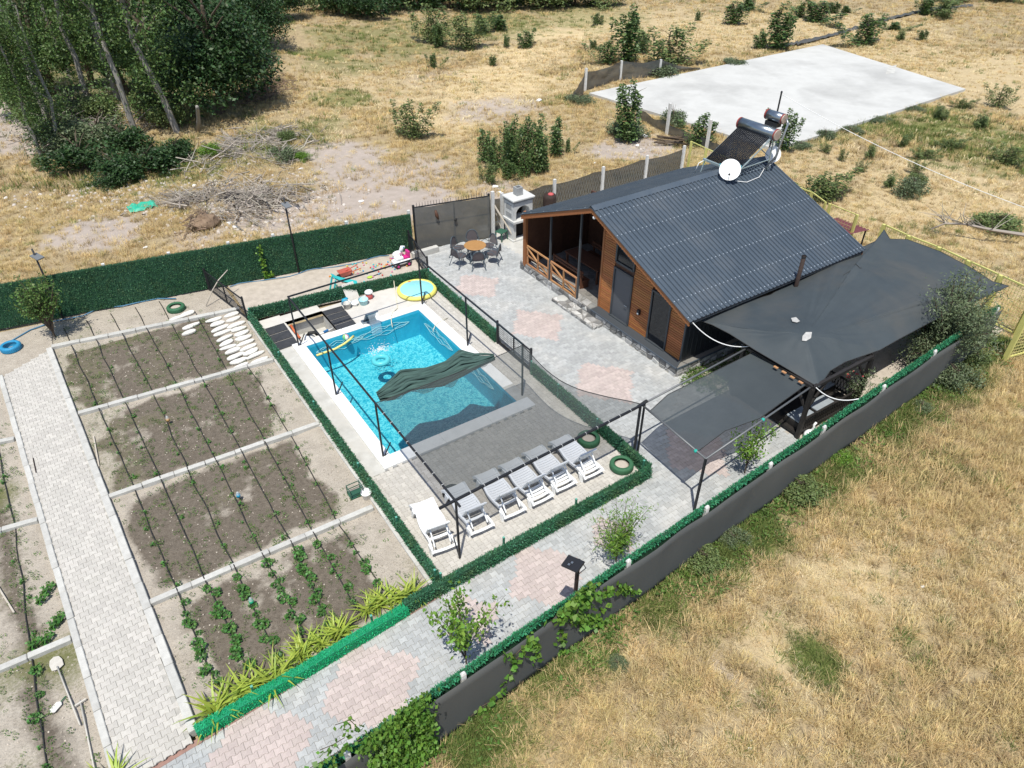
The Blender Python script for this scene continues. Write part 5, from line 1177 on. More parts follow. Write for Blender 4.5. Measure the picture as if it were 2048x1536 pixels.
# paddling pool
q = Vector((11.55, 24.75, .035)); t = thing('paddling_pool', 'round turquoise lid of a yellow rimmed paddling pool', 'paddling pool', q)
M('lid_blue', (.30, .68, .72), (.26, .62, .67), sc=2, rough=.5); M('rim_yellow', (.72, .66, .16), rough=.45)
MB().lathe([(.78 + .09 * math.cos(a), .1 + .1 * math.sin(a)) for a in [2 * math.pi * i / 12 for i in range(13)]], 40, q).build('rim', 'rim_yellow', t, smooth=True); MB().lathe([(1e-4, .19), (.76, .17), (.8, .14), (.76, .1)], 40, q).build('lid', 'lid_blue', t, smooth=True)
MB().ball((q.x + .0, q.y + .72, .12), .14, 8, 6, (1, .5, .8)).build('valve_flap', 'orange', t, smooth=True)
# pump pit
t = thing('pump_pit', 'open concrete pump pit between two black board covers', 'pit', (6.7, 24.6, -.6))
PT = MB(); x0, x1, y0, y1 = PIT
PT.add([(x0, y0, -.75), (x1, y0, -.75), (x1, y1, -.75), (x0, y1, -.75)], [(0, 1, 2, 3)])
for a, b in (((x0, y0), (x1, y0)), ((x1, y0), (x1, y1)), ((x1, y1), (x0, y1)), ((x0, y1), (x0, y0))): PT.add([(*a, -.75), (*b, -.75), (*b, .03), (*a, .03)], [(3, 2, 1, 0)])
PT.build('pit_walls', 'concrete', t)
for i in range(4): MB().box(x0 + .004, x0 + .02, y0 + .1, y1 - .1, -.7 + i * .19, -.7 + i * .19 + .16).build('wall_board', 'deck_beige', t)
M('filter_white', (.7, .69, .66), rough=.5); M('valve_blue', (.02, .12, .3), rough=.4); M('pipe_orange', (.55, .13, .05), rough=.5)
MB().ball((6.35, 24.1, -.2), .28, 16, 10, (1, 1, .9)).build('filter_tank', 'filter_white', t, smooth=True); MB().tube([(6.35, 24.1, .02), (6.4, 24.05, .14), (6.6, 24.0, .14), (6.7, 24.0, 0)], .07, 10).build('pump_head', 'rubber_black', t, smooth=True)
MB().tube([(6.75, 24.1, -.1), (7.1, 24.12, -.08), (7.45, 24.2, -.08)], .035, 8).build('pipe', 'filter_white', t, smooth=True); MB().tube([(7.0, 24.12, -.08), (7.2, 24.14, -.06)], .06, 8).build('valve', 'valve_blue', t); MB().tube([(6.15, 24.6, -.3), (6.1, 25.1, -.2), (6.1, 25.4, -.1)], .05, 8).build('pipe', 'pipe_orange', t, smooth=True)
def cover(label, poly, n):
    P_ = [G(a, b, .07) for a, b in poly]; c = sum((Vector(p) for p in P_), Vector()) / 4; t = thing('pit_cover', label, 'cover', (c.x, c.y, .035), group='black covers on the pump pit')
    for i in range(n):
        a0, a1 = i / n + .018, (i + 1) / n - .018; q = [P_[0].lerp(P_[3], a0), P_[1].lerp(P_[2], a0), P_[1].lerp(P_[2], a1), P_[0].lerp(P_[3], a1)]
        bevelled(MB().prism([(p.x, p.y) for p in q], .04, .075).build('board', 'dark_board', t), .006)
cover('black boarded pit cover beside the green screen', [(529, 657), (567, 645), (597, 687), (557, 701)], 3); cover('black boarded pit cover beside the buckets', [(644, 622), (683, 611), (713, 648), (676, 661)], 4)
# buckets and bowls behind the pool
def bucket(label, px_, r_, h, mat, group=None, z=.035):
    q = G(px_[0], px_[1], z + h * .5); t = thing('bucket', label, 'bucket', (q.x, q.y, z), group=group)
    MB().lathe([(r_ * .78, 0), (r_, h), (r_ * 1.06, h), (r_ * 1.06, h - .02), (r_ * .97, h - .02), (r_ * .74, .02), (1e-4, .02)], 22, (q.x, q.y, z)).build('shell', mat, t, smooth=True)
    MB().tube([(q.x + r_ * math.cos(a), q.y + r_ * math.sin(a) * .9, z + h - .02 + .1 * math.sin(a)) for a in [math.pi * i / 10 for i in range(11)]], .006, 5).build('handle', 'grey_metal', t)
    return t
M('bucket_grey', (.45, .45, .43), rough=.5); M('bucket_cream', (.7, .62, .5), rough=.5); M('bucket_blue', (.35, .6, .66), rough=.5)
bucket('grey plastic bucket beside the black pit cover', (694, 611), .17, .26, 'bucket_grey'); bucket('small white bowl among the buckets behind the pool', (709, 608), .15, .14, 'white_plastic'); bucket('pale blue tub with cream rim behind the pool', (727, 603), .2, .24, 'bucket_blue'); bucket('white bucket standing in the vegetable bed by the screen', (733, 990), .15, .24, 'white_plastic', z=.0)
q = G(688, 606, .1); tag(MB().tube([(q.x, q.y, .04), (q.x + .05, q.y + .02, .2), (q.x + .2, q.y + .05, .26)], [.12, .13, .05], 10).build('watering_can', M('can_blue', (.02, .32, .5), rough=.45), smooth=True), 'bright blue watering can next to the grey bucket', 'watering can')
P_ = [G(700, 607, .04), G(722, 603, .04)]; a = P_[0] + Vector((0, .42, 0)); o = MB().add([(a.x, a.y - .2, .04), (a.x + .55, a.y - .16, .04), (a.x + .52, a.y + .28, .62), (a.x - .03, a.y + .24, .62), (a.x, a.y - .18, .04), (a.x + .55, a.y - .14, .04), (a.x + .52, a.y + .3, .62), (a.x - .03, a.y + .26, .62)], [(0, 1, 2, 3), (7, 6, 5, 4), (0, 4, 5, 1), (1, 5, 6, 2), (2, 6, 7, 3), (3, 7, 4, 0)]).build('cement_sheet', 'deck_beige'); tag(o, 'beige panel leaning on the green screen behind the buckets', 'panel')
q = G(739, 596, .05); t = thing('sack', 'white and red sack standing on the pool terrace', 'sack', (q.x, q.y, .035)); o = MB().lathe([(.13, 0), (.16, .1), (.14, .2), (.1, .26)], 14, (q.x, q.y, .036)); o.build('lower_bag', 'red_cloth', t, smooth=True); MB().ball((q.x, q.y, .34), .17, 12, 8, (1.1, 1, .6)).build('upper_bag', 'white_paint', t, smooth=True)

# ------------------------------------------------------------------ toys on the play sand
def toy_ball(c, r_, mat): return MB().ball(c, r_, 8, 6)
TC_ = {'red': (.55, .07, .06), 'yellow': (.65, .55, .08), 'blue': (.05, .32, .55), 'teal': (.05, .5, .5), 'orange': (.65, .25, .05), 'pink': (.65, .2, .35)}
for k, v in TC_.items():
    M('toy_' + k, v, rough=.4); bm = bpy.data.meshes.new('ball'); tm = MB().ball((0, 0, 0), .04, 8, 6); bm.from_pydata([tuple(q) for q in tm.v], [], tm.f); bm.update(); bm.materials.append(MATS['toy_' + k]); bm.polygons.foreach_set('use_smooth', [True] * len(bm.polygons)); TC_[k] = bm
def sand_z(x, y): return .012
for i in range(78):
    u = random.random(); px_ = 668 + 150 * u + random.gauss(0, 10); py_ = 560 - 40 * u + random.gauss(0, 8)
    if i < 46: px_ = random.gauss(745, 34); py_ = random.gauss(535, 8) - (px_ - 745) * .12
    q = G(px_, py_, .05)
    if not (5.2 < q.x < 12.5 and q.y < rear_y(q.x) - .25 and q.y > 26.3 - (q.x - 5) * .1 + .2): continue
    k = random.choice(list(TC_)); o = bpy.data.objects.new('toy_ball', TC_[k]); COL.objects.link(o); o.location = (q.x, q.y, .012 + .038); tag(o, k + ' plastic play ball scattered on the sand', 'ball', k + ' play balls on the sand')
for px_, lab, k in (((565, 613), 'red plastic ball alone near the mesh panel', 'red'), ((663, 500 + 80), 'blue plastic ball apart from the others near the slide', 'blue')):
    q = G(*px_, .05); o = bpy.data.objects.new('toy_ball', TC_[k]); COL.objects.link(o); o.location = (q.x, q.y, .05); tag(o, lab, 'ball')
q = G(690, 549, .1); t = thing('toy_wheelbarrow', 'faded red toy wheelbarrow tipped on the sand', 'toy', (q.x, q.y, .012)); M('toy_faded_red', (.55, .16, .12), rough=.5)
MB().add([(q.x - .3, q.y - .2, .3), (q.x + .3, q.y - .2, .32), (q.x + .3, q.y + .2, .32), (q.x - .3, q.y + .2, .3), (q.x - .2, q.y - .13, .08), (q.x + .2, q.y - .13, .08), (q.x + .2, q.y + .13, .08), (q.x - .2, q.y + .13, .08)], [(4, 5, 6, 7), (0, 1, 5, 4), (1, 2, 6, 5), (2, 3, 7, 6), (3, 0, 4, 7)]).build('tray', 'toy_faded_red', t)
for s in (-1, 1): MB().beam((q.x + .1, q.y + s * .16, .2), (q.x + .72, q.y + s * .2, .3), .035).build('handle', 'toy_faded_red', t)
MB().tube([(q.x - .3, q.y - .03, .1), (q.x - .3, q.y + .03, .1)], .095, 12).build('wheel', 'rubber_black', t)
q = G(692, 572, .2); t = thing('toy_slide', 'pale teal toy slide leaning behind the green screen', 'slide', (q.x, q.y, .012)); M('toy_teal', (.30, .66, .60), rough=.45)
MB().grid(lambda u, v: (q.x - .5 + 1.1 * u, q.y - .25 + .5 * v, .75 - .7 * u ** .8 + .12 * (2 * v - 1) ** 4), 12, 8).build('chute', 'toy_teal', t, smooth=True); MB().beam((q.x - .48, q.y - .2, .72), (q.x - .7, q.y - .2, .012), .06).build('leg', 'toy_teal', t); MB().beam((q.x - .48, q.y + .2, .72), (q.x - .7, q.y + .2, .012), .06).build('leg', 'toy_teal', t)
# toy car
q = G(803, 528, .1); t = thing('ride_on_toy', 'white and magenta ride-on toy car with black wheels', 'toy car', (q.x, q.y, .012)); M('magenta', (.55, .03, .22), rough=.4)
bevelled(MB().box(q.x - .42, q.x + .42, q.y - .2, q.y + .2, .16, .36).build('body', 'white_plastic', t), .05, 2); bevelled(MB().box(q.x - .3, q.x + .08, q.y - .17, q.y + .17, .36, .52).build('bonnet', 'white_plastic', t), .05, 2)
bevelled(MB().box(q.x + .05, q.x + .35, q.y - .15, q.y + .15, .36, .46).build('seat', 'magenta', t), .03, 2); bevelled(MB().box(q.x + .3, q.x + .42, q.y - .16, q.y + .16, .36, .7).build('seat_back', 'magenta', t), .03, 2)
for dx in (-.26, .28):
    for dy in (-.2, .2):
        w_ = MB().tube([(q.x + dx, q.y + dy - .04, .13), (q.x + dx, q.y + dy + .04, .13)], .12, 14).build('wheel', 'rubber_black', t); MB().tube([(q.x + dx, q.y + dy - .045, .13), (q.x + dx, q.y + dy + .045, .13)], .06, 10).build('hub', 'magenta', w_)
MB().tube([(q.x - .02, q.y, .5), (q.x + .04, q.y, .62)], .015, 6).build('steering_column', 'rubber_black', t); MB().lathe([(.07 + .012 * math.cos(a), .012 * math.sin(a)) for a in [2 * math.pi * i / 8 for i in range(9)]], 14, (q.x + .04, q.y, .62)).build('steering_wheel', 'magenta', t, smooth=True)
q = G(795, 512, .2); t = thing('toy_horse', 'white rocking toy with blue eye beside the toy car', 'toy', (q.x, q.y, .012)); MB().ball((q.x, q.y, .3), .2, 12, 8, (1.3, .7, .8)).build('body', 'white_plastic', t, smooth=True); MB().tube([(q.x + .18, q.y, .38), (q.x + .28, q.y, .58), (q.x + .4, q.y, .56)], [.1, .1, .06], 10).build('head', 'white_plastic', t, smooth=True); MB().ball((q.x + .3, q.y - .09, .6), .035, 8, 6).build('eye', 'toy_blue', t)
for s in (-1, 1): MB().tube([(q.x - .35, q.y + s * .13, .14), (q.x - .1, q.y + s * .13, .03), (q.x + .15, q.y + s * .13, .03), (q.x + .38, q.y + s * .13, .14)], .025, 6).build('rocker', 'magenta', t, smooth=True)
for s in (-1, 1): MB().tube([(q.x - .15, q.y + s * .1, .25), (q.x - .15, q.y + s * .13, .04)], .035, 6).build('leg', 'white_plastic', t); MB().tube([(q.x + .15, q.y + s * .1, .25), (q.x + .15, q.y + s * .13, .04)], .035, 6).build('leg', 'white_plastic', t)
q = G(740, 554, .05); t = thing('toy_spade', 'lime green toy spade lying on the sand', 'toy', (q.x, q.y, .012)); M('lime', (.40, .58, .06), rough=.45); MB().ball((q.x, q.y, .05), .12, 10, 6, (1.2, .9, .25)).build('blade', 'lime', t, smooth=True); MB().tube([(q.x + .1, q.y, .05), (q.x + .6, q.y + .1, .04)], .015, 6).build('handle', 'rubber_black', t)
tag(MB().tube([(4.9 + i * .42, rear_y(4.9 + i * .42) - .22 + .12 * math.sin(i * .9), .05 + .03 * math.sin(i * 1.7)) for i in range(18)], .018, 6).build('water_pipe', M('pipe_blue', (.06, .18, .30), rough=.5), smooth=True), 'blue water pipe along the green fence behind the toys', 'pipe')

# ------------------------------------------------------------------ tyres
def tyre(label, c, r_, mat, z=.03, w_=.2, soil_=True):
    t = thing('tyre_planter', label, 'tyre', (c[0], c[1], z)); R_ = r_
    prof = [(R_ * .66, 0), (R_ * .9, .0), (R_, w_ * .2), (R_, w_ * .8), (R_ * .9, w_), (R_ * .66, w_), (R_ * .62, w_ * .85), (R_ * .72, w_ * .6), (R_ * .72, w_ * .2), (R_ * .66, 0)]
    MB().lathe(prof, 30, (c[0], c[1], z)).build('tyre', mat, t, smooth=True)
    tr_ = MB()
    for i in range(36): a = 2 * math.pi * i / 36; tr_.obox((c[0] + R_ * math.cos(a), c[1] + R_ * math.sin(a), z + w_ / 2), .012, .03, w_ * .55, a)
    tr_.build('tread', mat, t)
    if soil_: MB().lathe([(1e-4, w_ * .62), (R_ * .4, w_ * .66), (R_ * .7, w_ * .55)], 20, (c[0], c[1], z)).build('soil', 'sand', t, smooth=True)
q = G(1177, 880, .1); tyre('green painted tyre planter in the shade of the net', (q.x, q.y), .37, 'tyre_green', w_=.22); q = G(1243, 932, .1); tyre('green painted tyre planter in the sunny deck corner', (q.x, q.y), .37, 'tyre_green', w_=.22)
q = G(22, 695, .1); tyre('bright blue painted tyre lying at the path end', (q.x, q.y), .36, 'tyre_blue', 0.0, .24, False); q = G(352, 616, .1); tyre('dark green tyre with dry stalks beside the stepping stones', (q.x, q.y), .36, 'tyre_green', 0, .22)
q = G(905, 985, .1); tyre('black tyre standing in shade behind a lounger', (q.x, q.y), .3, 'rubber_black', .03, .16, False)
# stepping stones
SS = [(1460, 810), (1482, 838), (1500, 870), (1515, 900), (1528, 937), (1545, 967), (1558, 997), (1588, 1023), (1605, 1060), (1628, 1092), (1642, 1128), (1580, 775), (1592, 808), (1610, 845), (1625, 873), (1648, 905), (1660, 935), (1675, 968), (1695, 1000), (1712, 1030), (1742, 1050), (1772, 1088), (1280, 768), (1300, 855), (1290, 897), (1213, 795)]
M('white_stone', (.72, .70, .65), (.62, .60, .55), sc=10, rough=.9, bump=.3, bsc=40, rnd='object', rv=.06)
for i, (a, b) in enumerate(SS):
    q = G(a / 3.413, 400 + b / 3.413, .1); k = 14; ph_ = random.uniform(0, 6); an = RAD(8) + random.uniform(-.12, .12); sx, sy_ = random.uniform(.30, .35), random.uniform(.115, .14)
    poly = []
    for j in range(k):
        th_ = 2 * math.pi * j / k; r_ = 1 + .12 * math.sin(2 * th_ + ph_) + .08 * math.sin(3 * th_ + ph_ * 2); x, y = sx * r_ * math.cos(th_), sy_ * r_ * math.sin(th_); poly.append((q.x + x * math.cos(an) - y * math.sin(an), q.y + x * math.sin(an) + y * math.cos(an)))
    o = bevelled(MB().prism(poly, .02, .085 + random.uniform(0, .02)).build('stepping_stone', 'white_stone'), .015)
    if i < 22: tag(o, 'white stepping stone in the double row beside the green screen', 'stone', 'double row of stepping stones')
    else: tag(o, 'white stepping stone set apart between bed and tyre', 'stone', 'stepping stones set apart')
# ------------------------------------------------------------------ drip lines
DL = [[(127, 655), (195, 810), (267, 973), (354, 1184), (436, 1377)], [(173, 640), (248, 800), (321, 957), (410, 1158), (494, 1335)], [(221, 626), (305, 782), (375, 938), (469, 1136), (555, 1315)], [(270, 614), (353, 766), (431, 919), (527, 1111), (619, 1282)], [(318, 602), (403, 756), (483, 903), (583, 1087), (662, 1252)], [(391, 626), (456, 744), (532, 888), (630, 1070), (713, 1217)], [(497, 731), (582, 872), (680, 1050), (766, 1181)], [(-8, 870), (8, 960), (30, 1060), (62, 1310), (88, 1500), (100, 1560)]]
DW = []
for i, L_ in enumerate(DL):
    P_ = [G(*p, .06) for p in L_]; pts = []
    for a, b in zip(P_[:-1], P_[1:]):
        for k in range(12):
            p = a.lerp(b, k / 12); ky = min(abs(p.y - y) for y in (28.1, 23.5, 18.8, 14.28)); pts.append(p + Vector((.05 * noise.noise((p.y * .8, i, 1)), 0, (.1 if ky < .16 and i < 7 else 0) + .015 * noise.noise((p.y * 2, i, 5)) - .02)))
    pts.append(P_[-1]); DW.append(pts)
    tag(MB().tube(pts, .016, 6).build('drip_hose', 'rubber_black', smooth=True), 'black drip hose running lengthwise through the vegetable beds' if i < 7 else 'black drip hose in the narrow bed left of the paved path', 'hose', 'drip hoses in the beds' if i < 7 else None)
tag(MB().tube([G(-10, 700, .05), G(60, 660, .05), G(110, 642, .08), G(165, 632, .06), G(200, 615, .06), G(245, 612, .06), G(275, 605, .07), G(315, 597, .06), G(352, 597, .06)], .025, 8).build('water_pipe', 'pipe_blue', smooth=True), 'blue feeder pipe at the foot of the green fence by the beds', 'pipe')
# bottles, tools
def bottle(label, px_, col):
    q = G(*px_, .12); t = thing('plastic_bottle', label, 'bottle', (q.x, q.y, .03)); m_ = M('bottle_' + label.split()[3], col, rough=.15, alpha=.85)
    MB().lathe([(.05, 0), (.055, .02), (.055, .14), (.03, .2), (.018, .22)], 14, (q.x, q.y, .14)).build('shell', 'clear_plastic', t, smooth=True); MB().lathe([(.058, 0), (.058, .1)], 14, (q.x, q.y, .15)).build('label_band', m_, t, smooth=True); MB().tube([(q.x, q.y, .0), (q.x, q.y, .14)], .012, 6).build('stick', 'wood_rail', t)
M('clear_plastic', (.7, .74, .76), rough=.1, alpha=.4)
bottle('clear bottle with blue band upturned on a stick in the bed', (478, 995), (.02, .3, .5)); bottle('clear bottle with green band upturned on a stick in the bed', (504, 1207), (.02, .4, .2))
bottle('clear bottle with orange base upturned on a stick in the bed', (337, 843), (.5, .3, .12))
q = G(115, 1330); t = thing('shovel', 'dusty shovel with long pole lying in the narrow bed', 'shovel', (q.x, q.y, .05)); hd = G(113, 1330, .1); tl = G(160, 1450, .06); d_ = (tl - hd).normalized(); s_ = Vector((-d_.y, d_.x, 0)); M('dusty', (.55, .52, .47), (.48, .45, .40), sc=9, rough=.9)
pts = [(-.3, 0), (-.26, .1), (-.12, .14), (.06, .13), (.1, .04)]; poly = [hd + d_ * a + s_ * b for a, b in pts] + [hd + d_ * a - s_ * b for a, b in pts[::-1]]
bevelled(MB().prism([(p.x, p.y) for p in poly], .05, .07).build('blade', 'dusty', t), .01); MB().tube([hd + d_ * .05, tl], .018, 8).build('handle', 'dusty', t, smooth=True)
t = thing('rake', 'dusty wooden rake lying beside the path kerb', 'rake', G(175, 1450, .05)); a, b = G(160, 1400, .06), G(190, 1545, .06); MB().tube([a, b], .018, 8).build('handle', 'dusty', t, smooth=True); c0, c1 = G(150, 1412, .06), G(172, 1398, .06); MB().beam(c0, c1, .04).build('head', 'dusty', t)
for k in range(6): p = c0.lerp(c1, k / 5); MB().beam(p, p + Vector((.0, 0, -.05)), .012).build('tine', 'dusty', t)
q = G(113, 1413, .05); t = thing('trowel', 'pale short trowel blade lying near the shovel', 'trowel', q); d_ = (G(124, 1398, .05) - G(100, 1425, .05)).normalized(); s_ = Vector((-d_.y, d_.x, 0)); poly = [q + d_ * a + s_ * b for a, b in ((-.16, 0), (-.12, .08), (.08, .08), (.12, .02))] + [q + d_ * a - s_ * b for a, b in ((.12, .02), (.08, .08), (-.12, .08))]
bevelled(MB().prism([(p.x, p.y) for p in poly], .05, .065).build('blade', 'white_stone', t), .006); MB().tube([q + d_ * .1, q + d_ * .26], .015, 6).build('handle', 'tyre_green', t)
for lab, a, b in (('pale wooden stake lying in the second bed by the kerb', (187, 872), (198, 933)), ('pale wooden stake lying in the narrow bed', (-5, 1172), (28, 1225))):
    tag(MB().beam(G(*a, .05), G(*b, .05), .04, .03).build('stake', 'wood_pale'), lab, 'stake')
tag(MB().tube([G(412, 612, .05), G(425, 580, .6), G(437, 560, 1.0), G(455, 540, 1.2)], .02, 6).build('leaning_pole', 'wood_pale', smooth=True), 'pale bent pole leaning towards the green fence', 'pole')
tag(MB().tube([G(66, 916, .14), G(72, 945, .14)], .015, 6).build('iron_rod', 'rust', smooth=True), 'short rusty iron rod lying on the paved path', 'rod')
q = G(711, 985, .1); t = thing('green_crate', 'dark green wire crate leaning on the low screen', 'crate', (q.x, q.y, .02)); fr_ = MB(); cx0 = q
for z in (.04, .2, .36):
    for a, b in (((-.2, -.15), (.2, -.15)), ((.2, -.15), (.2, .15)), ((.2, .15), (-.2, .15)), ((-.2, .15), (-.2, -.15))): fr_.beam((q.x + a[0], q.y + a[1], z), (q.x + b[0], q.y + b[1], z), .02)
for a in ((-.2, -.15), (.2, -.15), (.2, .15), (-.2, .15)): fr_.beam((q.x + a[0], q.y + a[1], .02), (q.x + a[0], q.y + a[1], .38), .02)
fr_.build('frame', 'green_plastic', t); MB().box(q.x - .19, q.x + .19, q.y - .14, q.y + .14, .04, .06).build('base', 'green_plastic', t)
q = G(1129, 598, .1); t = thing('round_basin', 'upturned pale basin with teal rim by the porch step', 'basin', (q.x, q.y, .03)); MB().lathe([(.25, 0), (.24, .16), (.2, .18), (1e-4, .18)], 24, (q.x - .1, q.y, .03)).build('shell', 'bucket_grey', t, smooth=True); MB().lathe([(.255, .0), (.27, .02), (.255, .04)], 24, (q.x - .1, q.y, .03)).build('rim', 'bucket_blue', t, smooth=True)
# ------------------------------------------------------------------ scattered ground cover (geometry nodes, one object per kind)
def scatter(name, proto, P_, rz, sc, kind='stuff', tilt=None):
    P_ = np.asarray(P_, np.float32); n = len(P_)
    if n == 0: return
    me = bpy.data.meshes.new(name); me.vertices.add(n); me.vertices.foreach_set('co', P_.ravel()); me.update()
    ro = np.zeros((n, 3), np.float32); ro[:, 2] = rz
    if tilt is not None: ro[:, 0] = tilt
    a = me.attributes.new('rot', 'FLOAT_VECTOR', 'POINT'); a.data.foreach_set('vector', ro.ravel())
    a = me.attributes.new('scl', 'FLOAT', 'POINT'); a.data.foreach_set('value', np.asarray(sc, np.float32))
    o = bpy.data.objects.new(name, me); COL.objects.link(o)
    ng = bpy.data.node_groups.new(name, 'GeometryNodeTree')
    ng.interface.new_socket('Geometry', in_out='INPUT', socket_type='NodeSocketGeometry'); ng.interface.new_socket('Geometry', in_out='OUTPUT', socket_type='NodeSocketGeometry')
    N = ng.nodes; L = ng.links; gi = N.new('NodeGroupInput'); go = N.new('NodeGroupOutput'); ip = N.new('GeometryNodeInstanceOnPoints'); oi = N.new('GeometryNodeObjectInfo'); oi.inputs[0].default_value = proto; oi.inputs['As Instance'].default_value = True
    na = N.new('GeometryNodeInputNamedAttribute'); na.data_type = 'FLOAT_VECTOR'; na.inputs[0].default_value = 'rot'; nb = N.new('GeometryNodeInputNamedAttribute'); nb.data_type = 'FLOAT'; nb.inputs[0].default_value = 'scl'
    er = N.new('FunctionNodeEulerToRotation'); L.new(na.outputs[0], er.inputs[0]); L.new(er.outputs[0], ip.inputs['Rotation']); L.new(nb.outputs[0], ip.inputs['Scale'])
    L.new(gi.outputs[0], ip.inputs['Points']); L.new(oi.outputs['Geometry'], ip.inputs['Instance']); L.new(ip.outputs[0], go.inputs[0])
    md = o.modifiers.new('scatter', 'NODES'); md.node_group = ng
    tag(o, kind=kind); return o
def proto(name, me, mat):
    me.materials.append(MATS[mat]); return bpy.data.objects.new(name, me)
def tuft(name, n, ln, wd, lean, spread, mat, seed, curl=.4):
    r = np.random.default_rng(seed); V = []; F = []
    for i in range(n):
        a = r.uniform(0, 6.283); rad = spread * math.sqrt(r.uniform()); b = np.array([rad * math.cos(a), rad * math.sin(a), -.02]); a2 = a + r.normal() * .9
        l = ln * r.uniform(.5, 1.25); le = abs(r.normal()) * lean; d = np.array([math.cos(a2) * math.sin(le), math.sin(a2) * math.sin(le), math.cos(le)]); d2 = d + np.array([math.cos(a2), math.sin(a2), -.6]) * curl * r.uniform(.2, 1.4); d2 /= np.linalg.norm(d2)
        s = np.array([-math.sin(a2 + r.normal() * .6), math.cos(a2), 0]) * wd * r.uniform(.6, 1.3); m = b + d * l * .55; t = m + d2 * l * .5
        k = len(V); V += [b - s, b + s, m + s * .8, m - s * .8, t + s * .15, t - s * .15]; F += [(k, k + 1, k + 2, k + 3), (k + 3, k + 2, k + 4, k + 5)]
    return proto(name, npmesh(name, V, F), mat)
M('straw', (.68, .54, .285), (.60, .455, .22), sc=2, rnd='object', rv=.28, rough=.8, transl=.25, spec=.2)
M('straw_pale', (.77, .665, .43), (.71, .59, .36), sc=2, rnd='object', rv=.2, rough=.8, transl=.25, spec=.2)
M('straw_brown', (.46, .36, .205), (.40, .31, .175), sc=2, rnd='object', rv=.3, rough=.85, transl=.2, spec=.2)
M('grass_green', (.20, .245, .075), (.145, .19, .05), sc=2, rnd='object', rv=.35, rough=.7, transl=.3, spec=.2)
M('weed_leaf', (.10, .185, .035), rnd='object', rv=.35, rough=.6, transl=.3)
M('leaf_dark', (.034, .075, .022), rnd='island', rv=.55, rough=.5, transl=.25)
M('leaf_grove', (.088, .15, .04), rnd='island', rv=.5, rough=.5, transl=.3)
M('leaf_field', (.15, .2, .07), rnd='island', rv=.5, rough=.6, transl=.3)
M('leaf_poplar', (.115, .185, .06), rnd='island', rv=.5, rough=.45, transl=.3)
M('leaf_mid', (.10, .175, .042), rnd='island', rv=.5, rough=.5, transl=.3)
M('leaf_bright', (.155, .285, .04), rnd='island', rv=.45, rough=.45, transl=.35)
M('leaf_vine', (.125, .25, .04), rnd='island', rv=.4, rough=.5, transl=.35)
M('leaf_olive', (.135, .175, .09), rnd='island', rv=.45, rough=.5, transl=.25)
M('leaf_yellow', (.26, .31, .045), rnd='island', rv=.4, rough=.5, transl=.35)
M('leaf_lily', (.33, .41, .065), rnd='island', rv=.35, rough=.45, transl=.35)
M('leaf_veg', (.085, .20, .045), rnd='island', rv=.5, rough=.5, transl=.3)
M('bark_pale', (.36, .34, .31), (.22, .20, .175), sc=5, rough=.9, bump=.4, stretch=(4, 4, .8)); M('bark_brown', (.13, .095, .065), (.08, .06, .045), sc=8, rough=.9)
M('twig_grey', (.31, .275, .235), rnd='island', rv=.5, rough=.95); M('twig_brown', (.20, .145, .10), rnd='island', rv=.35, rough=.95)
TU = [tuft('dry_tuft', 40, .20, .006, 1.0, .17, 'straw', 1, .6), tuft('dry_tuft', 44, .20, .006, 1.3, .22, 'straw_pale', 2, .8), tuft('dry_tuft', 34, .20, .007, .9, .13, 'straw_brown', 3), tuft('dry_tuft', 30, .34, .005, .7, .16, 'straw', 4, .35), tuft('green_tuft', 40, .24, .007, .8, .16, 'grass_green', 5)]
TF = [tuft('dry_tuft', 40, .26, .012, 1.0, .3, 'straw', 6), tuft('dry_tuft', 36, .30, .014, 1.2, .36, 'straw_pale', 7, .7), tuft('dry_tuft', 30, .26, .013, .9, .25, 'straw_brown', 8), tuft('green_tuft', 40, .28, .012, .8, .28, 'grass_green', 9)]
def in_plot(x, y):
    if -13 < x < 13.4: return wall_y(x) - .12 < y < rear_y(x) + .14
    if 13.4 <= x < 17.3: return wall_y(x) - .12 < y < 28.5
    if 17.3 <= x < 30.3: return wall_y(x) - .12 < y < 28.2
    return False
SLP = [(p.x, p.y) for p in SLAB]
acc = {k: [] for k in range(20)}; r = random.Random(5)
def field_try(x, y, near):
    p = PXY(x, y)
    if not (-70 < p[0] < 2118 and -60 < p[1] < 1640) or in_plot(x, y) or inside(x, y, SLP): return
    b = blob(BARE, x, y)
    if r.random() < b * .93: return
    n3 = noise.noise((x * .07 + y * .03, y * .13, 61)); n4 = noise.noise((x * .5, y * 1.6, 67)); n1 = noise.noise((x * .22, y * .22, 40)) + .5 * n3; n2 = noise.noise((x * .9, y * .9, 44)); g = blob(GREEN, x, y); pa = blob(PALE, x, y)
    if n2 < -.5 and r.random() < .4: return
    z = tz(x, y)
    if n4 < -.3 and r.random() < .5: return
    if r.random() < g * .75 + max(0, n1 - .33) * .5 + .025: k = 4 if near else 3
    elif r.random() < pa * .9 + max(0, -n1) * .6: k = 1
    elif r.random() < .16 + max(0, n2) * .6 + max(0, n3) * .7: k = 2
    else: k = 3 if near and r.random() < .4 else 0
    acc[k if near else 10 + k].append((x, y, z, r.uniform(0, 6.28), (r.uniform(.55, 1.25) if near else r.uniform(.6, 1.3)) * (1 + .25 * n1) * (.75 if pa > .3 else 1)))
def fill(x0, x1, y0, y1, dens, near):
    for _ in range(int((x1 - x0) * (y1 - y0) * dens)): field_try(r.uniform(x0, x1), r.uniform(y0, y1), near)
fill(1, 34, -1, 10, 62, True); fill(30, 42, 6, 30, 34, True)
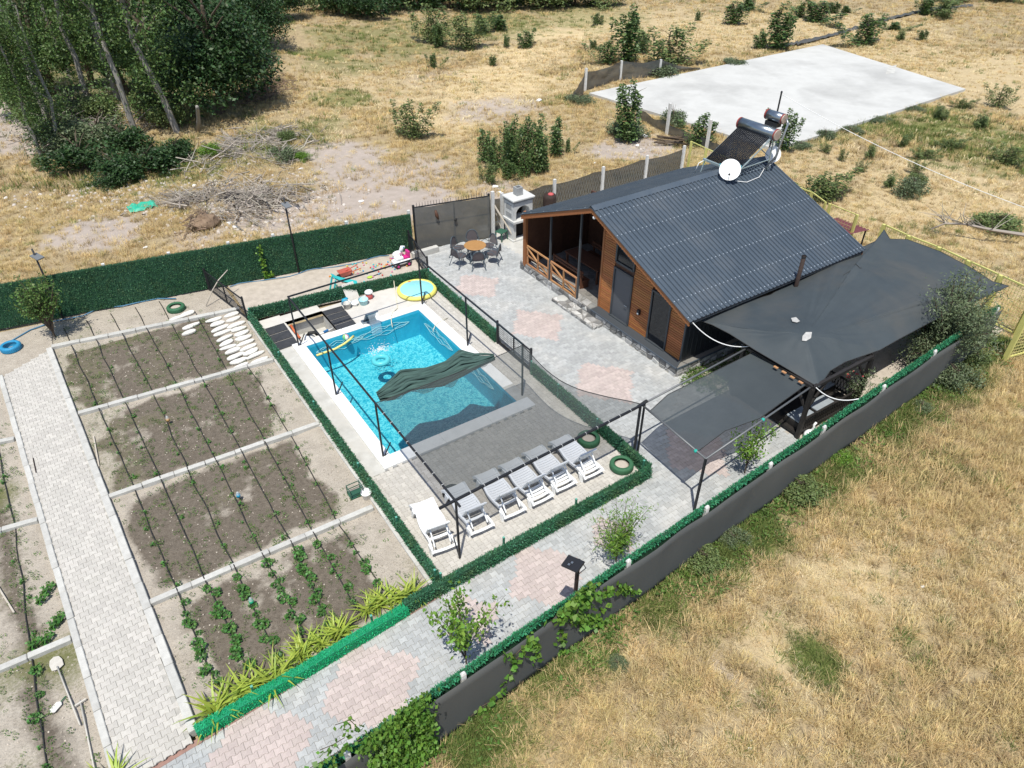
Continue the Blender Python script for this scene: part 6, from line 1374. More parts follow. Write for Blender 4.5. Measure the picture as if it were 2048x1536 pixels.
fill(-6, 36, 28, 44, 22, True); fill(42, 60, 14, 34, 9, False); fill(36, 42, 30, 44, 9, False); fill(-4, 46, 44, 62, 8, False); fill(46, 80, 34, 62, 6.5, False); fill(60, 112, 24, 48, 3.2, False); fill(80, 118, 44, 80, 2.8, False); fill(0, 80, 62, 100, 2.8, False); fill(0, 60, 100, 124, 1.5, False)
for k, L_ in acc.items():
    if not L_: continue
    A = np.array(L_); nm = ('green_grass' if k in (4, 13) else 'dry_grass')
    scatter(nm, TU[k] if k < 10 else TF[k - 10], A[:, :3], A[:, 3], A[:, 4])
# green weeds along the outer foot of the screen wall
L_ = []
for _ in range(3600):
    x = r.uniform(3, 29); y = wall_y(x) - .1 - abs(r.gauss(0, .42))
    if noise.noise((x * .45, 3, 3)) + r.uniform(-.4, .3) + (x - 12) * .02 > -.02: L_.append((x, y, tz(x, y), r.uniform(0, 6.28), r.uniform(.6, 1.5)))
A = np.array(L_); scatter('green_grass', TU[4], A[:, :3], A[:, 3], A[:, 4])
# weeds and clods on the beds
def leafclump(name, n, rad, h, size, mat, seed, ratio=.6):
    rr = np.random.default_rng(seed); a = rr.uniform(0, 6.283, n); q = rad * np.sqrt(rr.uniform(0, 1, n)); C = np.c_[q * np.cos(a), q * np.sin(a), h * rr.uniform(.15, 1, n) * (1 - .5 * (q / rad) ** 2)]
    V, F = leaf_arrays(C, size, ratio, .6, r=rr); return npmesh(name, V, F)
W1 = proto('weed', leafclump('weed', 14, .07, .05, .035, 'weed_leaf', 3), 'weed_leaf'); W2 = proto('weed', leafclump('weed', 26, .1, .1, .04, 'weed_leaf', 4, .35), 'weed_leaf')
def soilpts(n, fn, x0, x1, y0, y1):
    out = []
    for _ in range(n):
        x, y = r.uniform(x0, x1), r.uniform(y0, y1)
        if pathL(y) - .12 < x < pathR(y) + .12: continue
        if fn(x, y): out.append((x, y, .0 + .02, r.uniform(0, 6.28), r.uniform(.5, 1.4)))
    return np.array(out)
def wfn(x, y): 
    d, g = damp(x, y) if x > -2 else (.5, .4)
    near_line = min((abs(x - p.x) for L_ in DW for p in L_[::2] if abs(p.y - y) < .45), default=9) < .22
    return r.random() < (.10 + .5 * g * (noise.noise((x * 1.3, y * 1.3, 12)) > -.05) + (.3 if near_line else 0)) * (.5 + .5 * d)
A = soilpts(11000, wfn, -6.5, 4.6, 10.6, 28); scatter('bed_weeds', W1, A[:, :3], A[:, 3], A[:, 4]); A = soilpts(2400, wfn, -6.5, 4.6, 10.6, 30.5); scatter('bed_weeds', W2, A[:, :3], A[:, 3], A[:, 4])
tm = MB().ball((0, 0, 0), .03, 6, 4, (1, .8, .6)); pe = bpy.data.meshes.new('clod'); pe.from_pydata([tuple(v + Vector((noise.noise(v * 60) * .01, 0, 0))) for v in tm.v], [], tm.f); pe.update()
M('clod', (.42, .37, .31), rnd='object', rv=.3, rough=1); CL = proto('clod', pe, 'clod')
A = soilpts(5200, lambda x, y: r.random() < .75, -7, 4.7, 10.5, 31); scatter('clods', CL, A[:, :3] - np.array([0, 0, .015]), A[:, 3], A[:, 4] * .7)
L_ = [(r.uniform(3, 29), 0, 0, r.uniform(0, 6.28), r.uniform(1.2, 3.2)) for _ in range(900)]; L_ = [(x, wall_y(x) - .08 - abs(r.gauss(0, .4)), -.02, a, s) for x, y, z, a, s in L_ if noise.noise((x * .5, 8, 3)) + r.uniform(-.3, .3) > -.1]
A = np.array(L_); scatter('wall_weeds', W2, A[:, :3], A[:, 3], A[:, 4])
A = np.array([(r.uniform(16.9, 22), r.uniform(12.4, 13.9), .0, r.uniform(0, 6.28), r.uniform(1, 2.4)) for _ in range(260)] + [(17.0 + r.gauss(0, .35), 13.55 + r.gauss(0, .2), .02, r.uniform(0, 6.28), r.uniform(1, 2.6)) for _ in range(50)] + [(r.uniform(18, 27), wall_y(22) + r.uniform(.3, 1.2), .0, r.uniform(0, 6.28), r.uniform(.8, 2)) for _ in range(160)]); scatter('yard_weeds', W2, A[:, :3], A[:, 3], A[:, 4])
RB = [(460, 400, 3.0, 420), (380, 395, 2.5, 300), (560, 430, 2.6, 260), (620, 395, 2.2, 160), (250, 385, 3, 280), (700, 450, 3, 100), (150, 380, 2.5, 120), (1270, 300, 1.6, 60), (450, 445, 2, 160), (600, 350, 2, 60)]
L_ = []
for a, b, rad, n in RB:
    c = G(a, b)
    for _ in range(n): x, y = r.gauss(c.x, rad * .7), r.gauss(c.y, rad * .5); L_.append((x, y, tz(x, y) + .01, r.uniform(0, 6.28), r.uniform(.6, 3.2) ** 1.3))
A = np.array([q for q in L_ if not in_plot(q[0], q[1])]); M('rubble_stone', (.47, .425, .385), rnd='object', rv=.35, rough=.95); pe2 = pe.copy(); pe2.materials.clear(); scatter('rubble', proto('rubble', pe2, 'rubble_stone'), A[:, :3], A[:, 3], A[:, 4])

# ------------------------------------------------------------------ crowns (shared meshes)
def crown(name, C, size, mat, ratio=.55, up=.35, seed=1):
    V, F = leaf_arrays(C, size, ratio, up, r=np.random.default_rng(seed)); me = npmesh(name, V, F); me.materials.append(MATS[mat]); return me
def column_pts(n, h, w_, seed, stems=7):
    rr = np.random.default_rng(seed); out = []
    S_ = [(rr.normal() * w_ * .38, rr.normal() * w_ * .38, h * rr.uniform(.62, 1.0)) for _ in range(stems)]; S_[0] = (0, 0, h)
    for i in range(n):
        sx, sy, sh_ = S_[rr.integers(stems)]; t = rr.uniform(.04, 1) ** .9; z = t * sh_; rad = w_ * .34 * (1 - t * .72) * (1 if t > .12 else .6); a = rr.uniform(0, 6.283); q = rad * math.sqrt(rr.uniform(.05, 1)); out.append((sx * (.3 + .7 * t) + q * math.cos(a), sy * (.3 + .7 * t) + q * math.sin(a), z))
    return np.array(out)
def blob_pts(n, rx, rz_, seed, cl=14, hollow=.5, zc=1.0):
    rr = np.random.default_rng(seed); cs = []
    for _ in range(cl):
        d = rr.normal(size=3); d /= np.linalg.norm(d); d[2] = abs(d[2]) * 1.1 - .35; q = rr.uniform(.35, .8); cs.append((d * q * np.array([rx, rx, rz_]), rr.uniform(.28, .5) * rx))
    out = []
    for i in range(n):
        c, rad = cs[rr.integers(cl)]; d = rr.normal(size=3); d /= np.linalg.norm(d); q = rad * rr.uniform(hollow, 1.05); p = c + d * q * np.array([1, 1, .85]); out.append((p[0], p[1], p[2] + rz_ * zc))
    A = np.array(out); A[:, 2] = np.maximum(A[:, 2], .06); return A
COLM = [crown('poplar_crown', column_pts(2000, 3, 1.1, s, 6 + s % 3), .125, 'leaf_poplar', seed=s) for s in (1, 2, 3)] + [crown('poplar_crown', column_pts(2300, 3, 1.3, 9, 9), .12, 'leaf_field', seed=9)]
BUSH = [crown('bush_crown', blob_pts(3200, 1, .7, s, 14, .45, .6), .095, m_, seed=s) for s, m_ in ((21, 'leaf_dark'), (22, 'leaf_field'), (23, 'leaf_olive'), (24, 'leaf_bright'))]
BIG = [crown('tree_crown', blob_pts(17000, 4.6, 5.4, s, 46, .5, .62), .27, 'leaf_dark', seed=s) for s in (31, 32)] + [crown('tree_crown', blob_pts(7500, 2.6, 3.2, 33, 26, .4, .75), .22, 'leaf_grove', seed=33)]
def tall_pts(n, h, w_, seed):
    rr = np.random.default_rng(seed); out = []; cs = [(rr.uniform(.14, 1.0), rr.uniform(0, 6.283), rr.uniform(.3, 1)) for _ in range(70)]
    for i in range(n):
        t, a, q = cs[rr.integers(70)]; R_ = w_ * (1.15 - t * .7) * q; d = rr.normal(size=3) * .42; out.append((R_ * math.cos(a) + d[0], R_ * math.sin(a) + d[1], t * h + d[2] * 1.3))
    return np.array(out)
TALL = [crown('poplar_crown', tall_pts(6500, 15, 2.2, s), .2, 'leaf_grove', seed=s) for s in (41, 42, 43)]
def trunk_mesh(name, h, r0, r1, seed, mat, limbs=0, lw=1.0):
    rr = random.Random(seed); m = MB(); pts = []; x = y = 0
    for i in range(9): t = i / 8; pts.append((x, y, h * t)); x += rr.gauss(0, .012) * h; y += rr.gauss(0, .012) * h
    m.tube(pts, [lerp(r0, r1, i / 8) for i in range(9)], 8)
    for k in range(limbs):
        i = rr.randint(3, 7); p = Vector(pts[i]); a = rr.uniform(0, 6.28); q = p + Vector((math.cos(a) * lw, math.sin(a) * lw, lw * 1.0)); m.tube([p, p.lerp(q, .5) + Vector((0, 0, .1 * lw)), q], [r0 * .4, r0 * .28, r0 * .1], 5)
    me = m.mesh(name, Vector((0, 0, 0))); me.materials.append(MATS[mat]); return me
TRS = trunk_mesh('sapling_stem', 2.6, .035, .01, 3, 'bark_brown', 5, .3); TRT = [trunk_mesh('poplar_trunk', 15, .22, .06, s, 'bark_pale', 7, 1.3) for s in (4, 5, 6)]; TRB = trunk_mesh('tree_trunk', 7, .32, .12, 8, 'bark_brown', 8, 2.2); TRH = trunk_mesh('bush_stem', .9, .05, .02, 9, 'bark_brown', 6, .5)
def plant(name, label, cat, loc, crown_me, stem_me, sc, group=None, rz=None, stem_sc=None, part='crown'):
    t = thing(name, label, cat, loc, rz if rz is not None else random.uniform(0, 6.28), group)
    for nm, me, s in ((part, crown_me, sc), ('stem' if part != 'crown' else 'trunk', stem_me, stem_sc or sc)):
        if me is None: continue
        o = bpy.data.objects.new(nm, me); COL.objects.link(o); o.parent = t; o.scale = s
    return t
def pxh(b, top):   # height of an upright thing from base and top pixel
    g = G(*b); d = _F * FPX + _Rt * (top[0] - 1024) + _U * (768 - top[1]); k = math.hypot(g.x, g.y) / math.hypot(d.x, d.y); return CAM_H + d.z * k
def poplar(b, topy, wpx, label, group, v=None):
    g = G(*b); g.z = tz(g.x, g.y); h = pxh(b, (b[0] - (1024 - b[0]) * .0, topy)); dist = math.sqrt(g.x ** 2 + g.y ** 2 + CAM_H ** 2); w_ = 1.45 * wpx * dist / FPX
    me = COLM[random.randrange(4) if v is None else v]; return plant('poplar_sapling', label, 'tree', g, me, TRS, (w_ / 1.15, w_ / 1.15, h / 3), group, stem_sc=(w_, w_, h / 3))
FP = 'young poplar saplings in the dry field'
for b, ty, wp_ in (((968, 318), 252, 26), ((992, 332), 262, 26), ((1012, 345), 236, 28), ((1032, 340), 222, 28), ((1054, 336), 224, 26), ((1076, 346), 234, 28), ((1088, 343), 268, 24), ((978, 362), 322, 20), ((1012, 355), 315, 18), ((1048, 352), 300, 24), ((1020, 318), 240, 26)):
    poplar(b, ty, wp_, 'slim poplar sapling in the dense clump beyond the yard fence', 'poplar clump beyond the yard fence')
poplar((1113, 308), 226, 30, 'slim poplar sapling standing just right of the clump', None, 1); poplar((1137, 302), 272, 12, 'tiny poplar shoot next to the clump', None, 2)
poplar((826, 274), 196, 34, 'full bushy poplar standing alone in the middle of the dry field', None, 3)
poplar((1258, 126), 6, 46, 'tallest bushy poplar at the slab net corner', None, 0); poplar((1340, 130), 50, 48, 'broad bushy poplar just past the slab net', None, 3); poplar((1216, 131), 84, 30, 'short poplar sapling left of the tallest one', None, 1); poplar((1282, 105), 62, 26, 'short pale poplar right of the tallest one', None, 2)
poplar((1255, 282), 150, 44, 'tall poplar overhanging the slab corner post', None, 0); poplar((1405, 290), 222, 36, 'small poplar growing through the fallen net at the slab', None, 1); poplar((1563, 300), 214, 30, 'sparse poplar rising behind the solar water heater', None, 2)
poplar((1641, 402), 345, 44, 'young leafy tree behind the yellow fence and cabin roof', None, 3)
poplar((1550, 97), 2, 42, 'tall poplar at the far slab edge beside the fallen cloth', None, 0); poplar((1518, 96), 60, 22, 'short sapling at the far slab edge', None, 1); poplar((1725, 88), 24, 40, 'leaning bushy poplar beyond the far slab corner', None, 2)
for b, ty, wp_ in (((930, 98), 22, 34), ((862, 84), 6, 32), ((878, 92), 40, 20), ((1050, 97), 60, 24), ((869, 135), 104, 16), ((1013, 94), 68, 12), ((1196, 48), 24, 16), ((1462, 48), 0, 32), ((1600, 34), 2, 18), ((1636, 44), 2, 42), ((1668, 26), 2, 20), ((1690, 24), 10, 16), ((1495, 16), -10, 28), ((1880, 34), -6, 30), ((1850, 30), -6, 22), ((1790, 62), 46, 22), ((1800, 80), 60, 12), ((1188, 98), 80, 14), ((984, 128), 106, 12), ((1000, 62), 30, 30), ((960, 70), 30, 30), ((1394, 40), 20, 10), ((1845, 82), 58, 14)):
    poplar(b, ty, wp_, 'scattered poplar sapling in the far dry field', FP)
for b, ty, wp_ in (((1995, 214), 166, 24), ((1738, 318), 288, 18), ((1682, 322), 296, 12), ((1720, 345), 318, 12), ((1778, 372), 348, 20), ((1828, 350), 318, 16), ((1650, 305), 285, 14), ((1925, 215), 195, 20), ((1878, 236), 210, 22), ((1805, 295), 270, 18), ((1960, 255), 228, 24), ((2010, 330), 290, 30), ((1850, 320), 300, 24), ((1900, 300), 276, 26)):
    poplar(b, ty, wp_ * .75, 'small green shoot in the golden grass beside the slab', 'green shoots in the golden grass', 3)
def bush(b, rpx, hm, v, label, group=None, z=None, name='bush'):
    g = G(*b); g.z = tz(g.x, g.y) if z is None else z; dist = math.sqrt(g.x ** 2 + g.y ** 2 + CAM_H ** 2); w_ = rpx * dist / FPX
    return plant(name, label, 'bush', g, BUSH[v], TRH, (w_, w_, hm), group, stem_sc=(w_ * .8, w_ * .8, hm), part='foliage')
bush((1820, 392), 32, 1.0, 2, 'round grey green bush in the grass past the cabin roof'); bush((1830, 372), 20, .7, 1, 'small bright bush behind the round grey green one')
for b, rp, hm, v in (((700, 30), 40, 2.4, 0), ((735, 38), 34, 2.4, 0), ((650, 20), 36, 2.0, 1), ((790, 22), 40, 2.6, 0), ((830, 15), 46, 3, 0), ((900, 14), 46, 3, 0), ((960, 18), 46, 2.8, 1), ((1030, 12), 50, 3, 0), ((1090, 16), 44, 2.5, 1), ((1150, 12), 46, 2.6, 0), ((1210, 14), 34, 2, 1), ((870, 0), 50, 3.4, 0), ((1000, -6), 60, 3.6, 0), ((1110, -6), 60, 3.4, 0), ((760, -2), 50, 3.2, 0), ((590, 6), 44, 2.6, 1), ((620, -8), 60, 3.6, 0), ((680, -12), 60, 3.8, 0), ((940, -14), 60, 3.4, 0), ((1180, -10), 50, 3, 0), ((2000, 2), 30, 1.4, 1), ((1900, 4), 30, 1.2, 1)):
    bush(b, rp * 1.35, hm * 1.25, v, 'dark leafy bush in the hedgerow at the far edge of the field', 'hedgerow bushes at the far field edge')
for b, rp, hm, v in (((170, 335), 62, 1.7, 0), ((240, 352), 56, 1.3, 0), ((300, 345), 60, 1.4, 0), ((355, 322), 48, 1.3, 0), ((130, 300), 56, 1.8, 2), ((205, 290), 56, 1.9, 2), ((260, 300), 50, 1.6, 0), ((340, 250), 40, 1.6, 1), ((300, 235), 40, 2.0, 1), ((220, 372), 30, .8, 0), ((85, 245), 46, 1.6, 1), ((150, 232), 46, 1.8, 2), ((60, 195), 50, 2.0, 1), ((205, 240), 46, 1.8, 1), ((120, 275), 40, 1.5, 2)):
    bush(b, rp, hm, v, 'dark thicket bush at the foot of the grove', 'thicket bushes under the grove')
for b, rp, hm, v, lab in (((425, 322), 26, .8, 3, 'low lime green bush beside the grey brush pile'), ((575, 285), 20, .8, 1, 'small round green bush right of the brush pile'), ((88, 338), 18, .9, 1, 'small leafy shoot bush at the foot of the left trunks'), ((565, 322), 34, .7, 2, 'low olive weeds bush right of the brush pile'), ((605, 320), 20, .5, 3, 'pale yellow green weed bush below the olive one'), ((1255, 268), 40, 1.1, 2, 'grey green bush at the base of the tall slab poplar'), ((1345, 250), 30, 1.1, 2, 'dry olive bush beside the slab post'), ((1330, 150), 36, 1.0, 2, 'grey bush against the slab net'), ((1470, 128), 26, .5, 2, 'grey bush on the slab edge near the net end'), ((1160, 205), 30, .6, 2, 'brown green bush under the torn net corner'), ((1700, 262), 24, .3, 2, 'grey green bush on the right slab edge'), ((1650, 274), 20, .5, 2, 'thin grey bush on the right slab edge'), ((1760, 242), 24, .25, 2, 'green bush near the right slab corner'), ((1825, 219), 22, .22, 2, 'low bush at the slab corner'), ((1600, 294), 22, .35, 2, 'green bush where the slab meets the grass'), ((1990, 455), 46, .8, 1, 'green bush under the fallen dead branch')):
    bush(b, rp, hm, v, lab)
# ------------------------------------------------------------------ grove
GT = [(84, 314), (120, 306), (99, 273), (273, 270), (354, 263), (180, 214), (235, 195), (30, 205), (140, 150), (70, 135), (210, 110), (300, 140), (20, 90), (330, 80), (120, 60), (260, 50), (160, 5), (50, 20)]
for i, b in enumerate(GT):
    g = G(*b); g.z = tz(g.x, g.y); s = .55 if i in (0, 1) else random.uniform(.85, 1.15); w_ = .6 if i in (0, 1) else random.uniform(.8, 1.1)
    plant('poplar_tree', ('tall poplar with pale trunk in the grove' if i > 4 else 'slim young poplar leaning at the front edge of the grove' if i < 2 else 'pale poplar trunk rising beside the dark tree' if i > 2 else 'pale poplar trunk standing between slim poplars and dirt'), 'tree', g, TALL[i % 3], TRT[i % 3], (w_, w_, s), ['slim poplars at the grove edge', 'pale trunks beside the dark tree', 'pale trunked poplars of the grove', 'pale trunk at the dirt'][0 if i < 2 else 3 if i == 2 else 1 if i < 5 else 2])
tag(MB().tube([G(396, 263), G(397, 240, .9), G(395, 217, 1.9), G(394, 213, 2.1)], [.16, .13, .12, .1], 8).build('tree_stump', 'bark_pale', smooth=True), 'pale broken stump standing before the dark tree', 'stump')
for b, v, s, lab in (((440, 225), 0, (1, 1, 1), 'big dense dark green tree at the edge of the grove'), ((385, 150), 1, (1, 1, 1.15), 'second dense dark tree behind the big one'), ((505, 110), 1, (.85, .85, .9), 'dense dark tree beside the field mound'), ((330, 205), 2, (.9, .9, .9), 'lighter leafy tree in front of the pale trunks'), ((560, 40), 0, (.8, .8, .75), 'dark tree at the far end of the grove'), ((410, 85), 0, (1.1, 1.1, 1.2), 'tall dark tree rising behind the big dense one'), ((470, 150), 1, (.9, .9, .9), 'dark tree between the big one and the mound'), ((330, 110), 1, (.9, .9, 1), 'dark tree closing the pale trunk grove')):
    g = G(*b); g.z = tz(g.x, g.y); plant('leafy_tree', lab, 'tree', g, BIG[v], TRB, s)
for k, px_ in enumerate(((35, 235), (105, 190), (185, 175), (255, 185), (300, 175), (140, 120))):
    g = G(*px_); plant('leafy_tree', 'mid green leafy tree among the pale trunks', 'tree', g, BIG[2], TRB, (.8, .8, 1.0 + .1 * (k % 3)), 'leafy trees among the pale trunks')
for k in range(12):
    g = G(20 + k * 29, 30 + 42 * (k % 3)); plant('leafy_tree', 'leafy tree filling the back of the grove', 'tree', g, BIG[2], TRB, (1.25, 1.25, 1.5), 'leafy trees at the back of the grove')
# ------------------------------------------------------------------ brush, rubbish, branches
def twigs(c, n, rx, ry, h, ln, rad, mat, seed):
    rr = random.Random(seed); m = MB(); cl = [(rr.gauss(0, .55), rr.gauss(0, .55), rr.uniform(.25, .7), rr.uniform(.3, 1.1), rr.uniform(0, 3.14)) for _ in range(9)]
    for _ in range(n):
        k = cl[rr.randrange(9)]; px0, py0 = k[0] + rr.gauss(0, k[2] * .6), k[1] + rr.gauss(0, k[2] * .6); p = Vector((c.x + rx * px0, c.y + ry * py0, tz(c.x, c.y) + h * k[3] * rr.random() ** 1.5 * math.exp(-((px0 - k[0]) ** 2 + (py0 - k[1]) ** 2) * 3) + .03)); a0 = k[4] + rr.gauss(0, .7); d = Vector((math.cos(a0), math.sin(a0), rr.gauss(.12, .35))).normalized() * ln * rr.choice((.5, .8, 1.1, 1.9)) * rr.uniform(.7, 1.2); r0 = rad * rr.choice((.5, .8, 1.2, 2.4))
        m.tube([p - d * .5, p + Vector((rr.gauss(0, .08), rr.gauss(0, .08), 0)) * ln, p + d * .5], [r0, r0 * .8, r0 * .3], 4, cap=False)
    return m
for px_, n, rx, ry, h, mt, lab in (((512, 368), 760, 2.8, 2.4, 1.2, 'twig_grey', 'big heap of grey dead branches beside the grove'), ((470, 318), 420, 2.2, 2, .8, 'twig_grey', 'smaller heap of grey twigs behind the branch heap'), ((545, 185), 700, 2.6, 3, 1.3, 'twig_brown', 'dark brown brush heap at the edge of the dark tree'), ((540, 110), 60, 2, 2, .5, 'twig_grey', 'grey twigs on the sandy mound'), ((150, 262), 420, 3, 2, 2.0, 'twig_grey', 'bare grey twiggy scrub between the left trunks'), ((395, 400), 160, 2, 1.3, .4, 'twig_grey', 'thin scatter of dry twigs among the rubble'), ((525, 280), 600, 2.2, 3.0, .8, 'twig_grey', 'long ridge of grey brush running up to the dark heap'), ((455, 415), 500, 2.4, 1.8, .7, 'twig_grey', 'tangled grey brush spilling towards the rubble')):
    o = twigs(G(*px_), n, rx, ry, h, 1.0, .016, mt, n).build('brush_pile', mt); tag(o, lab, 'brush pile', kind='stuff')
q = G(415, 455); o = MB().ball((q.x, q.y, .28), .58, 26, 18, (1.1, .9, .7))
for v in o.v: v += Vector((noise.noise(v * 3), noise.noise(v * 3 + Vector((5, 0, 0))), noise.noise(v * 4))) * .2 + Vector((noise.noise(v * 11), noise.noise(v * 12), noise.noise(v * 10))) * .07
t = thing('root_ball', 'brown earthy root ball dumped among the rubble', 'root ball', (q.x, q.y, 0)); o.build('earth', M('root_earth', (.26, .185, .125), (.19, .13, .09), sc=6, rough=1, bump=.8), t, smooth=True); twigs(Vector((q.x, q.y, 0)), 260, .85, .7, .9, .6, .012, 'twig_brown', 8).build('roots', 'twig_brown', t)
q = G(285, 415); tag(MB().grid(lambda u, v: (q.x - .7 + 1.4 * u, q.y - .5 + 1.0 * v, tz(q.x, q.y) + .05 + .35 * abs(noise.noise((u * 4, v * 4, 2)))), 16, 12).build('crumpled_tarp', M('tarp_green', (.03, .40, .27), rough=.5), smooth=True), 'crumpled bright green tarp in the rubble', 'tarp')
for i, (a, b) in enumerate((((425, 418), (462, 402)), ((440, 428), (480, 412)), ((455, 395), (475, 385)), ((470, 425), (510, 418)), ((410, 430), (430, 410)), ((490, 400), (520, 408)))):
    tag(MB().beam(G(*a, .15), G(*b, .2), .16, .05).build('scrap_board', 'twig_grey'), 'weathered grey scrap board dropped in the rubble', 'board', 'scrap boards in the rubble')
for i, (px_, s) in enumerate((((390, 372), .28), ((525, 400), .3), ((460, 447), .25), ((12, 397), .22), ((292, 497), .2), ((600, 338), .18), ((540, 325), .18), ((990, 373), .3), ((1000, 384), .15), ((722, 398), .25), ((1190, 325), .2), ((1078, 205), .45), ((470, 455), .3), ((1290, 270), .4), ((1275, 290), .25), ((1500, 1495), .1), ((1505, 1480), .06), ((970, 362), .2), ((1845, 1170), .1))):
    q = G(*px_); s *= .6; o = MB().ball((q.x, q.y, tz(q.x, q.y) + s * .3), s, 10, 7, (1, .75, .45))
    for v in o.v: v += Vector((noise.noise(v * 5), noise.noise(v * 5 + Vector((5, 0, 0))), noise.noise(v * 7) * .5)) * s * .5
    tag(o.build('plastic_bag', 'white_paint'), 'crumpled white plastic bag lying in the dry field', 'bag', 'white bags littered in the field')
for i in range(9):
    a = G(1345 + random.uniform(-14, 14), 280 + random.uniform(-6, 8), .1 + .05 * (i % 3)); d = Vector((random.uniform(.5, 1), random.uniform(-1, -.2), 0)).normalized() * .9
    tag(MB().tube([a - d, a + d], .05, 7).build('log', 'bark_brown', smooth=True), 'brown log in the small pile by the slab fence', 'log', 'small log pile by the slab fence')
t = thing('dead_branch', 'long grey dead branch fallen in the golden grass', 'branch', G(1940, 460)); mm = MB(); a = [G(1862, 458, .2), G(1890, 447, .6), G(1930, 448, .7), (G(1985, 460, .6)), G(2050, 470, .4)]; mm.tube(a, [.03, .05, .06, .07, .09], 6)
for i in range(26):
    p = a[random.randrange(1, 4)].lerp(a[random.randrange(1, 4)], random.random()); d = Vector((random.gauss(0, .7), random.gauss(.5, .6), abs(random.gauss(.5, .3)))); mm.tube([p, p + d * .5, p + d + Vector((random.gauss(0, .3), 0, 0))], [.025, .016, .006], 4)
mm.build('limbs', 'twig_grey', t)
# ------------------------------------------------------------------ plants of the plot
def loose_tree(name, label, cat, base, h, w_, n, leaf, mat, seed, ratio=.35, low=.25, stem='bark_brown', rs=.02, droop=0):
    rr = random.Random(seed); t = thing(name, label, cat, base); b = Vector(base); m = MB(); C = []
    for k in range(max(5, n // 70)):
        a = rr.uniform(0, 6.28); q = w_ * rr.uniform(.3, 1); hh = h * rr.uniform(.55, 1); z0 = h * rr.uniform(.05, .3); p0 = b + Vector((0, 0, z0)); p1 = b + Vector((math.cos(a) * q * .5, math.sin(a) * q * .5, lerp(z0, hh, .6))); p2 = b + Vector((math.cos(a) * q, math.sin(a) * q, hh - droop * q)); m.tube([p0, p1, p2], [rs * .6, rs * .45, rs * .15], 5, cap=False)
        for i in range(70):
            u = rr.uniform(low, 1); p = p0.lerp(p1, u * 2) if u < .5 else p1.lerp(p2, u * 2 - 1); C.append(p + Vector((rr.gauss(0, .07), rr.gauss(0, .07), rr.gauss(0, .07))) * (1 + w_ * .6))
    m.tube([b, b + Vector((0, 0, h * .45))], [rs, rs * .7], 7); m.build('trunk', stem, t)
    V, F = leaf_arrays(np.array(C) - np.array(b)[None], leaf, ratio, .15, r=np.random.default_rng(seed)); link('crown', npmesh('crown', V, F), mat, t); return t
def ib(px_, z): g = G(px_[0], px_[1], z); g.z = .03; return g
g = ib((928, 1262), 1.35); loose_tree('fruit_sapling', 'loose leafy sapling growing between walk and screen wall', 'tree', (g.x, max(g.y, wall_y(g.x) + .3), .03), 2.6, 1.15, 900, .12, 'leaf_bright', 51, .5, .3)
g = ib((1240, 1065), 1.2); loose_tree('peach_sapling', 'narrow leaved peach sapling by the front walk', 'tree', (g.x, max(g.y, wall_y(g.x) + .35), .03), 2.1, .85, 1900, .12, 'leaf_bright', 52, .2, .2)
g = ib((1503, 895), 1.1); loose_tree('lemon_sapling', 'pale green citrus sapling near the gazebo', 'tree', (g.x, max(g.y, wall_y(g.x) + .35), .03), 1.9, .62, 840, .10, 'leaf_bright', 53, .45, .35)
g = ib((1713, 765), 1.1); loose_tree('rose_bush', 'slender rose bush with red blooms beside the gazebo', 'bush', (g.x, max(g.y, wall_y(g.x) + .4), .03), 1.9, .45, 840, .075, 'leaf_olive', 54, .5, .2)
rt = bpy.data.objects['rose_bush']
fl = MB(); gb_ = ORG['rose_bush']
for i in range(14): fl.ball(gb_ + Vector((random.uniform(-.3, .2), random.uniform(-.1, .4), random.uniform(1.1, 1.8))), .035, 6, 4)
fl.build('blooms', 'red_cloth', rt)
g = ib((112, 612), 1.4); loose_tree('garden_tree', 'small shady tree at the fence beside the path end', 'tree', (-2.0, 29.6, .0), 2.6, .95, 2600, .11, 'leaf_mid', 55, .5, .35, rs=.04)
# olive tree on the right
ot = thing('olive_tree', 'big grey green tree spreading over the screen wall corner', 'tree', (25.3, 9.35, .0)); m = MB(); rr = random.Random(6); C = []
for k in range(84):
    a = rr.uniform(0, 6.28); q = rr.uniform(.4, 1.8); zz = rr.uniform(1.0, 3.6) - q * .25; p0 = Vector((25.3, 9.35, .5)); p2 = p0 + Vector((math.cos(a) * q, math.sin(a) * q * .9, zz - .5)); p1 = p0.lerp(p2, .5) + Vector((0, 0, .25)); m.tube([p0, p1, p2], [.05, .035, .01], 5, cap=False)
    for i in range(300):
        u = rr.uniform(.3, 1.08); p = p0.lerp(p1, u * 2) if u < .5 else p1.lerp(p2, u * 2 - 1); C.append(p + Vector((rr.gauss(0, .2), rr.gauss(0, .2), rr.gauss(0, .17))))
m.tube([(25.3, 9.35, 0), (25.32, 9.35, .6)], [.12, .08], 8); m.build('trunk', 'bark_brown', ot); V, F = leaf_arrays(np.array(C) - np.array([25.3, 9.35, 0]), .12, .3, .2); link('crown', npmesh('crown', V, F), 'leaf_olive', ot)
C = [(27.4 + rr.gauss(0, .35), 9.6 + rr.gauss(0, .3), abs(rr.gauss(1.2, .45))) for _ in range(900)]
bt = thing('golden_shrub', 'yellow green shrub in the far wall corner', 'shrub', (27.4, 9.6, 0)); V, F = leaf_arrays(np.array(C) - np.array([27.4, 9.6, 0]), .09, .45, .2); link('foliage', npmesh('foliage', V, F), 'leaf_yellow', bt); MB().tube([(27.4, 9.6, 0), (27.4, 9.6, 1.0)], [.05, .02], 6).build('stem', 'bark_brown', bt)
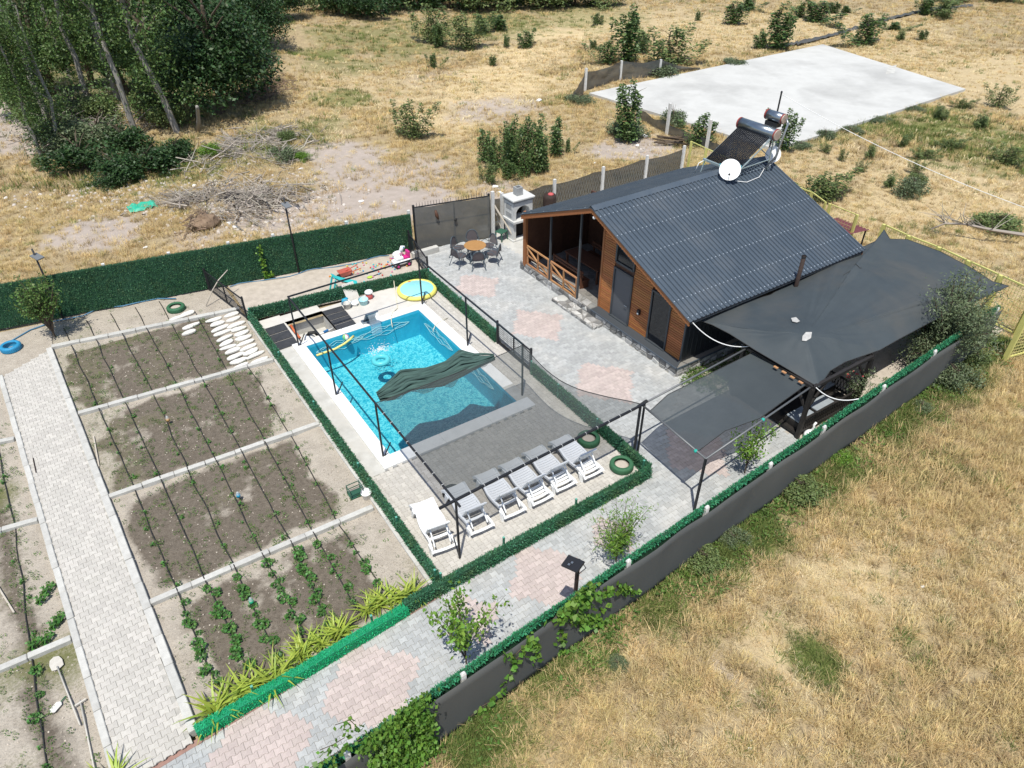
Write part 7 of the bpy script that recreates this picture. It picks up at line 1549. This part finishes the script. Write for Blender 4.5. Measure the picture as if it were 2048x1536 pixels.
# vines: leaves along strands on a vertical plane
def WG(px_, py_, off=-.07):
    d = _F * FPX + _Rt * (px_ - 1024) + _U * (768 - py_); n = Vector((-.0654, 1, 0)); p0 = Vector((1, 7.06 + off, 0)); k = (p0 - Vector((0, 0, CAM_H))).dot(n) / d.dot(n); return Vector((0, 0, CAM_H)) + d * k
def vine(label, strands, leaf, mat, dens, jit=.06, name='grape_vine', mapf=WG, seed=1):
    rr = random.Random(seed); base = mapf(*strands[0][0]); t = thing(name, label, 'vine', base); m = MB(); C = []
    for s in strands:
        P_ = [mapf(*q) for q in s]; m.tube(P_, .008, 5, cap=False)
        for a, b in zip(P_[:-1], P_[1:]):
            for k in range(max(1, int((b - a).length * dens))): C.append(a.lerp(b, rr.random()) + Vector((rr.gauss(0, jit), -abs(rr.gauss(0, jit)), rr.gauss(0, jit))))
    m.build('stem', 'bark_brown', t); V, F = leaf_arrays(np.array(C) - np.array(base)[None], leaf, .85, .1, r=np.random.default_rng(seed)); link('foliage', npmesh('foliage', V, F), mat, t); return t
vine('grape vine trailing over the screen wall below the floodlight', [[(1130, 1215), (1160, 1200), (1200, 1185), (1240, 1172), (1270, 1182)], [(1130, 1215), (1150, 1235), (1180, 1245), (1205, 1215)], [(1160, 1230), (1190, 1250), (1215, 1240), (1235, 1225)], [(1115, 1235), (1160, 1180), (1195, 1165)], [(1100, 1245), (1140, 1205), (1180, 1200)]], .15, 'leaf_vine', 55, .09, seed=3)
vine('thin grape vine hanging on the screen wall near the sapling', [[(1060, 1270), (1050, 1300), (1030, 1320), (1020, 1345), (1010, 1365)], [(1060, 1275), (1075, 1300), (1065, 1320)], [(1005, 1310), (1030, 1310), (1050, 1290)], [(1120, 1260), (1125, 1310)]], .14, 'leaf_vine', 34, .07, seed=4)
vine('leafy strand creeping along the trim left of the dense climber', [[(620, 1536), (650, 1520), (690, 1495), (730, 1475)], [(640, 1500), (665, 1490), (690, 1475)], [(670, 1450), (700, 1440), (720, 1460)]], .11, 'leaf_vine', 40, .08, seed=9)
vine('low vine strand with few leaves at the wall foot', [[(1010, 1370), (985, 1400), (960, 1415), (935, 1440)], [(970, 1405), (980, 1425)]], .14, 'leaf_vine', 22, .06, seed=5)
vine('dense climber heaped over the bottom end of the screen wall', [[(725, 1490), (760, 1460), (820, 1410), (850, 1392)], [(740, 1530), (780, 1480), (830, 1430), (850, 1450)], [(770, 1536), (800, 1490), (850, 1480), (868, 1510)], [(760, 1540), (800, 1520), (850, 1530)], [(780, 1545), (835, 1500), (850, 1450)]], .085, 'leaf_vine', 560, .12, name='climber', seed=6)
def FGp(px_, py_):
    d = _F * FPX + _Rt * (px_ - 1024) + _U * (768 - py_); n = Vector((.1685, 1, 0)); p0 = Vector((13.3, 28.38, 0)); k = (p0 - Vector((0, 0, CAM_H))).dot(n) / d.dot(n); return Vector((0, 0, CAM_H)) + d * k
vine('slim vine climbing the tall green fence by the lamp pole', [[(532, 560), (528, 535), (520, 510), (518, 492)], [(532, 560), (545, 545), (540, 560)]], .12, 'leaf_bright', 60, .07, mapf=FGp, seed=7)
# field weeds along the wall foot
for b, rp, hm, v, lab in (((1600, 985), 52, .55, 1, 'bushy green weed clump at the wall foot below the gazebo'), ((1410, 1125), 48, .45, 1, 'green weed clump at the wall foot below the citrus'), ((1465, 1085), 34, .4, 2, 'greyish weed clump beside the green one at the wall foot'), ((1680, 925), 26, .35, 3, 'bright broad leaved weed at the wall foot'), ((1905, 770), 46, .8, 2, 'grey green shrub at the wall foot under the big tree'), ((1950, 730), 30, .5, 1, 'green weeds at the foot of the wall end'), ((1840, 820), 22, .35, 2, 'thin weeds below the wall shadow'), ((1235, 1330), 22, .2, 2, 'faint weeds patch in the dry field')):
    bush(b, rp, hm, v, lab)
# day lilies behind the turf strip
def lily_mesh(seed):
    rr = np.random.default_rng(seed); V = []; F = []
    for i in range(30):
        a = rr.uniform(0, 6.283); l = rr.uniform(.4, .8); lean = rr.uniform(.15, .9); wd = rr.uniform(.02, .034); d = np.array([math.cos(a), math.sin(a)]); s = np.array([-math.sin(a), math.cos(a), 0]) * wd; base = np.array([rr.normal() * .05, rr.normal() * .05, 0.]); k0 = len(V)
        for j in range(6):
            t = j / 5; ang = lean + t * 1.5; p = base + np.array([d[0] * l * t * math.sin(lean + t * .7), d[1] * l * t * math.sin(lean + t * .7), l * (t * math.cos(lean) - .55 * t * t * math.sin(lean + .35))]); w_ = (1 - t ** 2.2) + .03; V += [p - s * w_, p + s * w_]
        F += [(k0 + 2 * j, k0 + 2 * j + 1, k0 + 2 * j + 3, k0 + 2 * j + 2) for j in range(5)]
    me = npmesh('lily', V, F); me.materials.append(MATS['leaf_lily']); return me
LM = [lily_mesh(s) for s in (1, 2, 3)]
for i, p in enumerate(((432, 1425), (455, 1405), (490, 1385), (515, 1372), (548, 1362), (570, 1340), (600, 1318), (612, 1300), (645, 1290), (672, 1275), (690, 1262), (735, 1222), (755, 1212), (780, 1205), (805, 1198), (828, 1190))):
    q = G(*p); o = bpy.data.objects.new('day_lily', LM[i % 3]); COL.objects.link(o); o.location = (q.x, max(q.y, 10.42 + (q.x + 1.4) * .05), .0); s = random.uniform(.8, 1.15) if i < 11 else random.uniform(.6, .95); o.scale = (s, s, s); o.rotation_euler = (0, 0, random.uniform(0, 6.28)); tag(o, 'yellow green day lily clump behind the ' + ('emerald turf strip' if i < 12 else 'dark green screen corner'), 'plant', 'day lilies along the ' + ('turf strip' if i < 12 else 'screen corner'))
q = G(240, 1535); o = bpy.data.objects.new('day_lily', LM[1]); COL.objects.link(o); o.location = (q.x - .1, q.y - .35, .1); tag(o, 'single day lily beside the foot of the paved path', 'plant')
# vegetables along the drip hoses
VG = []
for s, n, rad, h, lf in ((61, 34, .13, .2, .1), (62, 46, .17, .24, .11), (63, 20, .09, .14, .075)):
    me = leafclump('vegetable', n, rad, h, lf, 'leaf_veg', s, .7); me.materials.append(MATS['leaf_veg']); VG.append(me)
rr = random.Random(3); BN_ = {0: 'behind', 1: 'second', 2: 'third', 3: 'front'}
for li, pts in enumerate(DW):
    acc_ = 0
    for a, b in zip(pts[:-1], pts[1:]):
        acc_ += (b - a).length
        y = a.y; bed = 3 if y < 14.2 else 2 if y < 18.7 else 1 if y < 23.4 else 0
        step = (.17 if li < 6 else .35) if bed == 3 else (.55 if bed == 2 else .8)
        if li == 7: step = .55
        if acc_ < step * rr.uniform(.6, 1.4): continue
        acc_ = 0
        if y > 27.6 or min(abs(y - k) for k in KY) < .2: continue
        if bed < 3 and rr.random() < .25: continue
        o = bpy.data.objects.new('vegetable_plant', VG[2] if bed < 3 or li > 4 and rr.random() < .5 else VG[rr.randrange(2)]); COL.objects.link(o); q = a.lerp(b, rr.random()); o.location = (q.x + rr.uniform(-.1, .1), q.y, .0); s = rr.uniform(.6, 1.08); o.scale = (s, s, s); o.rotation_euler = (0, 0, rr.uniform(0, 6.28))
        if li == 7: tag(o, 'young vegetable plant on the hose left of the paved path', 'plant', 'vegetable plants left of the path')
        elif bed == 3: tag(o, 'leafy vegetable plant on a hose in the lush front bed', 'plant', 'vegetable plants of the front bed')
        else: tag(o, 'small sparse seedling on a hose in the %s bed' % ('third' if bed == 2 else 'second' if bed == 1 else 'far'), 'plant', 'seedlings of the %s bed' % ('third' if bed == 2 else 'second' if bed == 1 else 'far'))
for i, p in enumerate(((98, 1180), (85, 1200), (112, 1250), (120, 1240), (70, 1290), (95, 1280))):
    q = G(*p); o = bpy.data.objects.new('weed_clump', VG[1]); COL.objects.link(o); o.location = (q.x, q.y, 0); me = o.data
    tag(o, 'weed clump growing against the left path kerb', 'plant', 'weed clumps at the left path kerb')
